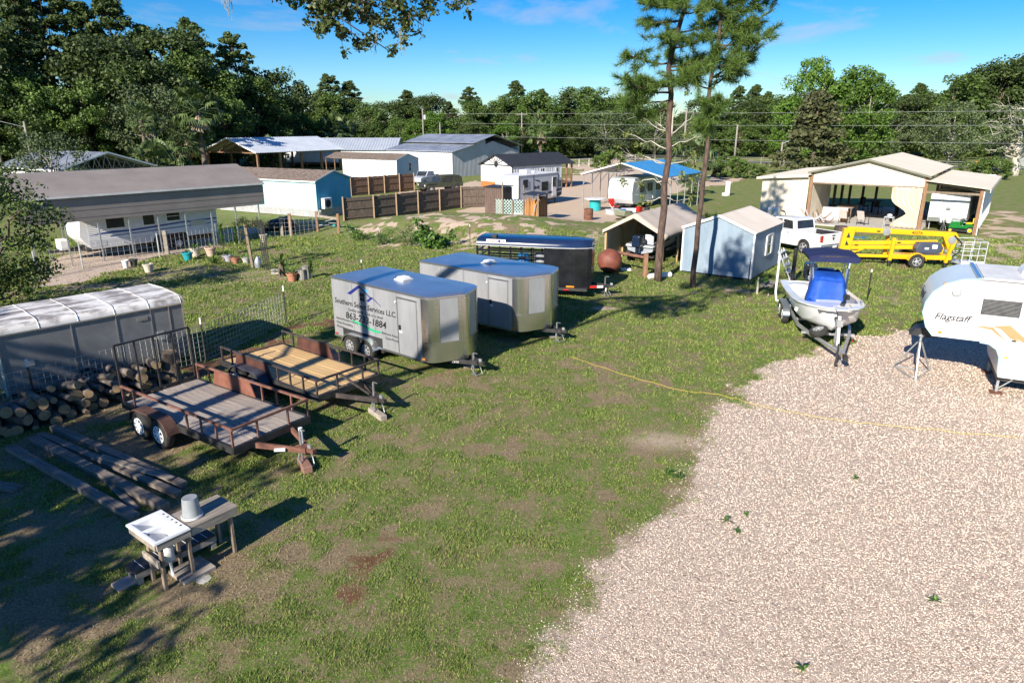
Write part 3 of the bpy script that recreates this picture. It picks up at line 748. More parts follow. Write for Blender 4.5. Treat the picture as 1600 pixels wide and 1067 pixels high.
def big_oak():
    """the live oak left of the camera: its crown shades the foreground, one long limb hangs into view"""
    rg_ = np.random.default_rng(31); t = thing('live_oak', 'live oak branch with small leaves and hanging moss against the sky', 'tree', (-16.5, .5, 0)); tb = B(); cs, rs = [], []
    main = limb(tb, (0, 0, -.3), (.4, .3, 6.0), .55, .35, rg_, 6, .03, 0, 10)
    for i in range(26):
        ph = rg_.uniform(0, 6.283); q = rg_.uniform(1.5, 5.0); c = np.array([math.cos(ph) * q, math.sin(ph) * q, rg_.uniform(3.9, 8.0)])
        limb(tb, main[rg_.integers(3, 7)], c, .16, .04, rg_, 4, .08, 0, 5)
        for j in range(4): cs.append(c + rg_.normal(size=3) * np.array([.8, .8, .5])); rs.append(rg_.uniform(.6, 1.1))
    def bough(c, n_, sp):      # an upper limb carrying leaf clumps
        c = np.array(c) - np.array([-16.5, .5, 0]); limb(tb, main[5], c, .2, .05, rg_, 6, .05, -.8, 6)
        for j in range(n_):
            e = c + rg_.normal(size=3) * np.array(sp); limb(tb, c, e, .05, .02, rg_, 3, .08, 0, 4); cs.append(e); rs.append(rg_.uniform(.45, 1.1))
    bough((-14.9, 8.4, 9.9), 5, (.45, .45, .4)); bough((-2.7, 9.2, 14.6), 18, (1.3, 1.0, .9)); bough((-19.5, 1.5, 6.5), 16, (1.3, 1.3, .9))
    V1, F1 = leaves(cs, rs, 130, .13, rg_)
    # the long limb: out over the yard, above the top of the frame
    loc = Vector((-16.5, .5, 0)); a = main[6]
    tip = np.array([-2.5, 12.6, 10.3]) - np.array(loc)
    L1 = limb(tb, a, (np.array(a) + tip) / 2 + np.array([-2.6, 2.0, 3.4]), .26, .17, rg_, 6, .02, 0, 8)
    L2 = limb(tb, L1[-1], tip, .17, .07, rg_, 6, .03, 0, 7)
    ts, tw = [], []
    def spray(px, py, d, n, spread):
        px += 30
        u, v = (px - 800) / FPX, (533.5 - py) / FPX
        q = np.array([u, math.cos(PITCH) + v * math.sin(PITCH), -math.sin(PITCH) + v * math.cos(PITCH)]); q = np.array([0, 0, CAM_H]) + q / q[1] * d - np.array(loc)
        r_ = L2[rg_.integers(2, 7)]
        pts = limb(tb, r_, q, .035, .008, rg_, 6, .05, -.25, 5)
        for i in range(n):
            u_ = rg_.uniform(.72, 1.02); k_ = min(5, int(u_ * 6)); c = np.array(pts[k_]) + (np.array(pts[min(6, k_ + 1)]) - np.array(pts[k_])) * (u_ * 6 - k_)
            e = c + rg_.normal(size=3) * spread; limb(tb, c, e, .007, .003, rg_, 2, .08, 0, 3); ts.append(e)
    for px, py, d, n, s_ in [(500,30,12.0,16,.16),(520,55,12.3,18,.16),(545,70,12.1,18,.15),(565,40,12.6,20,.17),(590,55,12.2,20,.16),(610,25,12.5,18,.17),(630,40,12.0,16,.15),(560,10,12.2,20,.18),(520,8,12.4,18,.18),
                             (600,4,12.4,18,.18),(650,6,12.6,14,.15),(690,12,12.2,12,.13),(715,4,12.4,10,.12),(488,10,12.6,12,.14),(575,78,12.0,8,.10),(540,22,12.8,16,.2),(580,25,12.8,16,.2),(680,-8,12.5,14,.16),(640,-15,12.4,16,.2),(500,-15,12.4,16,.2),(570,-20,12.4,20,.25),(450,-25,12.6,12,.2)]:
        spray(px, py, d, n, s_)
    V2, F2 = leaves(ts, [.12] * len(ts), 26, .040, rg_, .3, 1, .6)
    ob('trunk', tb, BARK['brown'], t, smooth=True)
    ob('crown', mesh_np('crown', np.concatenate([V1, V2]), np.concatenate([F1, F2 + len(V1)]), mat('leaf_liveoak', (.018, .034, .008), (.115, .15, .035), s=2, rough=.5, island=.6, lo=.2, hi=.8, trans=.25)), None, t)
    for px, py, n in [(626,52,9),(500,10,10),(560,5,6),(350,-8,8),(585,60,4)]:
        u, v = (px - 800) / FPX, (533.5 - py) / FPX; d = 12.2
        q = np.array([u, math.cos(PITCH) + v * math.sin(PITCH), -math.sin(PITCH) + v * math.cos(PITCH)]); q = np.array([0, 0, CAM_H]) + q / q[1] * d - np.array(loc)
        mb = B()
        for i in range(n):
            s0 = q + rg_.normal(size=3) * .05; mb.tube([tuple(s0 + np.array([0, 0, .05])), tuple(s0 + np.array([rg_.normal() * .02, 0, -.12])), tuple(s0 + np.array([rg_.normal() * .04, 0, -.12 - rg_.uniform(.05, .22)]))], [.007, .006, .002], 3)
        ob('spanish_moss', mb, mat('moss', (.20, .20, .16), (.33, .33, .27), s=5, rough=1), t)
big_oak()

def shade_tree(x, y, H, W, seed, label, z0=.28, n=60, leaf=.12, m='oak', per=130):
    t, c = tree_parts('broad', H, W, seed, LEAF[m], BARK['brown'], n, per, leaf, z0, .2)
    r = thing('oak_tree', label, 'tree', (x, y, 0)); ob('trunk', t, None, r); ob('crown', c, None, r)
shade_tree(-22.5, 3.5, 10.0, 10.5, 41, 'round oak on the lawn left of the parked trailers', .2, 80, .2, 'oak', 150)
shade_tree(-20.6, 26.2, 5.8, 6.4, 42, 'leafy small oak beside the carport with the white trailer', .16, 70, .075, 'oak', 150)
tree('grey', 'oak_tree', 'old oak trunk behind the carport beside the white trailer', 'tree', -38, 58, .55)

# the half-bare oak on the far right by the road
def bare_oak():
    rg_ = np.random.default_rng(51); d = 104; x = px_at(1585, d); t = thing('oak_tree', 'half-bare pale oak standing by the road', 'tree', (x, d, 0)); tb = B(); cs, rs = [], []
    main = limb(tb, (0, 0, -.2), (-.3, 0, 10.5), .55, .2, rg_, 8, .03, 0, 9)
    for i in range(40):
        z = rg_.uniform(3, 10.5); ph = rg_.uniform(1.9, 4.6) if i % 3 else rg_.uniform(0, 6.283); L = rg_.uniform(2.5, 7.0) * (1.1 - z / 16); dd = np.array([math.cos(ph), math.sin(ph) * .7, rg_.uniform(-.1, .7)])
        pts = limb(tb, main[min(8, int(z / 10.5 * 8))], main[min(8, int(z / 10.5 * 8))] + dd * L, .15, .03, rg_, 5, .10, 0, 5)
        for q in range(4):
            a = pts[rg_.integers(2, 6)]; e = a + (dd + rg_.normal(size=3) * .7) * 1.2; limb(tb, a, e, .05, .015, rg_, 3, .12, 0, 4)
            if rg_.uniform() < .55: cs.append(e); rs.append(rg_.uniform(.6, 1.1))
    ob('trunk', tb, BARK['pale'], t, smooth=True); V, F = leaves(cs, rs, 38, .17, rg_); ob('crown', mesh_np('crown', V, F, LEAF['grey']), None, t)
bare_oak()

# ---------------------------------------------------------------- buildings
m_galv = mat('galvanized_roof', (.33, .36, .41), (.54, .57, .62), s=.6, rough=.42, metal=.55)
m_white_roof = mat('pale_metal_roof', (.55, .60, .66), (.66, .70, .74), s=.5, rough=.4, metal=.4)
m_cream = mat('cream_metal', (.60, .52, .40), (.74, .66, .53), s=.9, rough=.55, st=(2, 2, .4), det=8, lo=.28, hi=.58)
m_cream_roof = mat('cream_roof', (.74, .66, .52), (.80, .72, .58), s=.5, rough=.8)
m_taupe = mat('taupe_metal', (.25, .215, .195), (.30, .262, .24), s=.7, rough=.5)
m_white = mat('white_paint', (.66, .67, .67), (.83, .83, .83), s=1.3, rough=.5, st=(2.5, 2.5, .4), det=8, lo=.25, hi=.55)
m_dirtywhite = mat('weathered_white', (.62, .62, .60), (.78, .78, .77), s=2, rough=.55)
m_silverwall = mat('silver_siding', (.40, .44, .48), (.60, .63, .67), s=.9, rough=.5, metal=.2)
m_wood = mat('weathered_wood', (.24, .20, .165), (.40, .35, .29), s=2.2, rough=.9, bump=.4, st=(1, 7, 7), rnd=.15)
m_woodz = mat('weathered_wood_upright', (.17, .125, .09), (.30, .235, .175), s=2.2, rough=.9, bump=.4, st=(7, 7, 1), rnd=.15)
m_brownz = mat('brown_post_wood', (.19, .10, .055), (.33, .19, .11), s=2.2, rough=.85, st=(7, 7, 1), rnd=.12)
m_steel = mat('steel_tube', (.40, .42, .42), (.52, .54, .54), s=3, rough=.45, metal=.6)
m_black = mat('black_plastic', (.012, .012, .014), (.03, .03, .032), s=5, rough=.5)
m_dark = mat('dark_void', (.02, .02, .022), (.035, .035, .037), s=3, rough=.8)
m_glass = mat('window_glass', (.02, .025, .03), (.035, .04, .045), s=2, rough=.08)
m_rubber = mat('tyre_rubber', (.018, .018, .018), (.04, .038, .036), s=9, rough=.85)
m_conc = mat('concrete', (.42, .40, .37), (.55, .52, .48), s=2, rough=.9)
m_shingle = mat('brown_shingle', (.09, .065, .05), (.27, .21, .17), s=3, rough=.95, bump=.4, st=(1, 3, 3))
m_rust = mat('rusty_steel', (.10, .045, .028), (.24, .105, .06), s=5, rough=.85)

def slope(t, x0, x1, ya, za, yb, zb, m, name='roof', pitch=.3, dep=.03, th=.04):
    """roof plane from the eave (ya,za) up to the ridge (yb,zb), ribs running up the slope"""
    b = B(); v = Vector((0, yb - ya, zb - za)); n = Vector((1, 0, 0)).cross(v)
    if n.z < 0: n = -n
    ribbed(b, (x0, ya, za), (1, 0, 0), v, x1 - x0, v.length, pitch, dep, n); return ob(name, b, m, t, solid=th)
def gable_roof(t, L, W, e, r, m, ov=.3, ev=.3, yr=None, pitch=.3, m2=None, dep=.03):
    yr = yr or W / 2; s0 = (r - e) / yr; s1 = (r - e) / (W - yr)
    slope(t, -ov, L + ov, -ev, e - ev * s0, yr, r, m, pitch=pitch, dep=dep); slope(t, -ov, L + ov, W + ev, e - ev * s1, yr + .004, r + .003, m2 or m, pitch=pitch, dep=dep)
def wall_long(t, L, y, z0, z1, m, name='wall', pitch=.25, dep=.02, x0=0.0, outward=-1):
    b = B(); ribbed(b, (x0, y, z0), (1, 0, 0), (0, 0, 1), L, z1 - z0, pitch, dep, (0, outward, 0)); return ob(name, b, m, t, solid=.03)
def wall_end(t, x, W, e, r, z0, m, name='wall', pitch=.25, dep=.02, yr=None, out=-1, y0=0.0, y1=None):
    yr = yr or W / 2; y1 = W if y1 is None else y1; zt = lambda y: e + (r - e) * (y / yr if y < yr else (W - y) / (W - yr))
    k = max(1, round((y1 - y0) / pitch)); st = (y1 - y0) / k; xs = []
    for i in range(k): a = y0 + i * st; xs += [(a, 0), (a + st*.6, 0), (a + st*.7, dep), (a + st*.9, dep)]
    xs.append((y1, 0)); b = B(); b.loft([[(x + out * h, y, z0) for y, h in xs], [(x + out * h, y, zt(y)) for y, h in xs]]); return ob(name, b, m, t, solid=.03)
def window(t, c, w, h, axis, out, frame_m=None, mull=True, name='window'):
    """a framed window centred at c on a wall whose normal runs along axis ('x' or 'y')"""
    fm = frame_m or m_white; b = B(); g = B(); x, y, z = c; e = .05
    def bx(bb, u0, u1, z0, z1, d0, d1):
        if axis == 'y': bb.box(x + u0, y + out * d0, z + z0, x + u1, y + out * d1, z + z1)
        else: bb.box(x + out * d0, y + u0, z + z0, x + out * d1, y + u1, z + z1)
    bx(b, -w/2 - e, -w/2, -h/2 - e, h/2 + e, -.02, .06); bx(b, w/2, w/2 + e, -h/2 - e, h/2 + e, -.02, .06)
    bx(b, -w/2, w/2, h/2, h/2 + e, -.02, .06); bx(b, -w/2, w/2, -h/2 - e, -h/2, -.02, .06)
    if mull: bx(b, -w/2, w/2, -.015, .015, .0, .05)
    bx(g, -w/2, w/2, -h/2, h/2, 0, .03)
    o = ob(name, b, fm, t); ob('pane', g, m_glass, o); return o
def post(t, p, q, w, m, name='post'): return ob(name, B().beam(p, q, w), m, t)

# carport over the white travel trailer
t = thing('rv_carport', 'long carport with taupe metal roof and deep side panel over a travel trailer', 'carport', (-24.6, 34.7), 49.8)
L, W, e, r = 13.0, 6.0, 3.68, 4.69
def carport_slope(ya, za, yb, zb, name='roof'):
    b = B(); k = 10; ring0, ring1 = [], []
    for i in range(k + 1):
        f = i / k; y = ya + (yb - ya) * f; z = za + (zb - za) * f
        ring0 += [(-.3, y, z), (-.3, y + (yb - ya) / k * .55, z + (zb - za) / k * .55 + .065)] if i < k else [(-.3, y, z)]
    ring1 = [(L + .3, p[1], p[2]) for p in ring0]; b.loft([ring0, ring1]); return ob(name, b, m_taupe, t, solid=.03)
carport_slope(-.15, e - .05, W/2, r); carport_slope(W + .15, e - .05, W/2 + .004, r + .003)
b = B()
for i in range(7): z = e - .06 - i * .19; b.box(-.28, -.03 - .012 * (i % 2), z - .19, L + .28, .02, z)
ob('side_panel', b, m_taupe, t)
b = B()
for i in range(3): z = e - .06 - i * .19; b.box(-.28, W - .02, z - .19, L + .28, W + .03, z)
ob('side_panel', b, m_taupe, t)
ob('eave_trim', B().box(-.32, -.20, e - .13, L + .32, -.16, e - .03).box(-.33, -.2, e - .1, -.30, .1, e - .04), m_dirtywhite, t)
for i in range(9):
    x = .15 + i * (L - .3) / 8
    for y in (.04, W - .04): post(t, (x, y, 0), (x, y, e - .08), .065, m_steel)
b = B()
for i in range(9):
    x = .15 + i * (L - .3) / 8; b.beam((x, .04, e - .15), (x, W/2, r - .08), .05); b.beam((x, W - .04, e - .15), (x, W/2, r - .08), .05)
ob('rafters', b, m_steel, t)

# pale blue mobile house
t = thing('blue_house', 'narrow pale turquoise house with brown shingle roof and white lattice skirt', 'house', (-26.06, 61.18), -27.8)
L, W, e, r = 11.73, 4.14, 2.95, 3.62
m_turq = mat('turquoise_paint', (.40, .68, .72), (.45, .72, .76), s=.7, rough=.6)
m_turq2 = mat('turquoise_shade_and_board', (.05, .33, .48), (.06, .37, .52), s=.9, rough=.6)  # shade of the right gable end painted into its colour; window panels share it
wall_long(t, L, 0, .65, e, m_turq, pitch=.4, dep=.01); wall_long(t, L, W, .65, e, m_turq, pitch=.4, dep=.01, outward=1)
wall_end(t, L, W, e, r, .65, m_turq2, pitch=.3, out=1, dep=.012); wall_end(t, 0, W, e, r, .65, m_turq, pitch=.3, dep=.012)
gable_roof(t, L, W, e, r, m_shingle, .15, .15, pitch=.9, dep=.006)
ob('eave_trim', B().box(-.15, -.19, e - .16, L + .15, -.16, e - .04).beam((L + .17, -.15, e - .04), (L + .17, W/2, r), .03, .10).beam((L + .17, W + .15, e - .04), (L + .17, W/2, r), .03, .10), m_dirtywhite, t)
b = B()
for y0, x0, x1 in ((-.01, 0, L),):
    k = int((x1 - x0) / .16)
    for i in range(k): x = x0 + i * .16; b.beam((x, y0, .05), (x + .6, y0, .65), .03, .012, (0, 1, 0)); b.beam((x + .6, y0 - .012, .05), (x, y0 - .012, .65), .03, .012, (0, 1, 0))
for i in range(int(W / .16)): y = i * .16; b.beam((L + .01, y, .05), (L + .01, min(W, y + .6), .65), .03, .012, (1, 0, 0)); b.beam((L + .022, min(W, y + .6), .05), (L + .022, y, .65), .03, .012, (1, 0, 0))
ob('lattice_skirt', b, m_white, t)
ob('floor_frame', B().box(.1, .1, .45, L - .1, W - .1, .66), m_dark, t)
for x in (1, 4, 7, 10):
    for y in (.5, W - .5): post(t, (x, y, 0), (x, y, .5), .3, m_conc, 'pier')
ob('window_panel', B().box(1.2, -.05, 1.0, 2.8, -.02, 1.5), m_turq2, t); ob('window_panel', B().box(3.2, -.05, 1.15, 5.0, -.02, 1.65), m_turq2, t)
hp = ob('heat_pump', B().box(L + .12, .35, .7, L + .47, 1.25, 1.55), m_white, t, bevel=.03)
ob('fan_grille', B().lathe([(.02, 0), (.30, 0), (.32, .03), (.28, .05)], (L + .47, .75, 1.12), 'x', 16), m_dark, hp)

# open pole barn
t = thing('pole_barn', 'open pole barn with pale ribbed metal roof on brown posts', 'barn', (-36.93, 102.24), 58.9)
L, W, e, r = 16.9, 11.45, 3.45, 5.3
gable_roof(t, L, W, e, r, m_white_roof, .5, .5, pitch=.45, dep=.05)
for i in range(5):
    for y in (.1, W - .1): post(t, (.2 + i * (L - .4) / 4, y, 0), (.2 + i * (L - .4) / 4, y, e - .05), .28, m_brownz)
b = B()
for i in range(9): x = .1 + i * (L - .2) / 8; b.beam((x, .1, e - .1), (x, W/2, r - .12), .06, .18); b.beam((x, W - .1, e - .1), (x, W/2, r - .12), .06, .18); b.beam((x, .1, e - .2), (x, W - .1, e - .2), .06, .16); b.beam((x, W * .25, e - .2), (x, W/2, r - .2), .05, .1); b.beam((x, W * .75, e - .2), (x, W/2, r - .2), .05, .1)
ob('trusses', b, m_brownz, t)
ob('fascia', B().beam((-.52, -.5, e - .14), (-.52, W/2, r + .02), .04, .2).beam((-.52, W + .5, e - .14), (-.52, W/2, r + .02), .04, .2), m_white, t)
# small grey house in the trees
t = thing('small_house', 'small grey gabled cottage half hidden among the trees', 'house', (-61, 112), -20)
wall_end(t, 0, 4, 3.2, 4.4, 0, m_silverwall); wall_long(t, 6, 0, 0, 3.2, m_silverwall); wall_end(t, 6, 4, 3.2, 4.4, 0, m_silverwall, out=1); wall_long(t, 6, 4, 0, 3.2, m_silverwall, outward=1)
gable_roof(t, 6, 4, 3.2, 4.4, m_shingle, .3, .3); window(t, (3, 0, 2), .9, 1.0, 'y', -1)
# open barn behind the carport roof
t = thing('metal_roof_barn', 'barn with wide grey-blue metal roof and open truss end behind the carport', 'barn', (-57.0, 78.0), -31.7)
L, W, e, r = 13.4, 9.5, 2.85, 4.38
gable_roof(t, L, W, e, r, m_galv, .5, .4, pitch=.45, dep=.04)
wall_long(t, L * .93, 0, 0, e, m_white); wall_end(t, 0, W, e, r, 0, m_white); wall_long(t, L, W, 0, e, m_wood, outward=1)
for y in (0.1, W/2, W - .1): post(t, (L - .1, y, 0), (L - .1, y, e), .2, m_brownz)
b = B()
for x in (L - .1, L - 3):
    b.beam((x, 0, e - .1), (x, W/2, r - .1), .06, .12); b.beam((x, W, e - .1), (x, W/2, r - .1), .06, .12); b.beam((x, 0, e - .3), (x, W, e - .3), .06, .12)
    for i in range(9): b.beam((x, i * W/9, e - .3), (x, (i + .5) * W/9, e + (r - e) * (1 - abs((i + .5)/9 - .5) * 2) - .1), .04); b.beam((x, (i + .5) * W/9, e + (r - e) * (1 - abs((i + .5)/9 - .5) * 2) - .1), (x, (i + 1) * W/9, e - .3), .04)
ob('truss', b, m_steel, t)
ob('fascia', B().box(-.5, -.45, e - .2, L + .5, -.41, e - .02).beam((L + .52, -.4, e - .05), (L + .52, W/2, r + .03), .03, .16).beam((L + .52, W + .4, e - .05), (L + .52, W/2, r + .03), .03, .16), m_white, t)
# low barn behind the pole barn
t = thing('long_barn', 'low white barn with pale metal roof behind the open pole barn', 'barn', (-40, 124), 0)
L, W, e, r = 19.5, 9, 3.1, 4.9
gable_roof(t, L, W, e, r, m_white_roof, .4, .4, pitch=.5, dep=.05); wall_long(t, L, 0, .9, e, m_white); wall_end(t, L, W, e, r, 0, m_silverwall, out=1); wall_end(t, 0, W, e, r, 0, m_white); wall_long(t, L, W, 0, e, m_white, outward=1)
for i in range(6): post(t, (i * L / 5, .05, 0), (i * L / 5, .05, 1), .2, m_brownz)
# white shed with shingles
t = thing('white_shed', 'long white shed with brown shingle roof and blue-grey gable end', 'shed', (-26.41, 99.67), -28.6)
L, W, e, r = 12.58, 4.86, 2.75, 3.45
gable_roof(t, L, W, e, r, m_shingle, .12, .12, pitch=.9, dep=.006); wall_long(t, L - 3.2, 0, .3, e, m_white, x0=3.2, pitch=.4, dep=.012); wall_end(t, L, W, e, r, .3, mat('pale_blue_siding', (.36, .47, .58), (.42, .52, .62), s=1, rough=.6), out=1, dep=.012)
wall_long(t, L, W, .3, e, m_white, outward=1); wall_end(t, 3.2, W, e, r, .3, m_white)
window(t, (L, W * .6, 1.7), .55, 1.1, 'x', 1); window(t, (3.2, 1.4, 1.3), 1.3, 1.6, 'x', -1)
for x, y in ((.1, .1), (.1, W - .1), (1.7, .1)): post(t, (x, y, 0), (x, y, e), .12, m_brownz)
ob('porch_floor', B().box(0, 0, .2, 3.2, W, .32), m_wood, t); ob('porch_roof', B().box(-.14, -.14, e + .0, .9, .3, e + .06), m_black, t)
for y_ in (-.05, W - .03): ob('corner_trim', B().box(L - .01, y_, .3, L + .06, y_ + .08, e), m_white, t)
for y_ in (-.1, W + .1): ob('rake_trim', B().beam((L + .14, y_, e - .02), (L + .14, W/2, r), .03, .1), m_white, t)
# big metal building
t = thing('metal_warehouse', 'big silver metal building with blue-grey roof and lower lean-to', 'warehouse', (-19.2, 108.2), -37)
L, W, e, r = 13.4, 16.0, 3.6, 5.75
slope(t, -.4, L + .4, -.3, e - .1, 5.0, 4.5, m_galv, pitch=.5); slope(t, -.4, L + .6, 4.2, 4.62, 9.2, r, m_galv, pitch=.5); slope(t, -.4, L + .6, W + .4, 4.0, 9.204, r + .003, m_galv, pitch=.5)
m_shadewall = mat('shaded_ribbed_wall', (.40, .43, .46), (.50, .52, .54), s=.8, rough=.5, metal=.25)  # greyer than the white front: the end wall's shade is put into its colour
b = B(); zt = lambda y: e + (4.5 - e) * y / 5 if y < 5 else (4.6 + (r - 4.6) * (y - 5) / 4.2 if y < 9.2 else r - (r - 4.1) * (y - 9.2) / 6.8); xs = []
k = 54
for i in range(k): a_ = i * W / k; xs += [(a_, 0), (a_ + W/k*.5, 0), (a_ + W/k*.62, .05), (a_ + W/k*.88, .05)]
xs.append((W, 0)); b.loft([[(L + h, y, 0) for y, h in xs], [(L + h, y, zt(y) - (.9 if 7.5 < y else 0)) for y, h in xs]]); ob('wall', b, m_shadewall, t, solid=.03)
wall_long(t, L, 0, 0, e, m_white, pitch=.35); wall_long(t, L, W, 0, 4, m_white, outward=1); wall_end(t, 0, W, e, 4.8, 0, m_white); wall_long(t, L, 5, 4.2, 4.75, m_white)
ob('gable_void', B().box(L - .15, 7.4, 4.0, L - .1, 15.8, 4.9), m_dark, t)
ob('corner_trim', B().box(L - .02, -.06, 0, L + .07, .04, e), m_white, t)
ob('door', B().box(L + .05, 8.5, .1, L + .09, 10, .9), m_dark, t)
# tiny house with black roof
t = thing('tiny_house', 'white cottage with black metal roof, sunburst gable and timber porch', 'house', (.05, 78.06), 43.1)
L, W, e, r = 10.0, 5.36, 2.85, 3.98
m_blackroof = mat('black_metal_roof', (.018, .020, .026), (.03, .033, .04), s=1, rough=.6)
gable_roof(t, L, W, e, r, m_blackroof, .25, .2, pitch=.4, dep=.03); Lh = 8.0
wall_end(t, 0, W, e, r, .95, m_white, dep=.008, pitch=.4); wall_long(t, Lh, 0, .2, e, m_silverwall, pitch=.4, dep=.03); wall_end(t, Lh, W, e, r, .2, m_white, out=1); wall_long(t, Lh, W, .2, e, m_white, outward=1)
ob('wood_band', B().box(-.04, 0, .15, .03, W, .95), mat('orange_cedar', (.42, .13, .035), (.55, .20, .06), s=2, rough=.6, st=(1, 1, 8)), t)
b = B(); c = Vector((-.06, W/2, e + .02))
for i in range(9):
    a_ = math.pi * i / 8; d = Vector((0, math.cos(a_), math.sin(a_))); ln = 99
    s_ = (r - e) / (W/2); ln = (r - e - .06) / (abs(d.z) + s_ * abs(d.y) + 1e-6); b.beam(c, c + d * ln, .07, .04, (1, 0, 0))
b.beam((-.06, .02, e), (-.06, W - .02, e), .07, .1); b.lathe([(.02, -.03), (.28, -.03), (.28, .03), (.02, .03)], c, 'x', 16); b.beam((-.27, -.2, e - .08), (-.27, W/2, r + .02), .05, .14); b.beam((-.27, W + .2, e - .08), (-.27, W/2, r + .02), .05, .14); b.box(-.05, -.03, .2, .04, .04, e)
ob('gable_truss', b, m_blackroof, t)
for x in (2.3, 4.8, 7.3): window(t, (x, 0, 2.0), .75, .75, 'y', -1, m_white, False)
for y in (.1, W - .1): post(t, (L - .1, y, 0), (L - .1, y, e), .16, m_brownz)
post(t, (L - 1.0, .1, 0), (L - 1.0, .1, e), .16, m_brownz)
b = B().box(Lh, 0, .55, L, W, .68)
for i in range(12): b.beam((Lh + .15 + i * .16, .05, .68), (Lh + .15 + i * .16, .05, 1.5), .03)
b.beam((Lh, .05, 1.5), (L, .05, 1.5), .06)
for i in range(4): b.box(L + i * .25, 1.5, 0, L + .25 + i * .25, 3, .6 - i * .14)
ob('porch_deck', b, m_brownz, t)
# carport with blue roof
t = thing('blue_carport', 'steel carport with bright blue roof slope over a grey camper', 'carport', (12.69, 58.52), 54)
L, W, e, r = 8.1, 7.8, 3.0, 4.03
m_bluer = mat('blue_metal_roof', (.045, .24, .50), (.07, .33, .62), s=1.2, rough=.35, metal=.1)
gable_roof(t, L, W, e, r, m_bluer, .15, .12, pitch=.9, m2=m_galv, dep=.025)
ob('eave_trim', B().beam((-.17, -.12, e - .03), (-.17, W/2, r + .01), .03, .1).beam((-.17, W + .12, e - .03), (-.17, W/2, r + .01), .03, .1), m_white, t)
for i in range(6):
    x = .1 + i * (L - .2) / 5
    for y in (.03, W - .03): post(t, (x, y, 0), (x, y, e - .05), .06, m_steel)
b = B()
for i in range(6):
    x = .1 + i * (L - .2) / 5
    b.beam((x, .03, e - .1), (x, W/2, r - .08), .05).beam((x, W - .03, e - .1), (x, W/2, r - .08), .05).beam((x, .03, e - .9), (x, .9, e + .15), .04).beam((x, W - .03, e - .9), (x, W - .9, e + .15), .04)
    if i in (0, 5): b.beam((x, W * .25, e + .2), (x, W * .75, e + .2), .04)
ob('frame', b, m_steel, t)
# tan fabric boat shelter
t = thing('boat_shelter', 'tan fabric canopy shelter on timber posts over a fishing boat', 'canopy', (7.82, 35.05), 56.5)
L, W, e, r = 6.68, 3.35, 1.82, 2.78
m_tan = mat('tan_fabric', (.50, .42, .345), (.60, .52, .44), s=.9, rough=.75, bump=.15, bs=3)
for s_ in (0, 1):
    b = B(); rg_ = np.random.default_rng(60 + s_); rings = []
    for i in range(15):
        f = i / 14; x = -.15 + (L + .3) * f; ring = []
        for j in range(9):
            q = j / 8; y = (-.08 + (W/2 + .08) * q); z = e - .02 + (r - e + .02) * q - .05 * math.sin(math.pi * q) * (1 if (i % 4) else .3) - .02 * math.sin(i * 1.57)
            ring.append((x, y if s_ == 0 else W - y, z))
        ring.insert(0, (x, ring[0][1], e - .26 + .02 * math.sin(i * 2.1))); rings.append(ring)
    b.loft(rings); ob('roof_cover', b, m_tan, t, smooth=True, solid=.012)
ob('gable_valance', B().add([(-.16, -.08, e), (-.16, W/2, r), (-.16, W + .08, e), (-.16, W + .08, e - .15), (-.16, W/2, r - .22), (-.16, -.08, e - .15)], [(0, 1, 4, 5), (1, 2, 3, 4)]), m_tan, t, solid=.01)
for i in range(4):
    for y in (.05, W - .05): post(t, (.05 + i * (L - .1) / 3, y, 0), (.05 + i * (L - .1) / 3, y, e), .09, mat('yellow_lumber', (.42, .27, .12), (.55, .38, .19), s=2, rough=.8, st=(7, 7, 1)))
b = B()
for i in range(5): x = .05 + i * (L - .1) / 4; b.beam((x, .05, e - .05), (x, W/2, r - .08), .04, .09).beam((x, W - .05, e - .05), (x, W/2, r - .08), .04, .09)
b.beam((0, W/2, r - .1), (L, W/2, r - .1), .04, .09); ob('rafters', b, MATS['yellow_lumber'], t)
ob('side_wall', B().box(.02, W + .02, .02, L, W + .035, e), m_tan, t); ob('back_wall', B().prism([(0, 0), (W, 0), (W, e), (W/2, r - .1), (0, e)], L + .02, L + .035, 'x'), m_tan, t)
ob('wire_screen', B().box(.4, -.02, .02, 2.2, -.01, .06).box(.4, -.02, .5, 2.2, -.01, .52).box(.4, -.02, 1.0, 2.2, -.01, 1.02), m_steel, t)
# blue-grey garden shed
t = thing('garden_shed', 'blue-grey lap-sided shed with pale ribbed roof and shuttered window', 'shed', (11.51, 32.35), 54.7)
L, W, e, r = 4.75, 3.51, 2.33, 3.0
m_bsid = mat('blue_grey_siding', (.17, .24, .31), (.25, .325, .40), s=1.1, rough=.55, st=(2, 2, .5), det=8, lo=.3, hi=.6)
def lap(t, pts_fn, z0, z1, name):
    b = B(); n = int((z1 - z0) / .11)
    for i in range(n + 1):
        za, zb = z0 + i * .11, min(z1, z0 + (i + 1) * .11)
        if zb - za > .01: pts_fn(b, za, zb)
    return ob(name, b, m_bsid, t)
def f_end(b, za, zb):
    f = max(0.0, (zb - e) / (r - e)); y0, y1 = W/2 * f, W - W/2 * f
    if y1 - y0 > .05: b.add([(-.028, y0, za), (-.028, y1, za), (-.006, y1, zb), (-.006, y0, zb), (0, y0, za), (0, y1, za)], [(0, 1, 2, 3), (4, 5, 1, 0)])
def f_side(b, za, zb): b.add([(0, -.028, za), (L, -.028, za), (L, -.006, zb), (0, -.006, zb), (0, 0, za), (L, 0, za)], [(0, 1, 2, 3), (4, 5, 1, 0)])
lap(t, f_end, .12, r, 'front_siding'); lap(t, f_side, .12, e, 'side_siding')
ob('body', B().prism([(0, .1), (W, .1), (W, e - .02), (W/2, r - .03), (0, e - .02)], .0, L, 'x'), m_bsid, t)
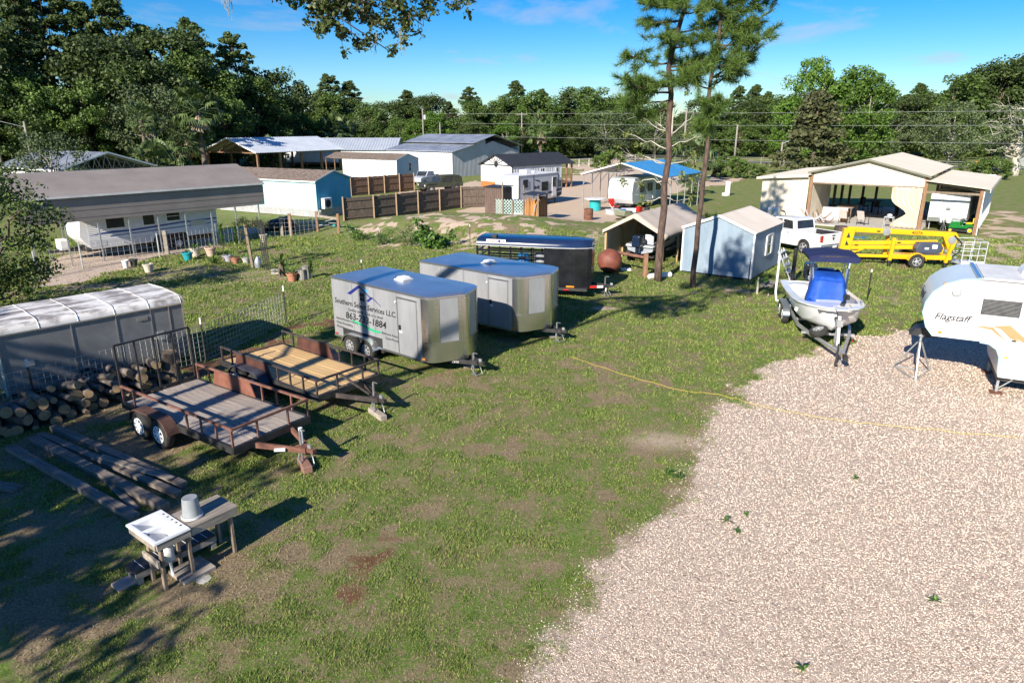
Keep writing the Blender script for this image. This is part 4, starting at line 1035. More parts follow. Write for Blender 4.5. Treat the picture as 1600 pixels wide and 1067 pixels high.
gable_roof(t, L, W, e, r, mat('pale_tan_roof', (.43, .39, .355), (.50, .455, .42), s=.8, rough=.5), .1, .1, pitch=.23, dep=.025)
for x_, y_ in ((-.045, -.045), (-.045, W - .03), (L - .05, -.045)): ob('corner_trim', B().box(x_, y_, .1, x_ + .09, y_ + .075, e), m_white, t)
for y_ in (-.08, W + .08): ob('rake_trim', B().beam((-.11, y_, e - .04), (-.11, W/2, r), .03, .12), m_white, t)
wn = window(t, (2.5, -.03, 1.45), .62, .95, 'y', -1)
for x in (2.05, 2.95): ob('shutter', B().box(x - .14, -.09, .95, x + .14, -.03, 1.95), m_white, t, bevel=.01)
ob('skid', B().box(.1, .1, 0, L - .1, W - .1, .12), m_dark, t)

# cream barn with two lean-to wings
BX, BY, BT = 31.63, 46.65, 53.4
t = thing('cream_barn', 'large open cream metal barn with timber posts and two lean-to wings', 'barn', (BX, BY), BT)
wr, wm, wl, L = 3.4, 7.58, 3.67, 14.26
er, em, rm, el = 3.14, 3.86, 4.84, 3.3
y1, y2, y3 = wr, wr + wm, wr + wm + wl
slope(t, -.4, L + .4, y1 - .25, em - .06, (y1 + y2)/2, rm, m_cream_roof, pitch=.9, dep=.012); slope(t, -.4, L + .4, y2 + .25, em - .06, (y1 + y2)/2 + .004, rm + .003, m_cream_roof, pitch=.9, dep=.012)
slope(t, -.4, L + .4, -.35, er - .03, y1, 3.50, m_cream_roof, pitch=.9, dep=.012); slope(t, -.4, L + .4, y3 + .35, el - .05, y2, 3.62, m_cream_roof, pitch=.9, dep=.012)
b = B()   # fascia boards under the roof edges
for (ya, za, yb, zb) in ((y1 - .25, em - .06, (y1 + y2)/2, rm), (y2 + .25, em - .06, (y1 + y2)/2, rm)): b.beam((-.42, ya, za - .05), (-.42, yb, zb - .05), .03, .13)
ob('fascia', b, mat('olive_trim', (.16, .16, .12), (.2, .2, .15), s=1), t)
ob('fascia', B().box(-.40, -.40, er - .26, L + .4, -.36, er + .0).beam((-.42, y3 + .35, el - .1), (-.42, y2 + .2, 3.5), .03, .14).box(-.4, y3 + .36, el - .2, L + .4, y3 + .39, el - .02), m_cream_roof, t)
b = B()   # gable panel above the opening, ribbed
k = 26; xs = []
for i in range(k): a_ = y1 + i * wm / k; xs += [(a_, 0), (a_ + wm/k*.75, 0), (a_ + wm/k*.82, .02), (a_ + wm/k*.95, .02)]
xs.append((y2, 0)); zt = lambda y: em + (rm - em) * (1 - abs((y - (y1 + y2)/2) / (wm/2))) - .05
b.loft([[(-.05 - h, y, 3.05) for y, h in xs], [(-.05 - h, y, zt(y)) for y, h in xs]]); ob('gable_panel', b, m_cream, t, solid=.03)
b = B(); k = 14; xs = []
for i in range(k): a_ = y2 + .2 + i * (wl - .2) / k; xs += [(a_, 0), (a_ + .19, 0), (a_ + .205, .02), (a_ + .24, .02)]
xs.append((y3, 0)); b.loft([[(-h, y, .15) for y, h in xs], [(-h, y, el + .25 * (y3 - y) / wl) for y, h in xs]]); ob('front_wall', b, m_cream, t, solid=.03)
b = B(); ribbed(b, (0, y3, .1), (1, 0, 0), (0, 0, 1), L, el - .1, .3, .02, (0, 1, 0)); ob('side_wall', b, m_cream, t, solid=.03)
b = B(); ribbed(b, (0, y2 - .1, .1), (1, 0, 0), (0, 0, 1), 6.0, em - .2, .3, .02, (0, -1, 0)); ob('inner_wall', b, m_cream, t, solid=.03)
b = B(); ribbed(b, (.4, .02, .1), (1, 0, 0), (0, 0, 1), L - .4, er - .15, .3, .02, (0, -1, 0)); ob('side_wall', b, m_white, t, solid=.03)
b = B(); ribbed(b, (L - .1, 0, .1), (0, 1, 0), (0, 0, 1), wr, er, .3, .02, (1, 0, 0)); ob('back_wall', b, m_white, t, solid=.03)
window(t, (L - .15, 1.2, 2.2), .9, .9, 'x', -1, m_black)
for y in (.08, y1, y2, ): post(t, (0, y, 0), (0, y, {0.08: er - .1}.get(y, em - .05)), .22, m_brownz)
ob('gutter_pipe', B().box(-.05, -.08, 0, .03, -.03, er - .1), m_white, t)
for x in (L * .55, L * .75, L - .15):
    for y in (y1, y2 - .1): post(t, (x, y, 0), (x, y, em - .05), .2, m_woodz)
post(t, (L - .15, y2 - 1.2, 0), (L - .15, y2 - 1.2, em), .2, m_woodz); post(t, (L - .15, y2 - 2.3, 0), (L - .15, y2 - 2.3, em), .2, m_woodz)
b = B()
for x in (0.1, L/4, L/2, L*3/4, L - .2):
    b.beam((x, y1, em - .15), (x, (y1 + y2)/2, rm - .12), .06, .2).beam((x, y2, em - .15), (x, (y1 + y2)/2, rm - .12), .06, .2).beam((x, .05, er - .2), (x, y1, 3.4), .06, .18).beam((x, y3, el - .25), (x, y2, 3.5), .06, .18)
    if x > .2: b.beam((x, y1, em - .25), (x, y2, em - .25), .06, .2)
ob('rafters', b, m_woodz, t)
ob('lintel', B().box(-.09, y1 + .1, 2.95, .03, y2 - .1, 3.05).box(-.04, 0.1, er - .5, .02, y1, er - .35), m_woodz, t)
ob('floor_slab', B().box(-1.3, y1 - .2, .0, L, y2 + .2, .10), m_conc, t)
# gathered curtain at the right of the opening
b = B(); rings = []
for i in range(15):
    f = i / 14; z = 2.98 - f * 2.85; pin = 1 - .55 * math.exp(-((f - .62) / .18) ** 2); ring = []
    for j in range(41):
        q = j / 40; ring.append((-.12 + .06 * math.sin(q * 34 + f * 2) * pin, y1 + .15 + 1.9 * q * pin * (1.0 if f < .62 else .9), z))
    rings.append(ring)
b.loft(rings); cur = ob('curtain', b, mat('cream_curtain', (.66, .56, .40), (.74, .65, .49), s=1.4, rough=.85, trans=.12), t, smooth=True, solid=.008)
hp = ob('heat_pump', B().box(-.42, y3 - .75, .35, -.10, y3 - 1.6, .98), m_white, t, bevel=.03)
ob('fan_grille', B().lathe([(.02, 0), (.22, 0), (.24, -.03), (.20, -.05)], (-.43, y3 - 1.05, .67), 'x', 16), m_steel, hp)
ob('pipe_cover', B().tube([(-.15, y3 - 1.7, .8), (-.2, y3 - 2.0, .75), (-.2, y3 - 2.15, .3), (-.15, y3 - 2.5, .12)], .04, 6), m_black, t)

# ---------------------------------------------------------------- trailers and vehicles
WM = {}
def wheel(t, x, y, R_, wd, style='spoke', out=-1, rim=.56, name='wheel'):
    key = (R_, wd, style, out, rim)
    if key not in WM:
        rr = R_ * rim; h = wd / 2
        tb = B().lathe([(rr, -h), (R_*.92, -h), (R_*.985, -h*.72), (R_, -h*.3), (R_, h*.3), (R_*.985, h*.72), (R_*.92, h), (rr, h)], (0, 0, 0), 'y', 24)
        rb = B(); o_ = out * h
        rb.lathe([(rr*1.0, o_*.7), (rr*1.04, o_*1.06), (rr*.90, o_*1.06), (rr*.86, o_*.72)], (0, 0, 0), 'y', 20)
        n = {'spoke': 8, 'steel': 8, 'alloy': 5}[style]
        for i in range(n):
            a = 2 * math.pi * i / n; d = Vector((math.cos(a), 0, math.sin(a)))
            rb.beam(d * rr * .15 + Vector((0, o_*1.02, 0)), d * rr * .93 + Vector((0, o_*1.02, 0)), rr * (.30 if style == 'alloy' else .24), .03, (0, 1, 0))
        rb.lathe([(.01, o_*.9), (rr*.42, o_*.9), (rr*.40, o_*1.1), (rr*.18, o_*1.25), (rr*.15, o_*1.4), (.01, o_*1.45)], (0, 0, 0), 'y', 14)
        def mk(nm, b, m):
            me = bpy.data.meshes.new(nm); me.from_pydata(b.v, [], b.f); fixn(me); me.materials.append(m); me.polygons.foreach_set('use_smooth', [True] * len(me.polygons)); me.set_sharp_from_angle(angle=R(40)); return me
        WM[key] = (mk('wheel', tb, m_rubber), mk('rim', rb, {'spoke': m_white, 'steel': m_rim, 'alloy': m_rim}[style]))
    a, b = WM[key]; o = ob(name, a, None, t); o.location = (x, y, R_); k = ob('rim', b, None, o); return o
m_rim = mat('silver_rim', (.55, .56, .58), (.68, .69, .70), s=6, rough=.35, metal=.6)
m_sgrey = mat('silver_grey_panel', (.30, .305, .32), (.44, .445, .465), s=1.1, rough=.4, metal=.35, st=(1.6, 1.6, .45), det=8, lo=.25, hi=.6, bump=.04, bs=3)
m_alu = mat('aluminium', (.62, .63, .65), (.74, .75, .76), s=2, rough=.25, metal=.9)
m_roofalu = mat('trailer_roof_metal', (.36, .42, .50), (.46, .52, .60), s=1.2, rough=.30, metal=.8, bump=.05, bs=2)
m_red = mat('red_reflector', (.45, .02, .015), (.55, .03, .02), s=3, rough=.3)
m_amber = mat('amber_lens', (.6, .22, .02), (.7, .28, .03), s=3, rough=.3)
m_navy = mat('navy_print', (.012, .018, .16), (.016, .024, .20), s=3, rough=.5)
m_ink = mat('black_print', (.012, .012, .014), (.016, .016, .018), s=3, rough=.5)
m_frame = mat('black_steel_frame', (.018, .018, .02), (.045, .043, .04), s=6, rough=.55)
def dplate():
    m = bpy.data.materials.new('diamond_plate'); m.use_nodes = True; t_ = m.node_tree; b = t_.nodes['Principled BSDF']; n = t_.nodes.new; l = t_.links.new
    b.inputs['Base Color'].default_value = (.72, .72, .72, 1); b.inputs['Metallic'].default_value = .95; b.inputs['Roughness'].default_value = .16
    tc = n('ShaderNodeTexCoord'); mp = n('ShaderNodeMapping'); mp.inputs['Rotation'].default_value = (0, 0, 0); mp.inputs['Scale'].default_value = (1, 1, 1)
    l(tc.outputs['Object'], mp.inputs[0]); ch = n('ShaderNodeTexVoronoi'); ch.inputs['Scale'].default_value = 26; ch.inputs['Randomness'].default_value = .15; l(mp.outputs[0], ch.inputs['Vector'])
    bp = n('ShaderNodeBump'); bp.inputs['Strength'].default_value = .45; bp.inputs['Distance'].default_value = .008; l(ch.outputs['Distance'], bp.inputs['Height']); l(bp.outputs[0], b.inputs['Normal']); return m
m_dplate = dplate()

m_jack = mat('dull_jack_steel', (.20, .20, .20), (.32, .32, .31), s=6, rough=.5, metal=.5)
def coupler(t, x, yc, z, tip, spread, m, jack_h=.75, plate=False):
    """A-frame tongue with ball coupler and jack: from x on the front to the tip"""
    b = B().beam((x, yc - spread, z), (tip, yc - .06, z), .06, .12).beam((x, yc + spread, z), (tip, yc + .06, z), .06, .12).box(tip - .25, yc - .09, z - .06, tip + .05, yc + .09, z + .07).box(tip + .03, yc - .05, z - .03, tip + .25, yc + .05, z + .06)
    tg = ob('tongue', b, m, t)
    ob('coupler_latch', B().box(tip + .05, yc - .02, z + .06, tip + .15, yc + .02, z + .14), m_steel, tg)
    jx = tip - .18
    jk = ob('jack', B().cyl((jx, yc, .05), (jx, yc, z + jack_h * .55), .022, n=8).cyl((jx, yc, z - .05), (jx, yc, z + jack_h * .5), .030, n=8).lathe([(.02, 0), (.09, 0), (.09, .02), (.03, .04)], (jx, yc, .02), 'z', 10).beam((jx, yc, z + jack_h * .55), (jx + .16, yc, z + jack_h * .55), .02), m_jack, t)
    pts = [(tip - .1, yc + .1, z - .04), (tip - .05, yc + .16, z * .5), (tip + .08, yc + .1, .06), (tip + .02, yc - .12, .05), (tip - .12, yc - .16, z * .55), (tip - .12, yc - .1, z - .04)]
    ob('safety_chain', B().tube(pts, .014, 5), m_steel, t); return tg

def fender(t, xc, y, R_, out, m, tandem=.0, wd=.26, name='fender', z=None):
    """arched mudguard over one or two wheels"""
    z = z or R_; rr = R_ * 1.17; b = B(); pts = []
    for i in range(9): a = math.pi * (1 - i / 16) - .15 * (1 - i / 8); pts.append((xc - tandem / 2 + rr * math.cos(a), z + rr * math.sin(a)))
    for i in range(9): a = math.pi / 2 * (1 - i / 8) + .15 * (i / 8); pts.append((xc + tandem / 2 + rr * math.cos(a), z + rr * math.sin(a)))
    rings = [[(px, y, pz) for px, pz in pts], [(px, y + out * wd, pz) for px, pz in pts], [(xc + (px - xc) * .965, y + out * wd, z + (pz - z) * .965 - .02) for px, pz in pts]]
    b.loft(rings); return ob(name, b, m, t, solid=.012, smooth=False)

def cargo(label, loc, rz, L, W, H, lettered):
    t = thing('cargo_trailer', label, 'trailer', loc, rz); z0 = .46; n = .78
    def outline(o=0.0):
        P = [(0, 0), (L, 0), (L + .17, .02), (L + .32, .09), (L + .42, .22), (L + n - .04, W/2 - .12), (L + n - .005, W/2 - .04), (L + n - .005, W/2 + .04), (L + n - .04, W/2 + .12), (L + .42, W - .22), (L + .32, W - .09), (L + .17, W - .02), (L, W), (0, W)]
        if not o: return P
        cx, cy = L/2, W/2; q = []
        for i, (x, y) in enumerate(P):
            a, c = Vector(P[i-1]), Vector(P[(i+1) % len(P)]); d = (c - a).normalized(); q.append((x + d.y * o, y - d.x * o))
        return q
    P = outline(); body = ob('body', B().prism(P, z0, H - .04), m_sgrey, t, bevel=.006)
    # crowned roof with rolled edge
    Q = outline(.012); k = len(Q); b = B(); c = [(L * .5, W/2, H + .045)]
    r0 = [(x, y, H - .07) for x, y in Q]; r1 = [(x, y, H - .015) for x, y in Q]; r2 = [(x + (L/2 - x) * .02, W/2 + (y - W/2) * .97, H + .008) for x, y in Q]; r3 = [(x + (L/2 - x) * .05, W/2 + (y - W/2) * .5, H + .035) for x, y in Q]
    b.loft([r0, r1, r2], True, False); ob('roof_trim', b, m_alu, t, smooth=False)
    b = B(); b.loft([r2, r3], True, False); kk = len(b.v); b.f.append(tuple(range(kk - k, kk))); ob('roof', b, m_roofalu, t)
    vt = ob('roof_vent', B().box(L*.55 - .22, W/2 - .22, H + .02, L*.55 + .22, W/2 + .22, H + .07), m_dirtywhite, t, bevel=.01)
    ob('vent_lid', B().loft([[(L*.55 + sx * .19, W/2 + sy * .19, H + .07) for sx, sy in ((-1,-1),(1,-1),(1,1),(-1,1))], [(L*.55 + sx * .13, W/2 + sy * .13, H + .15) for sx, sy in ((-1,-1),(1,-1),(1,1),(-1,1))]], True), m_white, vt, bevel=.02)
    # diamond plate: corner posts, lower stone guard, nose strip
    def strip(i0, i1, za, zb, off=.012, f0=0.0, f1=1.0):
        Q = outline(off); pts = [Vector(Q[i]) for i in range(i0, i1 + 1)]
        if f0: pts[0] = pts[0].lerp(pts[1], f0)
        if f1 < 1: pts[-1] = pts[-2].lerp(pts[-1], f1)
        b = B().loft([[(p.x, p.y, za) for p in pts], [(p.x, p.y, zb) for p in pts]]); return ob('stone_guard', b, m_dplate, t, smooth=True)
    zg = z0 + .60
    strip(1, 5, zg + .02, H - .08, .012, 0, .10); strip(8, 12, zg + .02, H - .08, .012, .90, 1); strip(4, 9, zg + .02, H - .08, .010, .84, .16)
    strip(1, 12, z0 + .01, zg - .02, .012)
    Q = outline(.018); b = B(); ii = range(1, 13); b.loft([[(Q[i][0], Q[i][1], zg - .02) for i in ii], [(Q[i][0], Q[i][1], zg + .02) for i in ii]]); ob('trim_strip', b, m_alu, t)
    # bottom trim and panel seams
    ob('bottom_trim', B().box(0, -.014, z0 - .02, L, .0, z0 + .05).box(0, W, z0 - .02, L, W + .014, z0 + .05), m_alu, t)
    for i in range(1, 4): ob('panel_seam', B().box(L * i / 4 - .006, -.004, z0 + .05, L * i / 4 + .006, 0, H - .07), m_alu, t)
    xd = L - 1.02
    d = ob('side_door', B().box(xd, -.022, z0 + .07, xd + .82, -.002, H - .22), m_sgrey, t, bevel=.006)
    ob('door_frame', B().box(xd - .03, -.028, H - .22, xd + .86, -.002, H - .17).box(xd - .025, -.02, z0 + .05, xd - .005, -.002, H - .2).box(xd + .825, -.03, z0 + .05, xd + .85, -.002, H - .2), m_alu, t)
    ob('latch', B().box(xd + .03, -.034, z0 + .82, xd + .12, -.02, z0 + .97), m_ink, d); ob('hasp', B().box(xd + .05, -.042, z0 + .74, xd + .18, -.02, z0 + .80), m_white, d)
    ob('door_hold', B().lathe([(.005, 0), (.03, 0), (.03, -.03)], (xd - .1, -.002, H - .35), 'y', 8), m_white, t)
    for x in (.12, L + .05): ob('marker_light', B().box(x - .06, -.03, z0 + .07, x + .06, -.012, z0 + .12), m_amber if x > 1 else m_red, t)
    wr_, xc = .345, L * .34; tand = .82
    for out, y in ((-1, -.11), (1, W + .11)):
        for s in (-1, 1): wheel(t, xc + s * tand / 2, y, wr_, .21, 'steel', out)
        f = fender(t, xc, 0 if out < 0 else W, wr_, out, m_alu, tand, .24)
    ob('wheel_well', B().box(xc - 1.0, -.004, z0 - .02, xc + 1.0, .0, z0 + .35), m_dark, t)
    ob('chassis', B().box(.1, .25, z0 - .12, L + .1, .32, z0).box(.1, W - .32, z0 - .12, L + .1, W - .25, z0).box(xc - .9, .1, .28, xc + .9, W - .1, z0), m_frame, t)
    tg = coupler(t, L + .2, W/2, z0 - .04, L + n + .45, .45, m_frame, .5)
    if lettered:
        # text runs towards the front when read from the camera's side
        def put(s, x, z, size, **k): return letters('lettering', s, size, frame((x, -.005, z), (1, 0, 0), (0, 0, 1)), m_ink, t, .0015, **k)
        put('Southern Select Services LLC.', .12, 1.62, .245, sx=1.03, shear=.12, bold=.003); put('Quality work 1 Job at a time!', .80, 1.45, .135, shear=.12, sx=1.1)
        put('863-233-1884', .66, 1.17, .32, shear=.12, bold=.005, sx=1.12)
        for i, s in enumerate(('•Interior/Exterior Painting', '•Home Remodeling', '•Flooring')): put(s, .12, 1.06 - i * .14, .11, shear=.1)
        put('•Bathroom Remodels', 2.42, .98, .11, shear=.1); put('Decks•Porches', 2.62, .84, .11, shear=.1)
        y = -.006
        def poly(pts, m, nm='logo'): return ob(nm, B().prism([(px_ * 1.1, pz_) for px_, pz_ in pts], y - .002, y + .004, 'y'), m, t)
        poly([(.75, 2.02), (1.28, 2.36), (1.36, 2.36), (1.42, 2.30), (1.30, 2.27), (.90, 2.00)], m_navy)
        poly([(1.40, 2.32), (1.88, 2.03), (1.86, 2.00), (1.38, 2.29)], m_navy)
        poly([(1.62, 1.92), (1.84, 2.08), (1.90, 2.08), (1.95, 2.04), (1.88, 2.03), (1.72, 1.90)], m_navy); poly([(1.94, 2.06), (2.26, 1.86), (2.25, 1.85), (1.92, 2.04)], m_navy)
        poly([(1.50, 2.25), (1.60, 2.29), (1.70, 2.27), (1.75, 2.18), (1.66, 2.22)], mat('sky_blue_print', (.05, .42, .75), (.06, .46, .8), s=3, rough=.5))
        for i in range(2):
            for j in range(2): ob('logo', B().box(1.47 + i * .12, y - .002, 1.88 + j * .14, 1.57 + i * .12, y + .004, 2.0 + j * .14), m_ink, t)
        sw = [(.75, 1.13), (1.1, 1.12), (1.45, 1.04), (1.9, .98), (2.2, 1.0)]
        poly([(x, z + .015) for x, z in sw[:1]] + [(1.1, 1.15), (1.45, 1.10), (1.9, 1.03), (2.25, 1.03), (2.15, .97), (1.9, .95), (1.45, 1.01), (1.1, 1.09)], mat('green_print', (.02, .36, .16), (.03, .42, .2), s=3, rough=.5))
        letters('lettering', '7X10', .10, frame((L + .55, W/2 - .42, z0 - .08), (1, .55, 0), (0, 0, 1)), m_white, tg, .001)
    return t
cargo('silver cargo trailer with a house logo, company name and phone number', (-5.95, 22.0), -39.9, 4.30, 2.15, 2.47, True)
cargo('plain silver cargo trailer parked between the lettered one and the stock trailer', (-3.45, 25.18), -38.4, 4.42, 2.3, 2.37, False)

# wood blocks under the jacks
def block(loc, rz, l, w_, h, label, m=None):
    o = ob('wood_block', B().box(-l/2, -w_/2, 0, l/2, w_/2, h), m or m_wood, None, bevel=.012); o.location = (loc[0], loc[1], 0.0); o.rotation_euler = (0, 0, R(rz)); tag(o, label, 'block'); return o
q = G(735, 573); block(q, 20, .45, .2, .07, 'broken wood scrap under the coupler of the lettered cargo trailer')
q = G(868, 527); block(q, 10, .45, .2, .07, 'wood scrap under the coupler of the plain cargo trailer')

# black livestock trailer
t = thing('livestock_trailer', 'black livestock trailer with navy roof, slatted sides and solid nose', 'trailer', (-1.55, 29.75), -14.5)
L, W, z0, H = 5.05, 1.85, .5, 2.2
m_blk = mat('gloss_black', (.010, .011, .014), (.02, .021, .025), s=2, rough=.22, coat=.4)
m_bluetop = mat('navy_roof', (.008, .018, .055), (.014, .03, .085), s=1.5, rough=.22, coat=.3)
xs = [0, .25, L * .5, L - 1.2, L - .7, L - .1]
rings = []
for x, inset, dz in [(0, .0, 0), (.12, 0, 0), (3.6, 0, 0), (4.35, .1, 0), (4.85, .40, -.02), (5.0, .55, -.03)]:
    y0, y1 = inset, W - inset; ring = []
    for j in range(13):
        a = math.pi * j / 12; ring.append((x, W/2 - (W/2 - inset) * math.copysign(abs(math.cos(a)) ** .45, math.cos(a)), H + dz + .32 * math.sin(a) ** .7))
    rings.append(ring)
b = B().loft(rings); b.f.append(tuple(range(12, -1, -1))); b.f.append(tuple(range(5*13, 6*13))); ob('roof', b, m_bluetop, t, smooth=True, auto=45)
ob('roof_trim', B().tube([(0, -.02, H), (3.6, -.02, H), (4.35, .08, H), (4.85, .38, H - .02), (5.02, .55, H - .02), (5.02, W - .55, H - .02), (4.85, W - .38, H - .02), (3.6, W + .02, H), (0, W + .02, H)], .013, 5), m_white, t)
ob('nose_panel', B().loft([[(3.05, 0, z0 + .15), (3.6, 0, z0 + .02), (4.35, .1, z0 - .03), (4.85, .4, z0 + .0), (5.0, .55, z0), (5.0, W - .55, z0), (4.85, W - .4, z0), (4.35, W - .1, z0), (3.6, W, z0), (3.05, W, z0 + .15)], [(3.05, 0, H), (3.6, 0, H), (4.35, .1, H), (4.85, .4, H - .02), (5.0, .55, H - .03), (5.0, W - .55, H - .03), (4.85, W - .4, H - .02), (4.35, W - .1, H), (3.6, W, H), (3.05, W, H)]]), m_blk, t, solid=.03)
for y in (.0, W):
    for i in range(6): ob('slat', B().box(0, y - .012, .75 + i * .24, 3.05, y + .012, .83 + i * .24), m_blk, t)
    for i in range(7): ob('upright', B().box(.02 + i * .5, y - .03, z0, .07 + i * .5, y + .03, H), m_blk, t)
    ob('lower_panel', B().box(0, y - .015, z0, 3.05, y + .015, .72), m_blk, t)
b = B()
for i in range(5): b.box(-.02, .05, .8 + i * .28, .02, W - .05, .86 + i * .28)
b.box(-.02, 0, z0, .02, .08, H).box(-.02, W - .08, z0, .02, W, H).box(-.02, W/2 - .03, z0, .02, W/2 + .03, H); ob('rear_gate', b, m_blk, t)
ob('floor', B().box(0, 0, z0 - .12, 4.9, W, z0), m_frame, t)
for y, o_ in ((-.1, -1), (W + .1, 1)):
    for x in (1.7, 2.5): wheel(t, x, y, .34, .2, 'steel', o_)
    fender(t, 2.1, 0 if o_ < 0 else W, .34, o_, m_blk, .8, .22)
tg = coupler(t, 4.8, W/2, z0 - .02, 5.75, .4, m_frame)
for i in range(3): ob('reflector_tape', B().box(2.9 + i * .5, -.03, z0 - .1, 3.12 + i * .5, -.018, z0 - .05), m_red if i % 2 == 0 else m_white, t)
ob('reflector_tape', B().beam((4.95, W/2 - .40, z0 - .02), (5.25, W/2 - .28, z0 - .02), .075, .1), m_red, tg); ob('reflector_tape', B().beam((5.25, W/2 - .28, z0 - .02), (5.5, W/2 - .17, z0 - .02), .075, .1), m_white, tg)
sg = ob('name_plate', B().box(.45, -.035, H + .10, 1.32, -.015, H + .27), m_white, t); sg.location = (0, .02, 0); sg.rotation_euler = (R(0), 0, 0)
b = B()
for i in range(8):
    if i not in (5,): x = .50 + i * .10; b.box(x, -.04, H + .13, x + .022, -.033, H + .24).box(x + .022, -.04, H + (.22 if i % 2 else .13), x + .066, -.033, H + (.24 if i % 2 else .15)).box(x + .05, -.04, H + .13, x + .068, -.033, H + (.24 if i % 3 else .18))
ob('lettering', b, m_red, sg); ob('emblem', B().prism([(.99, H + .25), (1.08, H + .25), (1.08, H + .17), (1.035, H + .11), (.99, H + .17)], -.042, -.033, 'y'), m_navy, sg)
ob('lettering', B().box(4.0, .02, z0 + .02, 4.35, .06, z0 + .09), m_amber, t)
ob('roof_box', B().box(.62, .2, H + .24, .86, .45, H + .42), m_black, t, bevel=.02)
# what the stock trailer carries
def loaded(name, b, m, label, cat, loc, rz=0, smooth=False):
    o = ob(name, b, m, None, smooth=smooth, auto=40 if smooth else None); o.location = loc; o.rotation_euler = (0, 0, R(rz)); tag(o, label, cat); return o
def T(t, x, y, z=0.0):
    a = t.rotation_euler.z; return (t.location.x + x * math.cos(a) - y * math.sin(a), t.location.y + x * math.sin(a) + y * math.cos(a), t.location.z + z)
m_bdrum = mat('blue_plastic', (.02, .16, .42), (.03, .22, .52), s=3, rough=.4)
drum = lambda r_, h: B().lathe([(r_*.9, 0), (r_, .03), (r_, h*.32), (r_*1.04, h*.34), (r_, h*.36), (r_, h*.64), (r_*1.04, h*.66), (r_, h*.68), (r_, h - .03), (r_*.9, h)], (0, 0, 0), 'z', 18)
loaded('plastic_drum', drum(.28, .9), m_bdrum, 'blue plastic drum inside the black stock trailer', 'drum', T(t, 2.0, .5, z0 + .4), 0, True)
loaded('plastic_tote', B().loft([[(sx*.22, sy*.3, 0) for sx, sy in ((-1,-1),(1,-1),(1,1),(-1,1))], [(sx*.27, sy*.36, .5) for sx, sy in ((-1,-1),(1,-1),(1,1),(-1,1))]], True), mat('teal_plastic', (.03, .22, .28), (.04, .28, .34), s=3, rough=.5), 'teal plastic tote inside the black stock trailer', 'tote', T(t, 2.45, .5, z0 + .3))
loaded('water_tank', drum(.32, 1.3), mat('grey_plastic', (.20, .22, .24), (.27, .29, .31), s=3, rough=.5), 'grey plastic tank behind the slats of the stock trailer', 'tank', T(t, 2.82, .45, z0 + .1), 0, True)
b = B()
for i in range(10): b.box(-.9 + (i % 5) * .36, -.3, .0 + (i // 5) * .3, -.6 + (i % 5) * .36, .3, .28 + (i // 5) * .3)
for i in range(3): loaded('crate', B().box(-.25, -.3, 0, .25, .3, .45).box(-.28, -.33, .38, .28, .33, .45), mat('brown_crate', (.16, .09, .06), (.24, .15, .1), s=3), ['brown crate at the rear gate inside the stock trailer', 'brown crate in the middle of the stock trailer load', 'brown crate beside the blue drum in the stock trailer'][i], 'crate', T(t, .5 + i * .5, .6, z0 + .02))

# flatbed utility trailers
def utility(label, loc, rz, L, W, plank_m, frame_m, rail_m, rust, gate, side_panel_m):
    t = thing('utility_trailer', label, 'trailer', loc, rz); zd = .60; hr = .42
    n = round(W / .165); pw = W / n
    base = None
    for i in range(n):
        me_ = base or None
        o = ob('plank', B().box(.02, -pw/2 + .006, zd - .045, L - .02, pw/2 - .006, zd), plank_m, t, bevel=.004) if base is None else ob('plank', base, None, t, bevel=.004)
        base = base or o.data; o.location = (0, pw * (i + .5), -.004 * (i % 3)); o.rotation_euler = (0, 0, 0)
    ob('frame', B().box(0, -.06, zd - .16, L, 0, zd + .01).box(0, W, zd - .16, L, W + .06, zd + .01).box(-.06, -.06, zd - .16, 0, W + .06, zd + .01).box(L, -.06, zd - .16, L + .06, W + .06, zd + .01).box(L*.25, 0, zd - .15, L*.25 + .06, W, zd - .05).box(L*.75, 0, zd - .15, L*.75 + .06, W, zd - .05), frame_m, t)
    xc, tand, wr_ = L * .36, .84, .36
    fx0, fx1 = xc - .9, xc + .9
    for y, o_ in ((-.03, -1), (W + .03, 1)):
        ob('rail', B().beam((0, y, zd + hr), (L + .03, y, zd + hr), .05), rail_m, t)
        for k_ in range(9):
            x = L * k_ / 8 + .03 * (1 if k_ == 0 else 0)
            if not (fx0 < x < fx1) or gate and y > 0 and False: ob('upright', B().box(x - .02, y - .02, zd - .1, x + .02, y + .02, zd + hr), rail_m, t)
        for s in (-1, 1): wheel(t, xc + s * tand / 2, y + o_ * .20, wr_, .2, 'spoke', o_)
        fender(t, xc, y + o_ * .03, wr_, o_, rust, tand, .28)
        if o_ > 0 or not gate: ob('side_plate', B().prism([(fx0, zd + .01), (fx1, zd + .01), (fx1 - .18, zd + hr - .04), (fx0 + .12, zd + hr - .04)], y - .012, y + .012, 'y'), side_panel_m, t)
    ob('rail', B().beam((L + .03, -.05, zd + hr), (L + .03, W + .05, zd + hr), .05), rail_m, t)
    for y in (W * .30, W * .72): ob('upright', B().box(L + .01, y - .02, zd - .1, L + .05, y + .02, zd + hr), rail_m, t)
    tg = coupler(t, L, W/2, zd - .14, L + 1.15, .5, rail_m, .8)
    return t, tg
m_oldplank = mat('grey_plank', (.27, .225, .19), (.42, .365, .32), s=2.0, rough=.9, bump=.35, st=(.8, 9, 9), rnd=.14)
m_newplank = mat('fresh_plank', (.50, .315, .135), (.63, .43, .21), s=1.6, rough=.75, bump=.2, st=(.7, 9, 9), rnd=.10)
m_rustrail = mat('rusty_rail', (.13, .055, .038), (.25, .12, .085), s=4, rough=.8)
m_rustplate = mat('rusty_plate', (.15, .055, .035), (.26, .105, .07), s=3, rough=.85)
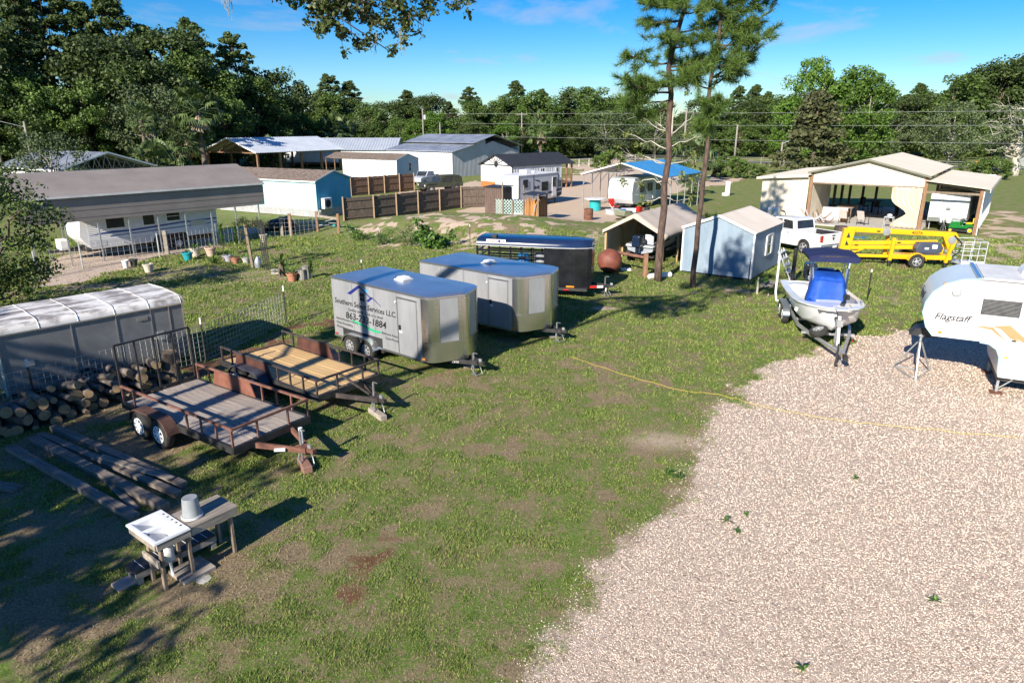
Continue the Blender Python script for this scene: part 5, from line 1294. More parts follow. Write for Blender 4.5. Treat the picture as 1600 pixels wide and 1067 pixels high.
t, tg = utility('rusty flatbed utility trailer with grey plank deck and raised rear gate', (-9.69, 15.84), -34.2, 4.5, 1.95, m_oldplank, m_frame, m_rustrail, mat('dark_rust_fender', (.05, .026, .02), (.12, .06, .042), s=4, rough=.7), True, m_rustplate)
gw = 1.45; b = B().beam((-.06, 0, .6), (-.06, 0, .6 + gw), .045).beam((-.06, 1.95, .6), (-.06, 1.95, .6 + gw), .045).beam((-.06, 0, .6 + gw), (-.06, 1.95, .6 + gw), .045).beam((-.06, 0, .66), (-.06, 1.95, .66), .045)
for i in range(1, 4): b.beam((-.06, 1.95 * i / 4, .6), (-.06, 1.95 * i / 4, .6 + gw), .035)
ob('rear_gate', b, m_frame, t)
ob('maker_plate', B().beam((5.1, .55, .47), (5.28, .70, .47), .075, .05), m_white, tg)
ob('jack_tube', B().cyl((5.46, 1.0, .55), (5.46, 1.0, .92), .045, n=10), m_white, t)
q = T(t, 5.55, .95); o = block(q, -60, .62, .20, .16, 'reddish timber block under the jack of the rusty flatbed', mat('reddish_timber', (.22, .11, .08), (.34, .19, .14), s=2, st=(1, 7, 7), bump=.3))
t, tg = utility('black-railed flatbed utility trailer with fresh yellow plank deck', (-8.50, 19.0), -38, 4.5, 2.0, m_newplank, m_frame, mat('worn_black_rail', (.03, .024, .023), (.085, .066, .06), s=4, rough=.6), mat('blue_black_fender', (.03, .035, .055), (.07, .075, .10), s=3, rough=.35), False, mat('maroon_plate', (.055, .022, .017), (.11, .042, .03), s=3, rough=.7))
ob('brace', B().beam((4.5, 1.0 - .3, 1.0), (5.35, 1.0 - .04, .55), .05), MATS['worn_black_rail'], t)
q = T(t, 5.62, .95); block(q, -52, .72, .18, .14, 'grey timber block under the jack of the yellow deck flatbed')

# old silver box trailer
t = thing('box_trailer', 'old weathered aluminium box trailer with streaked white roof', 'trailer', (-13.2, 16.65), 47.8)
L, W, H = 4.72, 2.6, 2.28
m_oldalu = mat('old_aluminium', (.20, .205, .21), (.29, .295, .30), s=1.2, rough=.5, metal=.4, bump=.1)
m_oldroof = mat('streaked_roof', (.26, .235, .225), (.74, .72, .70), s=1.3, rough=.7, lo=.42, hi=.56, det=8, st=(1, 2.2, 1))
ob('body', B().box(0, .02, .42, L, W, H - .12), m_oldalu, t)
b = B(); rings = []
for x in (-.03, L + .03):
    ring = [(x, -.02, H - .22)] + [(x, .16 - .18 * math.cos(a_), H - .22 + .20 * math.sin(a_)) for a_ in [math.pi/2 * j / 6 for j in range(1, 7)]] + [(x, W/2, H + .03)] + [(x, W - .14 + .18 * math.sin(a_), H - .22 + .20 * math.cos(a_)) for a_ in [math.pi/2 * j / 6 for j in range(0, 7)]]
    rings.append(ring)
b.loft(rings); kk = len(rings[0]); b.f.append(tuple(range(kk))); b.f.append(tuple(range(2*kk - 1, kk - 1, -1))); ob('roof', b, m_oldroof, t, auto=30)
for i in range(6): x = .05 + i * (L - .1) / 5; ob('roof_rib', B().tube([(x, -.03, H - .22), (x, .0, H - .10), (x, .10, H - .01), (x, .25, H + .01), (x, W/2, H + .045), (x, W - .25, H + .01)], .011, 5), m_dirtywhite, t)
for x in (L * .36, L * .60, L * .80, L * .91, L - .02, .02): ob('seam', B().box(x - .014, .0, .42, x + .014, .022, H - .22), m_alu, t)
ob('drip_rail', B().box(-.03, -.035, H - .26, L + .03, .02, H - .22), m_alu, t)
ob('latch', B().box(L * .82, -.05, 1.05, L * .86, .02, 1.3).box(L * .80, -.04, 1.1, L * .88, .01, 1.15), m_steel, t); ob('vent_plate', B().box(L * .72, -.01, H - .55, L * .78, .02, H - .45), m_alu, t); ob('latch', B().box(L * .12, -.03, 1.1, L * .15, .02, 1.25), m_steel, t)
ob('chassis', B().box(.1, .2, .25, L - .1, W - .2, .42), m_dark, t)
for y, o_ in ((.12, -1), (W - .12, 1)): wheel(t, L * .4, y, .36, .2, 'steel', o_)
ob('front_trim', B().box(-.04, -.02, .4, .0, .05, H - .2), mat('pale_green_trim', (.40, .50, .47), (.46, .55, .52), s=2), t)

# white travel trailers
def decal(t, pts, y, m, nm='decal'): return ob(nm, B().prism(pts, y - .004, y + .003, 'y'), m, t)
m_rv = mat('rv_white', (.74, .75, .76), (.82, .82, .83), s=.8, rough=.35)
m_rvgrey = mat('rv_grey', (.50, .52, .55), (.58, .60, .62), s=.8, rough=.4)
m_bluestripe = mat('blue_stripe', (.03, .06, .22), (.045, .085, .28), s=2, rough=.4)
cx, cy = (-24.6, 34.7); ct = R(47.3)
rvo = (cx + 2.75 * math.cos(ct) - 1.25 * math.sin(ct), cy + 2.75 * math.sin(ct) + 1.25 * math.cos(ct))
t = thing('travel_trailer', 'white ribbed travel trailer with blue stripes parked under the taupe carport', 'trailer', rvo, 47.3)
L, W, H = 7.6, 2.4, 3.0
prof = [(0, 1.05), (-.15, 1.3), (-.02, 2.2), (.25, H), (L - .1, H), (L, H - .15), (L, .75), (L * .75, .72), (L * .73, .98), (L * .50, .98), (L * .48, .62), (.45, .55)]
ob('body', B().prism(prof, 0, W, 'y'), m_rv, t, bevel=.03)
b = B()
for i in range(22):
    z = .75 + i * .1
    if z < 1.0 : b.box(.45, -.012, z, L * .47, 0, z + .03)
    else: b.box(.30, -.012, z, L - .05, 0, z + .03)
ob('siding_ribs', b, m_rv, t)
window(t, (1.75, -.01, 1.95), .95, .62, 'y', -1, m_white, False); window(t, (3.55, -.01, 1.95), .62, .62, 'y', -1, m_white, False); window(t, (4.95, -.01, 2.0), .75, .5, 'y', -1, m_white)
decal(t, [(.3, 1.35), (1.6, 1.48), (2.6, 1.46), (L * .7, 1.62), (L - .05, 1.68), (L - .05, 1.6), (L * .7, 1.54), (2.6, 1.36), (1.5, 1.36)], -.016, m_bluestripe)
decal(t, [(1.4, 1.22), (4, 1.3), (L - .05, 1.42), (L - .05, 1.38), (4, 1.25), (1.4, 1.18)], -.016, m_bluestripe); decal(t, [(.3, .62), (L * .47, .70), (L * .47, 1.02), (.3, 1.10)], -.004, m_rvgrey)
ob('vent_grille', B().box(L * .78, -.03, 1.3, L * .90, 0, 1.62), mat('cream_grille', (.58, .56, .44), (.64, .62, .5), s=2), t); ob('hatch', B().box(.6, -.02, .72, 1.15, 0, .98), m_rvgrey, t)
for x in (L * .56, L * .67): wheel(t, x, .10, .34, .2, 'spoke', -1); wheel(t, x, W - .1, .34, .2, 'spoke', 1)
ob('wheel_well', B().box(L * .48, .02, .5, L * .75, W - .02, .98), m_dark, t); ob('chassis', B().box(.2, .3, .4, L - .1, W - .3, .6), m_frame, t)
ob('propane_cover', B().box(-.95, W/2 - .4, .55, -.45, W/2 + .4, 1.15), m_rv, t, bevel=.08); coupler(t, .2, W/2, .5, -1.25, .5, m_frame)
ob('roof_unit', B().box(3.2, W/2 - .4, H, 4.1, W/2 + .4, H + .2), m_rv, t, bevel=.05)

t = thing('travel_trailer', 'grey and white travel trailer with bowtie decal in the sandy yard', 'trailer', (.59, 61.7), 53.3)
L, W, H = 6.4, 2.6, 2.85
prof = [(0, .55), (0, H), (L, H), (L + .55, H - .55), (L + .75, 1.7), (L + .7, 1.0), (L + .35, .6), (L * .72, .55), (L * .70, .85), (L * .45, .85), (L * .43, .55)]
ob('body', B().prism(prof, 0, W, 'y'), m_rvgrey, t, bevel=.03)
ob('rear_wall', B().box(-.03, .01, .56, 0, W - .01, H - .02), m_white, t); ob('roof_skin', B().box(-.05, -.05, H, L + .05, W + .05, H + .05), m_dirtywhite, t)
for x, z, ww, hh in ((1.0, 2.15, .6, .6), (4.1, 1.75, .95, .7), (5.7, 2.05, .45, .75)): window(t, (x, 0, z), ww, hh, 'y', -1, m_black, False)
ob('door', B().box(5.35, -.03, .75, 6.05, 0, 2.5), m_rv, t)
ob('window', B().prism([(L + .1, 2.15), (L + .42, 2.15), (L + .5, 1.55), (L + .1, 1.55)], -.02, .01, 'y'), m_glass, t)
bt = [(2.4, 1.9), (2.8, 1.78), (3.2, 1.9), (3.2, 1.55), (2.8, 1.65), (2.4, 1.55)]; decal(t, bt, -.01, mat('dark_decal', (.03, .04, .07), (.05, .06, .09), s=2)); decal(t, [(2.3, 2.45), (3.1, 2.35), (3.5, 2.15), (2.9, 2.25)], -.01, MATS['dark_decal'])
decal(t, [(4.3, 1.1), (L + .6, 1.45), (L + .7, 1.2), (5.2, 1.0)], -.01, MATS['dark_decal']); decal(t, [(L - .2, .62), (L + .6, .75), (L + .65, 1.05), (L - .2, 1.0)], -.008, m_black)
ob('corner_trim', B().box(-.03, -.03, .55, .04, .0, H).box(2.28, -.02, .6, 2.34, 0, H).box(L - .05, -.02, .6, L + .02, 0, H), m_black, t)
ob('roof_unit', B().box(2.4, W/2 - .4, H + .05, 3.3, W/2 + .4, H + .38), m_rv, t, bevel=.06); ob('roof_unit', B().box(3.9, W/2 - .2, H + .05, 4.3, W/2 + .2, H + .25), m_rv, t, bevel=.04)
b = B()
for i in range(7): b.box(-.045, .85 + i * .16, 1.82 + .02 * (i % 2), -.03, .96 + i * .16, 1.96)
ob('lettering', b, MATS['dark_decal'], t)
for x in (L * .52, L * .63): wheel(t, x, .1, .34, .2, 'steel', -1); wheel(t, x, W - .1, .34, .2, 'steel', 1)
ob('chassis', B().box(.2, .2, .35, L, W - .2, .56), m_frame, t)
post(t, (.3, .2, 0), (.3, .2, .5), .08, m_frame, 'stabilizer'); post(t, (L - .2, .2, 0), (L - .2, .2, .5), .08, m_frame, 'stabilizer')

# grey camper under the blue carport
t = thing('camper', 'grey fibreglass camper with rounded front under the blue roofed carport', 'camper', (11.5, 60.5), 54)
L, W, H = 6.6, 2.4, 2.75
ob('body', B().prism([(0, .5), (-.25, .9), (-.3, 1.6), (-.15, 2.35), (.2, H), (L, H), (L, .5)], 1.0, 1.0 + W, 'y'), m_rvgrey, t, bevel=.06)
for x in (1.6, 3.2, 5.0): window(t, (x, 1.0, 1.8), .8, .6, 'y', -1, m_black, False)
ob('door', B().box(3.9, .97, .7, 4.5, 1.0, 2.4), m_rv, t)
for x in (3.0, 3.8): wheel(t, x, 1.08, .34, .2, 'steel', -1); wheel(t, x, W + .92, .34, .2, 'steel', 1)
ob('chassis', B().box(0, 1.2, .3, L, W + .8, .5), m_frame, t); coupler(t, 0, 1 + W/2, .45, -1.0, .4, m_frame)

# white camper inside the barn's right wing
a_ = R(BT)
def BP(x, y, z=0): return (BX + x * math.cos(a_) - y * math.sin(a_), BY + x * math.sin(a_) + y * math.cos(a_), z)
t = thing('travel_trailer', 'white box-fronted travel trailer parked in the barn wing with a faint nose logo', 'trailer', BP(1.2, .75), BT)
L, W, H = 7.5, 2.35, 2.55
ob('body', B().prism([(0, .62), (-.08, 1.0), (0, H), (L, H), (L, .6)], 0, W, 'y'), m_rv, t, bevel=.03)
ob('rock_guard', B().box(-.1, .04, .64, -.02, W - .04, .92), m_alu, t)
letters('lettering', 'KODIAK', .28, frame((-.055, W - .5, 1.95), (0, -1, 0), (0, 0, 1)), m_rvgrey, t, .002)
ob('emblem', B().lathe([(.01, 0), (.30, 0), (.30, .006), (.01, .006)], (-.085, W/2, 1.55), 'x', 20), m_rvgrey, t); ob('emblem', B().ball((-.09, W/2, 1.55), .15, 8, .6), mat('bear_grey', (.2, .2, .2), (.3, .3, .3), s=9), t)
b = B()
for y in (W/2 - .2, W/2 + .2): b.lathe([(.05, 0), (.17, .03), (.18, .3), (.15, .42), (.06, .48), (.05, .54)], (-.55, y, .6), 'z', 12)
ob('propane_tanks', b, m_white, t, smooth=True); tg = coupler(t, 0, W/2, .5, -1.15, .45, m_frame); ob('jack_wheel', B().lathe([(.02, -.03), (.16, -.03), (.16, .03), (.02, .03)], (-1.0, W/2 + .12, .95), 'y', 14), m_white, t)
for x in (.3, L - .3):
    for y in (.15, W - .15): post(t, (x, y, 0), (x, y, .6), .06, m_steel, 'stabilizer')
for x in (4.2, 5.0): wheel(t, x, .1, .34, .2, 'steel', -1); wheel(t, x, W - .1, .34, .2, 'steel', 1)
for y in (.25, W - .1): ob('clearance_light', B().box(-.06, y - .06, H - .12, -.02, y, H - .07), m_amber, t)

# fifth wheel camper at the right edge
t = thing('fifth_wheel_camper', 'white fifth-wheel camper with tan mountain stripes and black name lettering', 'camper', (11.68, 18.63), -28)
L, W, H = 8.5, 2.4, 3.25
prof = [(.28, 1.50), (.08, 1.74), (-.06, 2.15), (-.03, 2.45), (.10, 2.75), (.36, 3.0), (.72, 3.16), (1.2, 3.23), (L, H), (L, .58), (1.98, .55), (1.93, .75), (1.91, 1.15), (1.80, 1.36), (1.60, 1.48), (1.4, 1.50)]
b = B().prism(prof, 0, W, 'y'); ob('body', b, m_rv, t, auto=35)
m_teal = mat('pale_teal_trim', (.36, .60, .64), (.42, .66, .70), s=2, rough=.35)
ci = [(.28, 1.50), (.08, 1.74), (-.06, 2.15), (-.03, 2.45), (.10, 2.75), (.36, 3.0), (.72, 3.16), (1.2, 3.23)]
m_cap = mat('pale_blue_cap', (.60, .68, .72), (.66, .73, .77), s=1.2, rough=.3)
ob('front_cap', B().loft([[(x - .008, .05, z + .006) for x, z in ci], [(x - .008, W - .05, z + .006) for x, z in ci]]), m_cap, t, smooth=True)
ob('edge_trim', B().tube([(x - .01, -.005, z) for x, z in ci], .018, 5), m_teal, t); ob('edge_trim', B().tube([(1.4, -.005, 1.48), (1.62, -.005, 1.46), (1.82, -.005, 1.33), (1.92, -.005, 1.12), (1.95, -.005, .75), (1.99, -.005, .57)], .025, 5), m_teal, t)
ob('roof_rail', B().box(1.0, -.01, H - .07, L, .02, H - .03).box(1.05, .0, H - .01, 1.15, W, H + .02), m_alu, t); ob('roof_skin', B().box(1.2, .04, H - .01, L, W - .04, H + .012), m_dirtywhite, t)
b = B(); rings = []
for i in range(9): a2 = math.pi * i / 8; rings.append([(2.55 - .42 * math.cos(a2), .95, H + .01 + .30 * math.sin(a2)), (2.55 - .42 * math.cos(a2), 1.65, H + .01 + .30 * math.sin(a2))])
b.loft(rings); bk = [r_[0] for r_ in rings]; b.add(bk, [tuple(range(9))]); b.add([r_[1] for r_ in rings], [tuple(range(9))]); ob('vent_cover', b, m_rv, t, auto=40)
wn = ob('window', B().box(1.22, -.045, 2.22, 2.20, -.0, 2.76), m_white, t, bevel=.015); ob('pane', B().box(1.27, -.05, 2.27, 2.15, -.043, 2.71), m_glass, wn)
for i in range(12): ob('blind_slat', B().box(1.28, -.056, 2.285 + i * .036, 2.14, -.049, 2.298 + i * .036), m_jack, wn)
lt = ob('round_light', B().lathe([(.005, 0), (.115, 0), (.12, -.02), (.09, -.035)], (.64, -.003, 2.80), 'y', 20), m_steel, t); ob('lens', B().lathe([(.005, 0), (.085, 0), (.06, -.02), (.01, -.025)], (.64, -.035, 2.80), 'y', 16), m_dirtywhite, lt)
letters('lettering', 'Flagstaff', .26, frame((.22, -.004, 2.0), (1, 0, 0), (0, 0, 1)), m_ink, t, .002, .32, bold=.004, sx=1.0)
letters('lettering', 'Flagstaff', .34, frame((-.075, W * .86, 2.32), (0, -1, 0), (.22, 0, .97)), m_ink, t, .002, .2, bold=.004)
m_tanstripe = mat('tan_stripe', (.42, .26, .12), (.48, .30, .15), s=1, rough=.4)
for pts in ([(1.45, 1.98), (1.72, 2.02), (1.92, 2.02), (2.10, 1.83), (2.38, 1.62), (2.06, 1.80), (1.88, 1.94), (1.70, 1.96)], [(1.88, 2.05), (2.28, 2.12), (2.6, 1.86), (3.2, 1.45), (3.4, 1.25), (2.9, 1.50), (2.62, 1.70), (2.42, 1.80), (2.64, 1.66), (2.34, 1.76), (2.1, 1.98)], [(2.9, 2.15), (3.2, 2.2), (4.2, 1.5), (3.9, 1.5), (3.2, 2.0)]): decal(t, [(u_ - .28, v_ - .08) for u_, v_ in pts], -.004, m_tanstripe)
decal(t, [(2.05, .60), (3.2, .60), (4.6, .60), (4.6, .82), (2.3, .84), (2.02, .95)], -.003, m_rvgrey); ob('hatch_door', B().box(2.3, -.018, .75, 3.1, 0, 1.35), m_rv, t, bevel=.02)
ob('marker_light', B().box(.38, -.02, 1.60, .48, 0, 1.66), m_amber, t); ob('sticker', B().box(2.02, -.006, 1.10, 2.12, 0, 1.16), mat('yellow_sticker', (.75, .6, .03), (.8, .65, .05), s=3), t); ob('clearance_light', B().box(.30, .10, 2.98, .36, .16, 3.02), m_amber, t); ob('latch', B().box(2.1, -.02, 1.60, 2.2, 0, 1.64), m_ink, t)
ob('pin_box', B().prism([(-.25, 1.22), (.2, 1.18), (1.4, 1.4), (1.5, 1.52), (.3, 1.52), (-.1, 1.42)], W/2 - .28, W/2 + .28, 'y'), m_black, t)
for y in (.25, W - .25):
    lg = ob('landing_leg', B().beam((2.05, y, .06), (2.05, y, .75), .06), m_steel, t); ob('foot', B().box(1.9, y - .13, .0, 2.2, y + .13, .05), m_rust, lg)
ob('landing_leg', B().beam((2.35, .12, .5), (2.05, .25, .12), .035), m_steel, t)
for x in (5.4, 6.3): wheel(t, x, .1, .37, .2, 'steel', -1); wheel(t, x, W - .1, .37, .2, 'steel', 1)
ob('chassis', B().box(2.0, .2, .4, L, W - .2, .58), m_frame, t)

# tripod under the camper's nose
q = Vector((12.2, 19.45, 0)); t = thing('tripod_stand', 'grey steel tripod jack stand under the nose of the white camper', 'tripod', q)
fe = [G(1430, 595) - q, G(1395, 573) - q, G(1452, 580) - q, ]
b = B().cyl((0, 0, .55), (0, 0, 1.28), .035, n=10).lathe([(.02, 1.2), (.09, 1.2), (.09, 1.25), (.04, 1.28)], (0, 0, 0), 'z', 12); ob('post', b, m_steel, t)
for f in fe: ob('leg', B().beam((f.x * .1, f.y * .1, 1.0), (f.x, f.y, .01), .035), m_steel, t)
ob('brace', B().beam(fe[0]*.98 + Vector((0, 0, .03)), fe[1]*.98 + Vector((0, 0, .03)), .025).beam(fe[1]*.98 + Vector((0, 0, .03)), fe[2]*.98 + Vector((0, 0, .03)), .025).beam(fe[2]*.98 + Vector((0, 0, .03)), fe[0]*.98 + Vector((0, 0, .03)), .025), m_steel, t)

# boat on its trailer
BT0 = (10.15, 19.7); BTH = 76
t = thing('boat_trailer', 'galvanized boat trailer with white guide posts under the centre console boat', 'trailer', BT0, BTH)
m_gal = mat('galvanized_steel', (.46, .47, .48), (.58, .59, .60), s=4, rough=.4, metal=.6)
zf = .42; hw = .85
b = B()
for s in (-1, 1): b.tube([(.35, 0, zf), (2.6, s * hw * .75, zf), (3.6, s * hw, zf), (7.0, s * hw, zf)], .062, 4)
for x in (2.8, 4.6, 6.6): b.beam((x, -hw, zf - .05), (x, hw, zf - .05), .08)
b.box(-.05, -.06, zf - .06, 1.4, .06, zf + .06); ob('frame', b, m_gal, t)
ob('coupler', B().box(-.2, -.06, zf - .04, .12, .06, zf + .09), m_frame, t); ob('strap', B().box(.1, -.07, zf - .07, .16, .07, zf + .075), m_amber, t)
ob('jack', B().cyl((.35, .15, .06), (.35, .15, .75), .03, n=8).lathe([(.01, -.03), (.10, -.03), (.10, .03), (.01, .03)], (.35, .15, .1), 'y', 12), m_frame, t)
ob('winch_stand', B().beam((1.15, 0, zf), (1.45, 0, 1.35), .09).beam((1.7, 0, zf), (1.5, 0, 1.1), .05).box(1.25, -.09, 1.05, 1.5, .09, 1.25), m_gal, t); ob('bow_roller', B().cyl((1.62, -.1, 1.22), (1.62, .1, 1.22), .06, n=10), m_black, t)
for s in (-1, 1):
    for x in (5.2, 6.05): wheel(t, x, s * 1.08, .34, .2, 'alloy', s)
    fender(t, 5.62, s * .97, .34, s, m_alu, .86, .24)
    g = ob('guide_post', B().tube([(6.9, s * .9, zf), (6.9, s * 1.22, zf + .05), (6.92, s * 1.28, .8), (6.95, s * 1.28, 2.3)], .045, 8), m_white, t)
    ob('bunk', B().beam((3.0, s * .45, zf + .12), (6.9, s * .55, zf + .16), .09, .06), m_black, t)
sp = wheel(t, 2.1, .0, .30, .18, 'steel', 1, name='spare_wheel'); sp.location = (2.15, .42, .62); sp.rotation_euler = (R(70), 0, R(15))
ob('safety_chain', B().tube([(.1, .05, zf), (0, .12, .2), (-.1, .08, .04), (-.18, .0, .04)], .012, 5), m_steel, t)
ob('reflector', B().box(1.9, -.62, zf - .02, 2.0, -.60, zf + .03), m_red, t)

t = thing('boat', 'white centre console boat with navy T-top and bright blue console cover', 'boat', BT0, BTH)
BX0, BL, bw = 1.45, 5.75, 1.12
m_gel = mat('white_gelcoat', (.76, .77, .78), (.82, .82, .83), s=1, rough=.22, coat=.3)
m_hull2 = mat('off_white_hull', (.60, .59, .56), (.68, .67, .64), s=1, rough=.28)
def hw_(f): return bw * (1 - max(0, 1 - f / .42) ** 2.3) ** .62 * (1 - .06 * max(0, f - .6))
st = [0.0, .03, .08, .15, .25, .4, .6, .8, 1.0]
hr, dk, dk2 = [], [], []
for f in st:
    h = max(.02, hw_(f)); x = BX0 + BL * f; sh = 1.58 - .34 * min(1, f / .75) ** .8
    kz = .55 + .60 * max(0, 1 - f / .22) ** 1.8; ch = kz + .22 + .25 * max(0, 1 - f / .3)
    xk = x + .35 * max(0, 1 - f / .15)
    hr.append([(x, -h, sh), (x + .02, -h * .97, sh - .10), (xk * .5 + x * .5, -h * .84, ch + .05), (xk, -h * .80, ch), (xk, 0, kz), (xk, h * .80, ch), (xk * .5 + x * .5, h * .84, ch + .05), (x + .02, h * .97, sh - .10), (x, h, sh)])
    dk.append([(x, -h, sh), (x, -max(.01, h - .20), sh + .02)]); dk2.append([(x, h, sh), (x, max(.01, h - .20), sh + .02)])
b = B().loft(hr); n9 = len(hr[0]); b.f.append(tuple(range((len(st) - 1) * n9, len(st) * n9))); hull = ob('hull', b, m_gel, t, auto=35)
ob('rub_rail', B().tube([(p[0][0], p[0][1] - .015, p[0][2] - .02) for p in hr][::-1] + [(p[-1][0], p[-1][1] + .015, p[-1][2] - .02) for p in hr], .028, 6), m_hull2, t)
b = B(); b.loft(dk); b.loft(dk2); ob('gunwale', b, m_gel, t, solid=.02)
ob('hull_stripe', B().tube([(p[2][0], p[2][1] - .012, p[2][2] + .16) for p in hr[1:]], .009, 4), m_ink, t)
b = B()   # sole and foredeck
fl = [(BX0 + BL * f, max(.01, hw_(f) - .18)) for f in st[3:]]; b.add([(x, -h, .98) for x, h in fl] + [(x, h, .98) for x, h in fl], [(i, i + 1, i + 1 + len(fl), i + len(fl)) for i in range(len(fl) - 1)]); ob('cockpit_floor', b, m_hull2, t)
b = B()
for i in range(len(st)):
    f = st[i]; h = max(.01, hw_(f) - .19); x = BX0 + BL * f; sh = 1.58 - .34 * min(1, f / .75) ** .8 + .02
    if i >= 3: b.add([(x, -h, sh), (x, -h + .0, .98)], []);
for s in (-1, 1):
    top = [(BX0 + BL * f, s * max(.01, hw_(f) - .19), 1.60 - .34 * min(1, f / .75) ** .8) for f in st[3:]]; bot = [(p[0], p[1], .98) for p in top]; b.loft([bot, top])
ob('inner_liner', b, m_gel, t)
fd = [(BX0 + BL * f, max(.01, hw_(f) - .19), 1.59 - .34 * min(1, f / .75) ** .8) for f in (0, .03, .08, .15, .25)]
b = B(); b.add([(x, -h, z) for x, h, z in fd] + [(x, h, z) for x, h, z in fd], [(i, i + 1, i + 6, i + 5) for i in range(4)]); b.add([(fd[-1][0], -fd[-1][1], fd[-1][2]), (fd[-1][0], fd[-1][1], fd[-1][2]), (fd[-1][0], fd[-1][1], .98), (fd[-1][0], -fd[-1][1], .98)], [(0, 1, 2, 3)]); ob('foredeck', b, m_gel, t)
ob('stern_deck', B().box(BX0 + BL - .75, -bw + .2, .98, BX0 + BL - .02, bw - .2, 1.22), m_gel, t, bevel=.03); ob('stern_hatch', B().box(BX0 + BL - .6, .25, 1.22, BX0 + BL - .2, .75, 1.235), m_rvgrey, t)
ob('cooler_seat', B().box(2.95, -.42, .98, 3.55, .42, 1.42), m_gel, t, bevel=.05); ob('console', B().prism([(3.6, .98), (3.65, 1.8), (3.95, 2.0), (4.35, 1.95), (4.45, .98)], -.42, .42, 'y'), m_gel, t, bevel=.04)
# blue cover draped over the console
b = B(); rg_ = np.random.default_rng(71); rings = []; NJ = 64
cre = [(rg_.uniform(0, 6.283), rg_.uniform(.12, .35), rg_.uniform(-.11, .10), rg_.uniform(-.5, .5)) for _ in range(16)]
for i in range(18):
    f = i / 17; z = 2.24 - f * 1.06; gx, gy = .43 + .20 * f ** .8, .47 + .17 * f ** .8; ring = []
    if i == 0: gx, gy = gx * .86, gy * .86
    for j in range(NJ):
        a2 = 2 * math.pi * j / NJ; fold = 1.0
        for c_, w_, h_, tw_ in cre:
            d_ = (a2 - c_ - tw_ * f + math.pi) % (2 * math.pi) - math.pi; fold += h_ * (f ** .7 + .1) * math.exp(-(d_ / w_) ** 2)
        fold += rg_.normal() * .006; ex = abs(math.cos(a2)) ** .5 * math.copysign(1, math.cos(a2)); ey = abs(math.sin(a2)) ** .5 * math.copysign(1, math.sin(a2))
        ring.append((4.0 - .10 * f + gx * ex * fold, gy * ey * fold, z + (.14 * math.sin(a2 * 3 + 1) - .06) * max(0, f - .8) * 4 + (.07 * ex if i < 3 else 0) + .03 * math.sin(a2 * 5) * (1 - f)))
    rings.append(ring)
b.loft(rings, True, False); b.f.append(tuple(range(NJ))); ob('console_cover', b, mat('blue_tarp', (.004, .055, .36), (.007, .085, .46), s=2, rough=.65, bump=1.0, bs=3.5), t, smooth=True)
b = B(); rings = []
for i in range(6): f = i / 5; rings.append([(3.42 - .45 * f + .04 * math.sin(j * 2 + i), .30 + .07 * j + .10 * f, 1.40 - .28 * f + .05 * math.sin(j * 1.7 + i * .9)) for j in range(8)])
b.loft(rings); ob('cover_tail', b, MATS['blue_tarp'], t, smooth=True, solid=.01)
m_pipe = mat('anodised_pipe', (.66, .67, .68), (.74, .75, .76), s=3, rough=.25, metal=.8)
for s in (-1, 1):
    ob('top_leg', B().tube([(3.72, s * .50, .98), (3.78, s * .52, 2.1), (3.95, s * .60, 2.85)], .028, 6), m_pipe, t); ob('top_leg', B().tube([(4.38, s * .50, .98), (4.36, s * .52, 2.1), (4.4, s * .60, 2.85)], .028, 6), m_pipe, t)
b = B(); rings = []
for i in range(11):
    f = i / 10; x = 3.35 + 1.65 * f; ring = []
    for j in range(11): q_ = j / 10 - .5; ring.append((x - (.12 if i in (0, 10) else 0) * 0, q_ * 1.58, 2.93 + .09 * math.cos(q_ * 3.0) - .05 * abs(2 * f - 1) ** 3))
    rings.append([(x, -.80, 2.80)] + ring + [(x, .80, 2.80)])
b.loft(rings); ob('canvas_top', b, mat('navy_canvas', (.006, .012, .06), (.012, .02, .09), s=3, rough=.8, bump=.3), t, smooth=True, solid=.02); ob('top_valance', B().box(3.30, -.79, 2.74, 3.35, .79, 2.92), MATS['navy_canvas'], t); ob('top_valance', B().box(5.0, -.79, 2.74, 5.05, .79, 2.92), MATS['navy_canvas'], t)
ob('top_frame', B().tube([(3.4, -.74, 2.83), (4.95, -.74, 2.83), (4.95, .74, 2.83), (3.4, .74, 2.83), (3.4, -.74, 2.83)], .025, 6).beam((3.95, -.74, 2.85), (3.95, .74, 2.85), .05), m_pipe, t)
ob('leaning_post', B().beam((4.85, -.3, .98), (4.85, -.35, 1.75), .04).beam((4.85, .3, .98), (4.85, .35, 1.75), .04).beam((5.15, -.3, .98), (5.1, -.35, 1.75), .04).beam((5.15, .3, .98), (5.1, .35, 1.75), .04).box(4.75, -.45, 1.75, 5.2, .45, 1.87), m_gel, t, bevel=.01); ob('backrest', B().box(5.14, -.42, 1.9, 5.24, .42, 2.2), m_gel, t, bevel=.04)
ob('outboard', B().box(BX0 + BL + .02, -.22, 1.25, BX0 + BL + .62, .22, 1.95).box(BX0 + BL + .15, -.10, .35, BX0 + BL + .45, .10, 1.3), m_blk, t, bevel=.09)
ob('trolling_motor', B().beam((1.75, -.10, 1.66), (2.75, -.42, 1.72), .05).cyl((1.62, -.06, 1.66), (1.95, -.16, 1.66), .07, n=10).box(2.65, -.5, 1.62, 2.85, -.32, 1.76), m_black, t); ob('bow_platform', B().box(BX0 - .35, -.18, 1.60, BX0 + .3, .18, 1.64), m_gel, t, bevel=.03)
ob('cleat', B().box(2.4, -.85, 1.57, 2.55, -.80, 1.62), m_pipe, t); ob('reg_stripe', B().box(BX0 + .5, -.2, 1.1, BX0 + .55, .2, 1.12), m_gel, t)

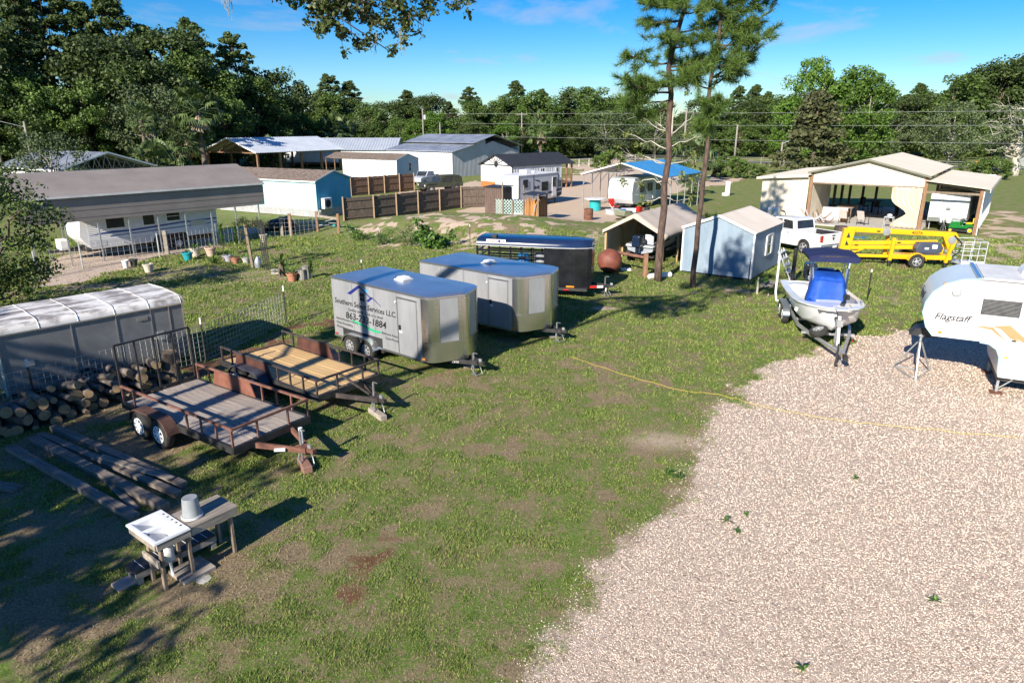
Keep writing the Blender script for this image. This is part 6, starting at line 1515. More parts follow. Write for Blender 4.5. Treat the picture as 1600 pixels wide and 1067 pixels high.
# pickup truck
t = thing('pickup_truck', 'white crew cab pickup truck with tailgate towards the boat', 'truck', (19.25, 39.5), 118)
L, W = 5.8, 2.0; m_tw = mat('truck_white', (.78, .79, .81), (.82, .83, .84), s=1, rough=.2, coat=.5)
def section(z0, z1, prof, nm='body', m=m_tw, inset=0.0, **k): return ob(nm, B().prism(prof, inset, W - inset, 'y'), m, t, **k)
low = [(.0, .55), (.0, 1.25), (1.85, 1.25), (1.85, 1.22), (4.25, 1.18), (5.3, 1.10), (5.75, 1.0), (5.82, .55), (5.4, .45)]
def arch(cx): return [(cx + .46 * math.cos(a2), .42 + .46 * math.sin(a2)) for a2 in [math.pi * i / 8 for i in range(9)]]
pl = [(0, .55), (0, 1.28), (1.85, 1.28), (4.25, 1.22), (5.3, 1.14), (5.72, 1.02), (5.82, .75), (5.8, .48)] + arch(4.75) + arch(1.15)
for y0, y1 in ((0, .12), (W - .12, W)): ob('body_side', B().prism(pl, y0, y1, 'y'), m_tw, t, bevel=.02)
ob('floor', B().box(.05, .1, .5, 5.6, W - .1, .62), m_dark, t); ob('bed_liner', B().box(.05, .1, .62, 1.86, .16, 1.26).box(.05, W - .16, .62, 1.86, W - .1, 1.26).box(.05, .1, .62, 1.86, W - .1, .66), m_black, t); ob('bed_wall', B().box(1.84, .1, .62, 1.92, W - .1, 1.3), m_tw, t)
tgt = ob('tailgate', B().box(-.03, .06, .66, .05, W - .06, 1.29), m_tw, t, bevel=.02); ob('badge', B().prism([(W/2 - .07, 1.06), (W/2 + .07, 1.06), (W/2 + .05, .95), (W/2, .90), (W/2 - .05, .95)], -.05, -.03, 'x'), m_black, tgt); ob('gate_handle', B().box(-.045, W/2 - .12, 1.14, -.03, W/2 + .12, 1.2), m_black, tgt)
ob('bumper', B().box(-.18, .05, .48, .02, W - .05, .64), m_alu, t, bevel=.03); ob('plate', B().box(-.19, W/2 - .16, .50, -.178, W/2 + .16, .62), m_white, t)
for y in (.0, W - .14): ob('tail_light', B().box(-.04, y, .82, .10, y + .14, 1.22), m_red, t, bevel=.015)
cab = [(1.9, 1.25), (2.05, 1.88), (2.4, 1.95), (3.5, 1.93), (4.3, 1.25)]; ob('cab', B().prism(cab, .16, W - .16, 'y'), m_tw, t, bevel=.05)
ob('hood', B().box(4.2, .12, .9, 5.62, W - .12, 1.17), m_tw, t, bevel=.06); ob('grille', B().box(5.7, .3, .6, 5.83, W - .3, 1.0), m_black, t)
for y, o_ in ((.155, -1), (W - .155, 1)):
    ob('side_window', B().prism([(2.12, 1.32), (2.2, 1.80), (2.85, 1.84), (2.85, 1.32)], y, y + o_ * .012, 'y'), m_glass, t); ob('side_window', B().prism([(2.95, 1.32), (2.95, 1.84), (3.4, 1.82), (3.95, 1.32)], y, y + o_ * .012, 'y'), m_glass, t)
    ob('mirror', B().box(3.85, y + o_ * .02, 1.25, 4.0, y + o_ * .32, 1.5), m_tw, t, bevel=.03); ob('door_seam', B().box(2.90, y + o_ * .158, .7, 2.91, y + o_ * .163, 1.25).box(2.05, y + o_ * .158, .7, 2.06, y + o_ * .163, 1.25), m_ink, t); ob('door_handle', B().box(2.2, y + o_ * .155, 1.10, 2.4, y + o_ * .185, 1.14), m_alu, t)
ob('rear_window', B().add([(1.925, .30, 1.34), (1.925, W - .30, 1.34), (2.03, W - .34, 1.80), (2.03, .34, 1.80)], [(0, 1, 2, 3)]), m_glass, t, solid=.02); ob('windshield', B().add([(3.56, .28, 1.88), (4.22, .22, 1.32), (4.22, W - .22, 1.32), (3.56, W - .28, 1.88)], [(0, 1, 2, 3)]), m_glass, t, solid=.02)
for x in (1.15, 4.75): wheel(t, x, .14, .40, .26, 'alloy', -1, .62); wheel(t, x, W - .14, .40, .26, 'alloy', 1, .62)
o = ob('lumber_pile', B().box(-.3, -.5, 0, .3, .5, .08).box(-.25, -.4, .08, .35, .1, .15), mat('cut_lumber', (.48, .24, .09), (.58, .34, .15), s=3), None); o.location = T(t, .95, 1.1, .68); o.rotation_euler = (0, 0, R(110)); tag(o, 'orange boards lying in the bed of the white pickup', 'lumber')

# towable boom lift
t = thing('boom_lift', 'yellow towable boom lift folded on its trailer with grey basket', 'lift', (23.9, 36.4), 171)
m_yel = mat('lift_yellow', (.78, .42, .008), (.84, .47, .012), s=1.5, rough=.35, coat=.2)
y = .75
ob('chassis', B().box(.7, y - .35, .42, 3.6, y + .35, .66).beam((3.5, y, .5), (6.0, y, .5), .14, .16), m_yel, t, bevel=.015)
for s in (-1, 1):
    wheel(t, 2.55, y + s * .72, .38, .24, 'alloy', s); fender(t, 2.55, y + s * .60, .38, s, m_yel, 0, .26)
    ob('outrigger', B().beam((3.75, y + s * .42, .35), (3.70, y + s * .46, 1.55), .13, .16), m_yel, t); ob('outrigger', B().beam((1.0, y + s * .42, .3), (.85, y + s * .46, 1.25), .12, .14), m_yel, t); ob('outrigger_foot', B().cyl((3.75, y + s * .42, .10), (3.75, y + s * .42, .34), .09, n=10), m_black, t); ob('outrigger_foot', B().cyl((1.0, y + s * .42, .08), (1.0, y + s * .42, .3), .09, n=10), m_black, t)
ob('lower_boom', B().beam((1.5, y, 1.05), (6.1, y, .92), .16, .20), m_yel, t, bevel=.01); ob('lower_boom', B().beam((1.4, y, 1.32), (5.9, y, 1.15), .16, .20), m_yel, t, bevel=.01)
ob('riser', B().prism([(5.7, .62), (6.25, .62), (6.12, 1.95), (5.55, 1.95), (5.65, 1.3)], y - .16, y + .16, 'y'), m_yel, t, bevel=.01); b = B().prism([(5.78, 1.45), (5.98, 1.45), (5.88, 1.75)], y + .161, y + .166, 'y').prism([(5.80, 1.05), (6.0, 1.05), (5.95, 1.32)], y + .161, y + .166, 'y'); ob('riser_opening', b, m_dark, t)
main = ob('main_boom', B().beam((5.95, y, 1.90), (.6, y, 1.72), .20, .26), m_yel, t, bevel=.015); ob('boom_tip', B().prism([(.9, 1.85), (1.2, 1.62), (.85, .9), (.62, .9), (.45, 1.6), (.6, 1.85)], y - .13, y + .13, 'y'), m_yel, t, bevel=.01)
letters('lettering', '4527A', .20, frame((2.75, y + .103, 1.72), (-1, 0, -.034), (0, 0, 1)), m_ink, main, .002, bold=.004)
ob('pivot_cap', B().lathe([(.01, .0), (.20, .0), (.20, .03), (.01, .04)], (4.0, y + .10, 1.80), 'y', 18), m_steel, t); ob('pivot_cap', B().lathe([(.01, .0), (.20, .0), (.20, .03), (.01, .04)], (.75, y + .14, 1.45), 'y', 18), m_steel, t)
en = ob('engine_cover', B().prism([(1.35, .85), (2.55, .78), (2.62, 1.05), (2.5, 1.32), (1.5, 1.35), (1.3, 1.1)], y + .12, y + .62, 'y'), mat('slate_plastic', (.05, .065, .10), (.07, .085, .125), s=2, rough=.4), t, bevel=.03); ob('cover_label', B().box(1.6, y + .621, 1.05, 1.85, y + .627, 1.25).box(2.0, y + .621, 1.0, 2.2, y + .627, 1.1), m_white, en)
for x, z in ((5.3, 1.02), (3.2, 1.2), (3.0, .6), (4.3, 1.78)): ob('warning_label', B().box(x, y + .082 if z < 1.7 else y + .101, z, x + .18, y + .088 if z < 1.7 else y + .106, z + .07), m_ink, t)
for s in (-1, 1): ob('brace', B().beam((4.9, y + s * .12, .95), (5.7, y + s * .12, .58), .06), m_yel, t)
ob('hose', B().tube([(.7, y + .2, 1.7), (.3, y + .25, 1.3), (.35, y + .2, .8), (.6, y + .15, .6)], .035, 6), m_black, t)
b = B()
for sx in (-.75, .35):
    for sy in (0, 1.4): b.beam((sx, sy, .3), (sx, sy, 1.45), .035)
for z in (.75, 1.1, 1.45): b.beam((-.75, 0, z), (.35, 0, z), .035).beam((-.75, 1.4, z), (.35, 1.4, z), .035).beam((-.75, 0, z), (-.75, 1.4, z), .035).beam((.35, 0, z), (.35, 1.4, z), .035)
for k_ in (-.38, -.02): b.beam((k_, 1.4, .3), (k_, 1.4, 1.45), .025)
b.box(-.75, 0, .22, .35, 1.4, .30).box(-.75, 1.38, .3, .35, 1.4, .45); ob('basket', b, m_rvgrey, t); ob('basket_arm', B().beam((.35, y, .5), (.95, y, .9), .12), m_steel, t)
ob('drawbar', B().beam((5.9, y, .5), (6.9, y, .5), .1).cyl((6.7, y, .05), (6.7, y, .8), .04, n=8), m_yel, t)

# olive military vehicle and the small truck beside it
t = thing('military_vehicle', 'dark olive military utility vehicle with soft top beyond the board fence', 'vehicle', (-6.6, 80.0), 212)
m_olive = mat('olive_drab', (.030, .036, .022), (.055, .06, .038), s=1.5, rough=.6); L, W = 4.6, 2.15
ob('body', B().prism([(0, .65), (0, 1.15), (2.9, 1.15), (4.35, 1.08), (4.6, .95), (4.6, .62)] , 0, W, 'y'), m_olive, t, bevel=.03); ob('cab_frame', B().prism([(1.2, 1.15), (1.25, 1.75), (2.6, 1.75), (2.95, 1.15)], .1, W - .1, 'y'), m_olive, t, bevel=.02); ob('soft_top', B().prism([(.05, 1.1), (.1, 1.65), (.4, 1.85), (2.3, 1.85), (2.4, 1.7), (1.2, 1.7), (1.2, 1.1)], .06, W - .06, 'y'), mat('olive_canvas', (.02, .026, .016), (.035, .04, .026), s=3, rough=.9), t, bevel=.05)
ob('windshield', B().add([(2.67, .15, 1.68), (2.95, .15, 1.2), (2.95, W - .15, 1.2), (2.67, W - .15, 1.68)], [(0, 1, 2, 3)]), m_glass, t, solid=.02)
for yy, o_ in ((.09, -1), (W - .09, 1)): ob('side_window', B().box(1.35, yy - .01, 1.22, 1.9, yy + .01, 1.62).box(2.0, yy - .01, 1.22, 2.55, yy + .01, 1.62), m_glass, t)
ob('hood_front', B().box(4.5, .4, .68, 4.64, W - .4, 1.0), m_dark, t); ob('bumper', B().box(4.6, .1, .5, 4.75, W - .1, .66), m_olive, t)
for yy in (.22, W - .22): ob('headlight', B().lathe([(.01, 0), (.11, 0), (.10, .03)], (4.6, yy, .86), 'x', 14), m_dirtywhite, t); ob('fender_flare', B().box(3.4, yy - .3, 1.0, 4.5, yy + .3, 1.12), m_olive, t)
for x in (.85, 3.95): wheel(t, x, .08, .46, .32, 'steel', -1, .45); wheel(t, x, W - .08, .46, .32, 'steel', 1, .45)
t = thing('parked_truck', 'small grey truck parked behind the military vehicle', 'truck', (-10.6, 90), 240)
ob('body', B().prism([(0, .5), (0, 1.1), (2.6, 1.1), (3.8, 1.05), (4.2, .9), (4.2, .45)], 0, 1.8, 'y'), m_silverwall, t, bevel=.05); ob('cab', B().prism([(1.2, 1.1), (1.35, 1.7), (2.5, 1.7), (3.0, 1.1)], .1, 1.7, 'y'), m_silverwall, t, bevel=.05)
ob('windshield', B().add([(2.55, .2, 1.65), (3.0, .2, 1.14), (3.0, 1.6, 1.14), (2.55, 1.6, 1.65)], [(0, 1, 2, 3)]), m_glass, t, solid=.02)
for yy in (.25, 1.55): ob('headlight', B().lathe([(.01, 0), (.12, 0), (.1, .03)], (4.2, yy, .8), 'x', 12), m_white, t)
for x in (.8, 3.4): wheel(t, x, .1, .36, .22, 'steel', -1); wheel(t, x, 1.7, .36, .22, 'steel', 1)

# fishing boat in the tan shelter
t = thing('fishing_boat', 'grey fishing boat with dark outboard inside the tan shelter', 'boat', (6.62, 36.15), 56.5)
m_gbo = mat('grey_boat', (.30, .33, .37), (.38, .41, .45), s=1.5, rough=.4)
rings = []
for f in (0, .1, .4, .7, .9, 1.0):
    h = .80 * (1 - max(0, (f - .45) / .56) ** 2.2) + .01; x = .5 + 5.0 * f; k_ = .55 + .45 * max(0, (f - .6) / .4) ** 2
    rings.append([(x, -h, 1.05 + .12 * f), (x, -h * .85, .72 + .1 * f), (x, 0, k_), (x, h * .85, .72 + .1 * f), (x, h, 1.05 + .12 * f)])
b = B().loft(rings); b.f.append((0, 1, 2, 3, 4)); ob('hull', b, m_gbo, t, solid=.03); ob('outboard', B().box(-.18, -.24, 1.0, .42, .24, 1.62).box(.0, -.1, .45, .3, .1, 1.05), mat('blue_black_cowl', (.008, .016, .04), (.014, .026, .06), s=2, rough=.2, coat=.4), t, bevel=.09)
ob('seat', B().box(1.0, -.55, 1.0, 1.45, -.05, 1.12).box(.98, -.55, 1.12, 1.06, -.05, 1.55), m_silverwall, t, bevel=.03); ob('deck_gear', B().box(1.6, -.6, .9, 3.2, .6, 1.08).beam((2.0, -.3, 1.2), (4.5, .2, 1.5), .06).beam((2.2, .4, 1.1), (4.2, .1, 1.65), .05), m_dark, t); ob('splash_well', B().box(.35, -.78, .95, .75, .78, 1.0), m_rvgrey, t)
t = thing('boat_trailer', 'dark steel boat trailer under the grey fishing boat', 'trailer', (6.62, 36.15), 56.5)
ob('frame', B().beam((.4, -.7, .42), (4.8, -.5, .42), .08).beam((.4, .7, .42), (4.8, .5, .42), .08).beam((1.2, -.8, .40), (1.2, .8, .40), .08).beam((4.6, 0, .42), (6.0, 0, .42), .08).box(.38, -.85, .42, .5, .85, .5), m_frame, t)
for s in (-1, 1): wheel(t, 1.2, s * .85, .30, .2, 'steel', s); fender(t, 1.2, s * .75, .30, s, m_frame, 0, .22)

# golf cart in the barn
t = thing('golf_cart', 'dark golf cart with roof parked deep inside the cream barn', 'cart', BP(9.2, wr + 1.9), BT + 180)
ob('body', B().prism([(0, .35), (0, .8), (.6, .85), (.7, .55), (1.3, .5), (1.5, .9), (2.0, .85), (2.25, .6), (2.25, .35)], 0, 1.15, 'y'), m_frame, t, bevel=.03); ob('seat', B().box(.45, .08, .8, .95, 1.07, .92).box(.35, .08, .9, .48, 1.07, 1.35), m_black, t, bevel=.03); ob('roof', B().box(.1, .02, 1.85, 1.7, 1.13, 1.92), m_dark, t, bevel=.03)
ob('roof_frame', B().beam((.2, .08, .8), (.2, .08, 1.85), .035).beam((.2, 1.07, .8), (.2, 1.07, 1.85), .035).beam((1.75, .08, .85), (1.6, .08, 1.85), .035).beam((1.75, 1.07, .85), (1.6, 1.07, 1.85), .035), m_steel, t)
for x in (.4, 1.85): wheel(t, x, .08, .24, .18, 'steel', -1); wheel(t, x, 1.07, .24, .18, 'steel', 1)
for yy in (-.08, 1.23): ob('mirror', B().box(1.55, yy - .06, 1.1, 1.6, yy + .06, 1.22), m_black, t)

# green riding mower
t = thing('riding_mower', 'green and yellow riding mower under the barn wing', 'mower', BP(.55, .25), BT + 75)
m_jd = mat('mower_green', (.010, .16, .025), (.016, .20, .035), s=2, rough=.35); m_jy = mat('mower_yellow', (.75, .55, .02), (.8, .6, .03), s=2, rough=.4)
ob('body', B().prism([(-.2, .35), (-.2, .62), (.35, .66), (.5, .5), (.7, .5), (.75, .78), (1.35, .74), (1.45, .4), (1.45, .3)], -.3, .3, 'y'), m_jd, t, bevel=.03); ob('seat', B().box(.0, -.25, .66, .4, .25, .76).box(-.1, -.25, .7, .0, .25, 1.1), m_jy, t, bevel=.04); ob('steering_wheel', B().beam((.85, 0, .75), (.65, 0, 1.0), .03).lathe([(.15, 0), (.18, 0), (.18, .02), (.15, .02)], (.62, 0, 1.0), 'z', 14), m_black, t); ob('mower_deck', B().box(.2, -.55, .12, 1.05, .55, .28), m_black, t, bevel=.04)
for x, r_ in ((.0, .26), (1.2, .18)):
    for s in (-1, 1):
        w_ = wheel(t, x, s * .38, r_, .18, 'steel', s); [c for c in bpy.data.objects if c.parent == w_]
        ob('hub', B().lathe([(.01, 0), (r_ * .5, 0), (r_ * .45, s * .03), (.01, s * .03)], (0, s * .115, 0), 'y', 14), m_jy, w_)
t = thing('push_mower', 'black push mower standing beside the green riding mower', 'mower', BP(.9, 1.1), BT + 100)
ob('deck', B().lathe([(.1, .32), (.3, .30), (.42, .22), (.45, .12), (.42, .12)], (0, 0, 0), 'z', 16), m_black, t); ob('engine', B().box(-.16, -.16, .3, .16, .16, .55), m_dark, t, bevel=.04); ob('handle', B().tube([(-.3, -.25, .25), (-1.1, -.25, .95), (-1.1, .25, .95), (-.3, .25, .25)], .018, 6), m_black, t)
for x in (-.32, .32): wheel(t, x, -.4, .13, .06, 'steel', -1); wheel(t, x, .4, .13, .06, 'steel', 1)

# ---------------------------------------------------------------- foreground: sink bench, timbers, firewood
t = thing('outdoor_sink_stand', 'weathered timber work bench with a frame for a drop-in sink', 'bench', (-5.62, 9.30), 53)
HB_ = .90
for x, y in ((.05, .05), (.05, .46), (.52, .05), (.52, .46), (1.30, .08), (1.30, .56)):
    ob('leg', B().beam((x, y, 0), (x + (.03 if x < .1 else 0), y, HB_ - .03), .09, .05), m_woodz, t, bevel=.004)
ob('apron', B().box(.0, -.02, HB_ - .14, .56, .02, HB_ - .02), m_wood, t, bevel=.004); ob('apron', B().box(-.02, .02, HB_ - .14, .02, .88, HB_ - .02), m_wood, t, bevel=.004); ob('apron', B().box(.54, .02, HB_ - .14, .58, .88, HB_ - .02), m_wood, t, bevel=.004)
ob('rail', B().box(-.03, -.01, .46, .01, .50, .58), m_wood, t, bevel=.004); ob('apron', B().box(.58, -.0, HB_ - .16, 1.40, .04, HB_ - .04), m_wood, t, bevel=.004); ob('apron', B().box(.58, .58, HB_ - .16, 1.40, .62, HB_ - .04), m_wood, t, bevel=.004)
for i in range(4): o = ob('plank', B().box(.57, .0 + i * .165, HB_ - .04, 1.43, .158 + i * .165, HB_), m_wood, t, bevel=.005)
sk = thing('kitchen_sink', 'white double-bowl drop-in sink set in the timber bench', 'sink', T(t, .27, .45, HB_ - .01), 53)
m_enam = mat('white_enamel', (.76, .77, .77), (.83, .83, .83), s=3, rough=.18); b = B()
X0, X1, Y0, Y1 = -.30, .28, -.47, .46
def bowl(b, x0, x1, y0, y1, d):
    e_ = .035; r0 = [(x0, y0, .03), (x1, y0, .03), (x1, y1, .03), (x0, y1, .03)]; r1 = [(x0 + e_, y0 + e_, .0), (x1 - e_, y0 + e_, .0), (x1 - e_, y1 - e_, .0), (x0 + e_, y1 - e_, .0)]; r2 = [(x0 + e_ * 1.8, y0 + e_ * 1.8, -d), (x1 - e_ * 1.8, y0 + e_ * 1.8, -d), (x1 - e_ * 1.8, y1 - e_ * 1.8, -d), (x0 + e_ * 1.8, y1 - e_ * 1.8, -d)]
    b.loft([r0, r1, r2], True, False); k_ = len(b.v); b.f.append((k_ - 4, k_ - 3, k_ - 2, k_ - 1))
bowl(b, X0 + .05, X1 - .13, Y0 + .05, .02, .17); bowl(b, X0 + .05, X1 - .13, .05, Y1 - .05, .15)
for x0, x1, y0, y1 in ((X0, X1, Y0, Y0 + .05), (X0, X1, Y1 - .05, Y1), (X0, X0 + .05, Y0 + .05, Y1 - .05), (X1 - .13, X1, Y0 + .05, Y1 - .05), (X0 + .05, X1 - .13, .02, .05)): b.quad((x0, y0, .03), (x1, y0, .03), (x1, y1, .03), (x0, y1, .03))
b.loft([[(X0, Y0, .03), (X1, Y0, .03), (X1, Y1, .03), (X0, Y1, .03)], [(X0 - .01, Y0 - .01, .0), (X1 + .01, Y0 - .01, .0), (X1 + .01, Y1 + .01, .0), (X0 - .01, Y1 + .01, .0)]], True, False)
ob('basin', b, m_enam, sk)
for i in range(5): ob('tap_hole', B().lathe([(.001, 0), (.018, 0), (.018, .003), (.001, .003)], (X1 - .05, -.28 + i * .14, .031), 'z', 10), m_ink, sk)
ob('drain', B().lathe([(.001, 0), (.04, 0), (.04, .004), (.001, .004)], (-.06, -.2, -.168), 'z', 12), m_steel, sk); ob('drain_pipe', B().tube([(-.02, -.2, -.17), (-.0, -.2, -.5), (.02, -.2, -.85)], .025, 8), m_white, sk); ob('cloth_wrap', B().lathe([(.05, -.22), (.09, -.30), (.085, -.45), (.10, -.52), (.05, -.54)], (0, -.2, 0), 'z', 12), m_dirtywhite, sk, smooth=True)
bk = thing('bucket', 'upturned grey-white plastic bucket on the timber bench', 'bucket', T(t, .78, .32, HB_), 0)
ob('shell', B().lathe([(.165, .0), (.165, .045), (.15, .05), (.148, .06), (.125, .34), (.118, .355), (.02, .35)], (0, 0, 0), 'z', 28), mat('bucket_plastic', (.26, .28, .30), (.34, .36, .37), s=4, rough=.45), bk, auto=40); ob('rim', B().lathe([(.155, 0), (.175, .005), (.175, .035), (.155, .04)], (0, 0, 0), 'z', 28), m_dirtywhite, bk, auto=40)
st_ = thing('slatted_step', 'low wooden step with black grip strips beside the sink bench', 'step', T(t, -.20, .62, 0), 53)
for i in range(9): ob('tread', B().box(.0 + i * .155, -.16, .24, .145 + i * .155, .20, .28), m_frame, st_); 
for i in range(8): ob('grip_strip', B().box(.147 + i * .155, -.15, .275, .155 + i * .155, .19, .285), m_white, st_)
for y in (-.16, .18): ob('stringer', B().box(0, y, .13, 1.40, y + .03, .24), m_wood, st_)
for x in (.02, 1.3): ob('foot', B().box(x, -.15, 0, x + .09, .19, .13), m_wood, st_)
o = ob('paving_slab', B().box(-.20, -.14, 0, .20, .14, .06), mat('pink_paver', (.50, .33, .26), (.60, .42, .34), s=9, rough=.9, bump=.3), None, bevel=.008); o.location = (-6.33, 9.52, 0); o.rotation_euler = (0, 0, R(53)); tag(o, 'pinkish rectangular paver lying at the end of the low step', 'paver')
o = ob('plywood_pad', B().box(-.28, -.26, 0, .28, .26, .07), m_wood, None, bevel=.01); o.location = (-5.40, 9.83, 0); o.rotation_euler = (0, 0, R(53)); tag(o, 'square wooden pad on the dirt beneath the sink drain', 'board')
o = ob('grey_disc', B().lathe([(.02, 0), (.12, 0), (.12, .02), (.02, .025)], (0, 0, 0), 'z', 14), m_conc, None); o.location = (-5.12, 9.62, .0); tag(o, 'small flat grey disc on the dirt by the sink bench', 'disc')

def timber(p, q, w_, h, z, label, m=None, rz=0):
    p, q = Vector((*p[:2], z)), Vector((*q[:2], z)); d = q - p; L_ = d.length; b = B()
    k_ = 8; rg_ = np.random.default_rng(int(L_ * 1000)); rings = []
    for i in range(k_ + 1):
        x = L_ * i / k_; s1, s2 = rg_.normal(0, .003, 2); rings.append([(x, -w_/2 + s1, 0), (x, w_/2 + s1, 0), (x, w_/2 + s1, h + s2), (x, -w_/2 + s1, h + s2)])
    o = ob('timber', b.loft(rings, True), m or m_timber, None, bevel=.008); o.location = p; o.rotation_euler = (0, 0, math.atan2(d.y, d.x)); tag(o, label, 'timber'); return o
m_timber = mat('grey_timber', (.13, .105, .085), (.27, .225, .185), s=1.6, rough=.92, bump=.5, st=(.9, 8, 8), rnd=.2)
timber((-11.65, 14.36), (-7.2, 11.42), .20, .12, 0, 'long grey timber lying apart from the others on the shaded grass')
timber((-11.38, 14.79), (-6.77, 11.74), .20, .15, 0, 'thick brown timber, second in the row on the shaded grass')
timber((-11.40, 15.05), (-6.75, 12.25), .16, .13, 0, 'timber lying between the thick brown one and the pale one')
timber((-11.33, 15.45), (-6.82, 12.62), .18, .13, 0, 'pale grey-green timber, last in the row towards the flatbed')
timber((-9.2, 13.75), (-7.1, 12.72), .16, .04, .14, 'short board resting across two of the timbers', rz=0)
timber((-8.62, 12.94), (-7.35, 11.75), .14, .05, 0, 'short thin board lying slantwise in the grass between timbers')
timber((-10.9, 12.70), (-10.2, 12.50), .25, .08, 0, 'short plank end lying alone on the shaded grass at the left')

# firewood and stump
m_lbark = mat('log_bark', (.055, .042, .032), (.21, .175, .145), s=6, rough=.95, bump=.7, bs=14)
m_lend = mat('log_end', (.26, .17, .09), (.40, .28, .16), s=8, rough=.9)
fw = random.Random(9); base = Vector((-12.85, 14.75, 0)); ax = Vector((.60, .80, 0)).normalized(); pr = Vector((ax.y, -ax.x, 0))
def log(c, d, L_, r_, label):
    me = bpy.data.meshes.new('log'); b = B(); d = d.normalized(); p, q_ = -d * L_/2, d * L_/2
    b.tube([tuple(p), tuple(p * .3 + q_ * .02), tuple(q_)], [r_ * fw.uniform(.9, 1.05), r_, r_ * fw.uniform(.88, 1.02)], 10); o = ob('log', b, m_lbark, None, smooth=False, auto=50)
    o.data.materials.append(m_lend)
    for f in o.data.polygons:
        if len(f.vertices) > 4: f.material_index = 1
    o.location = c; tag(o, label, 'log', 'firewood logs in the stack'); return o
for lay in range(4):
    n_ = [20, 18, 14, 8][lay]; off = [0, .12, .5, 1.4][lay]
    for i in range(n_):
        r_ = fw.uniform(.07, .15); u = off + i * .265 + fw.uniform(-.08, .08)
        if lay == 3: u = off + i * .42 + fw.uniform(-.1, .1)
        c = base + ax * u + pr * fw.uniform(-.10, .12) + Vector((0, 0, .13 + lay * .215 + fw.uniform(-.02, .03)))
        log(c, pr + ax * fw.uniform(-.4, .4) + Vector((0, 0, fw.uniform(-.2, .2))), fw.uniform(.55, 1.0), r_, ['firewood log in the lowest layer of the stack beside the box trailer', 'firewood log in the second layer of the stack beside the box trailer', 'firewood log in the third layer of the stack beside the box trailer', 'pale firewood log lying on top of the stack beside the box trailer'][lay])
q = Vector((-9.85, 18.55, 0)); b = B().tube([(0, 0, 0), (.02, 0, .3), (0, .03, .7), (.02, .02, 1.0)], [.30, .24, .22, .21], 14).tube([(.15, -.05, .6), (.32, -.12, .78)], [.07, .06], 8)
o = ob('stump', b, BARK['brown'], None, auto=50); o.data.materials.append(m_lend)
for f in o.data.polygons:
    if len(f.vertices) > 8: f.material_index = 1
o.location = q; tag(o, 'upright log with a stub branch behind the rusty flatbed gate', 'stump')

# wire fence with steel posts
fp = [(-14.6, 14.1), (-12.5, 16.6), (-9.75, 20.55), (-8.58, 25.0)]
t = thing('wire_fence', 'sagging welded wire fence on thin steel posts in front of the box trailer', 'fence', (0, 0, 0))
m_wire = mat('fence_wire', (.34, .34, .33), (.46, .45, .43), s=3, rough=.6, metal=.3)
for i, (x, y) in enumerate(fp):
    o = ob('post', B().box(x - .02, y - .02, 0, x + .02, y + .02, 1.35), m_frame, t); ob('post_tip', B().box(x - .023, y - .023, 1.25, x + .023, y + .023, 1.46), m_white, o)
for (x0, y0), (x1, y1) in zip(fp[:-1], fp[1:]):
    a, c = Vector((x0, y0, 0)), Vector((x1, y1, 0)); L_ = (c - a).length; b = B(); n_ = int(L_ / .16)
    for j in range(8): b.beam(a + Vector((0, 0, .06 + j * .16)), c + Vector((0, 0, .06 + j * .16)), .011)
    for i in range(n_ + 1): p = a.lerp(c, i / n_); b.beam(p + Vector((0, 0, .05)), p + Vector((0, 0, 1.20)), .011)
    ob('wire_panel', b, m_wire, t, kind='stuff')

# board fences
def board_fence(label, pts, h, m):
    t = thing('board_fence', label, 'fence', (0, 0, 0)); pts = [Vector((*p, 0)) for p in pts]
    for i, (a, c) in enumerate(zip(pts[:-1], pts[1:])):
        d = (c - a); L_ = d.length; u = d / L_; nrm = Vector((u.y, -u.x, 0)); n_ = max(2, int(L_ / .145)); b = B(); rg_ = random.Random(i)
        for k_ in range(n_): p = a + u * (L_ * (k_ + .5) / n_) - nrm * .03; b.add(*(lambda q: (q.v, q.f))(B().beam(p + Vector((0, 0, .05)), p + Vector((0, 0, h + rg_.uniform(-.03, .02))), .02, L_ / n_ * .93, tuple(u))))
        ob('picket_panel', b, m, t)
        b = B()
        for z in (.35, h * .55, h - .2): b.beam(a + Vector((0, 0, z)) + nrm * .01, c + Vector((0, 0, z)) + nrm * .01, .04, .09)
        ob('rail', b, m, t)
    for p in pts: o = ob('post', B().box(p.x - .05, p.y - .12, 0, p.x + .05, p.y - .02, h + .12), mat('tan_post', (.30, .20, .12), (.42, .30, .19), s=2, rough=.85, st=(7, 7, 1)), t)
m_fence = mat('grey_brown_board', (.085, .062, .048), (.19, .145, .115), s=2.5, rough=.92, st=(6, 6, .7))
m_fence2 = mat('brown_board', (.13, .075, .045), (.24, .15, .095), s=2.5, rough=.9, st=(6, 6, .7))
board_fence('weathered grey-brown board fence in front of the military vehicle', [(-12.9, 52.9), (-10.9, 54.6), (-9.4, 56.4), (-7.9, 58.4), (-6.3, 60.5), (-4.6, 62.8), (-2.3, 63.6)], 1.85, m_fence)
board_fence('browner board fence behind the turquoise house', [(-16.9, 73.2), (-15.4, 75.0), (-14.0, 76.7), (-12.6, 78.4), (-11.2, 80.0)], 1.9, m_fence2)

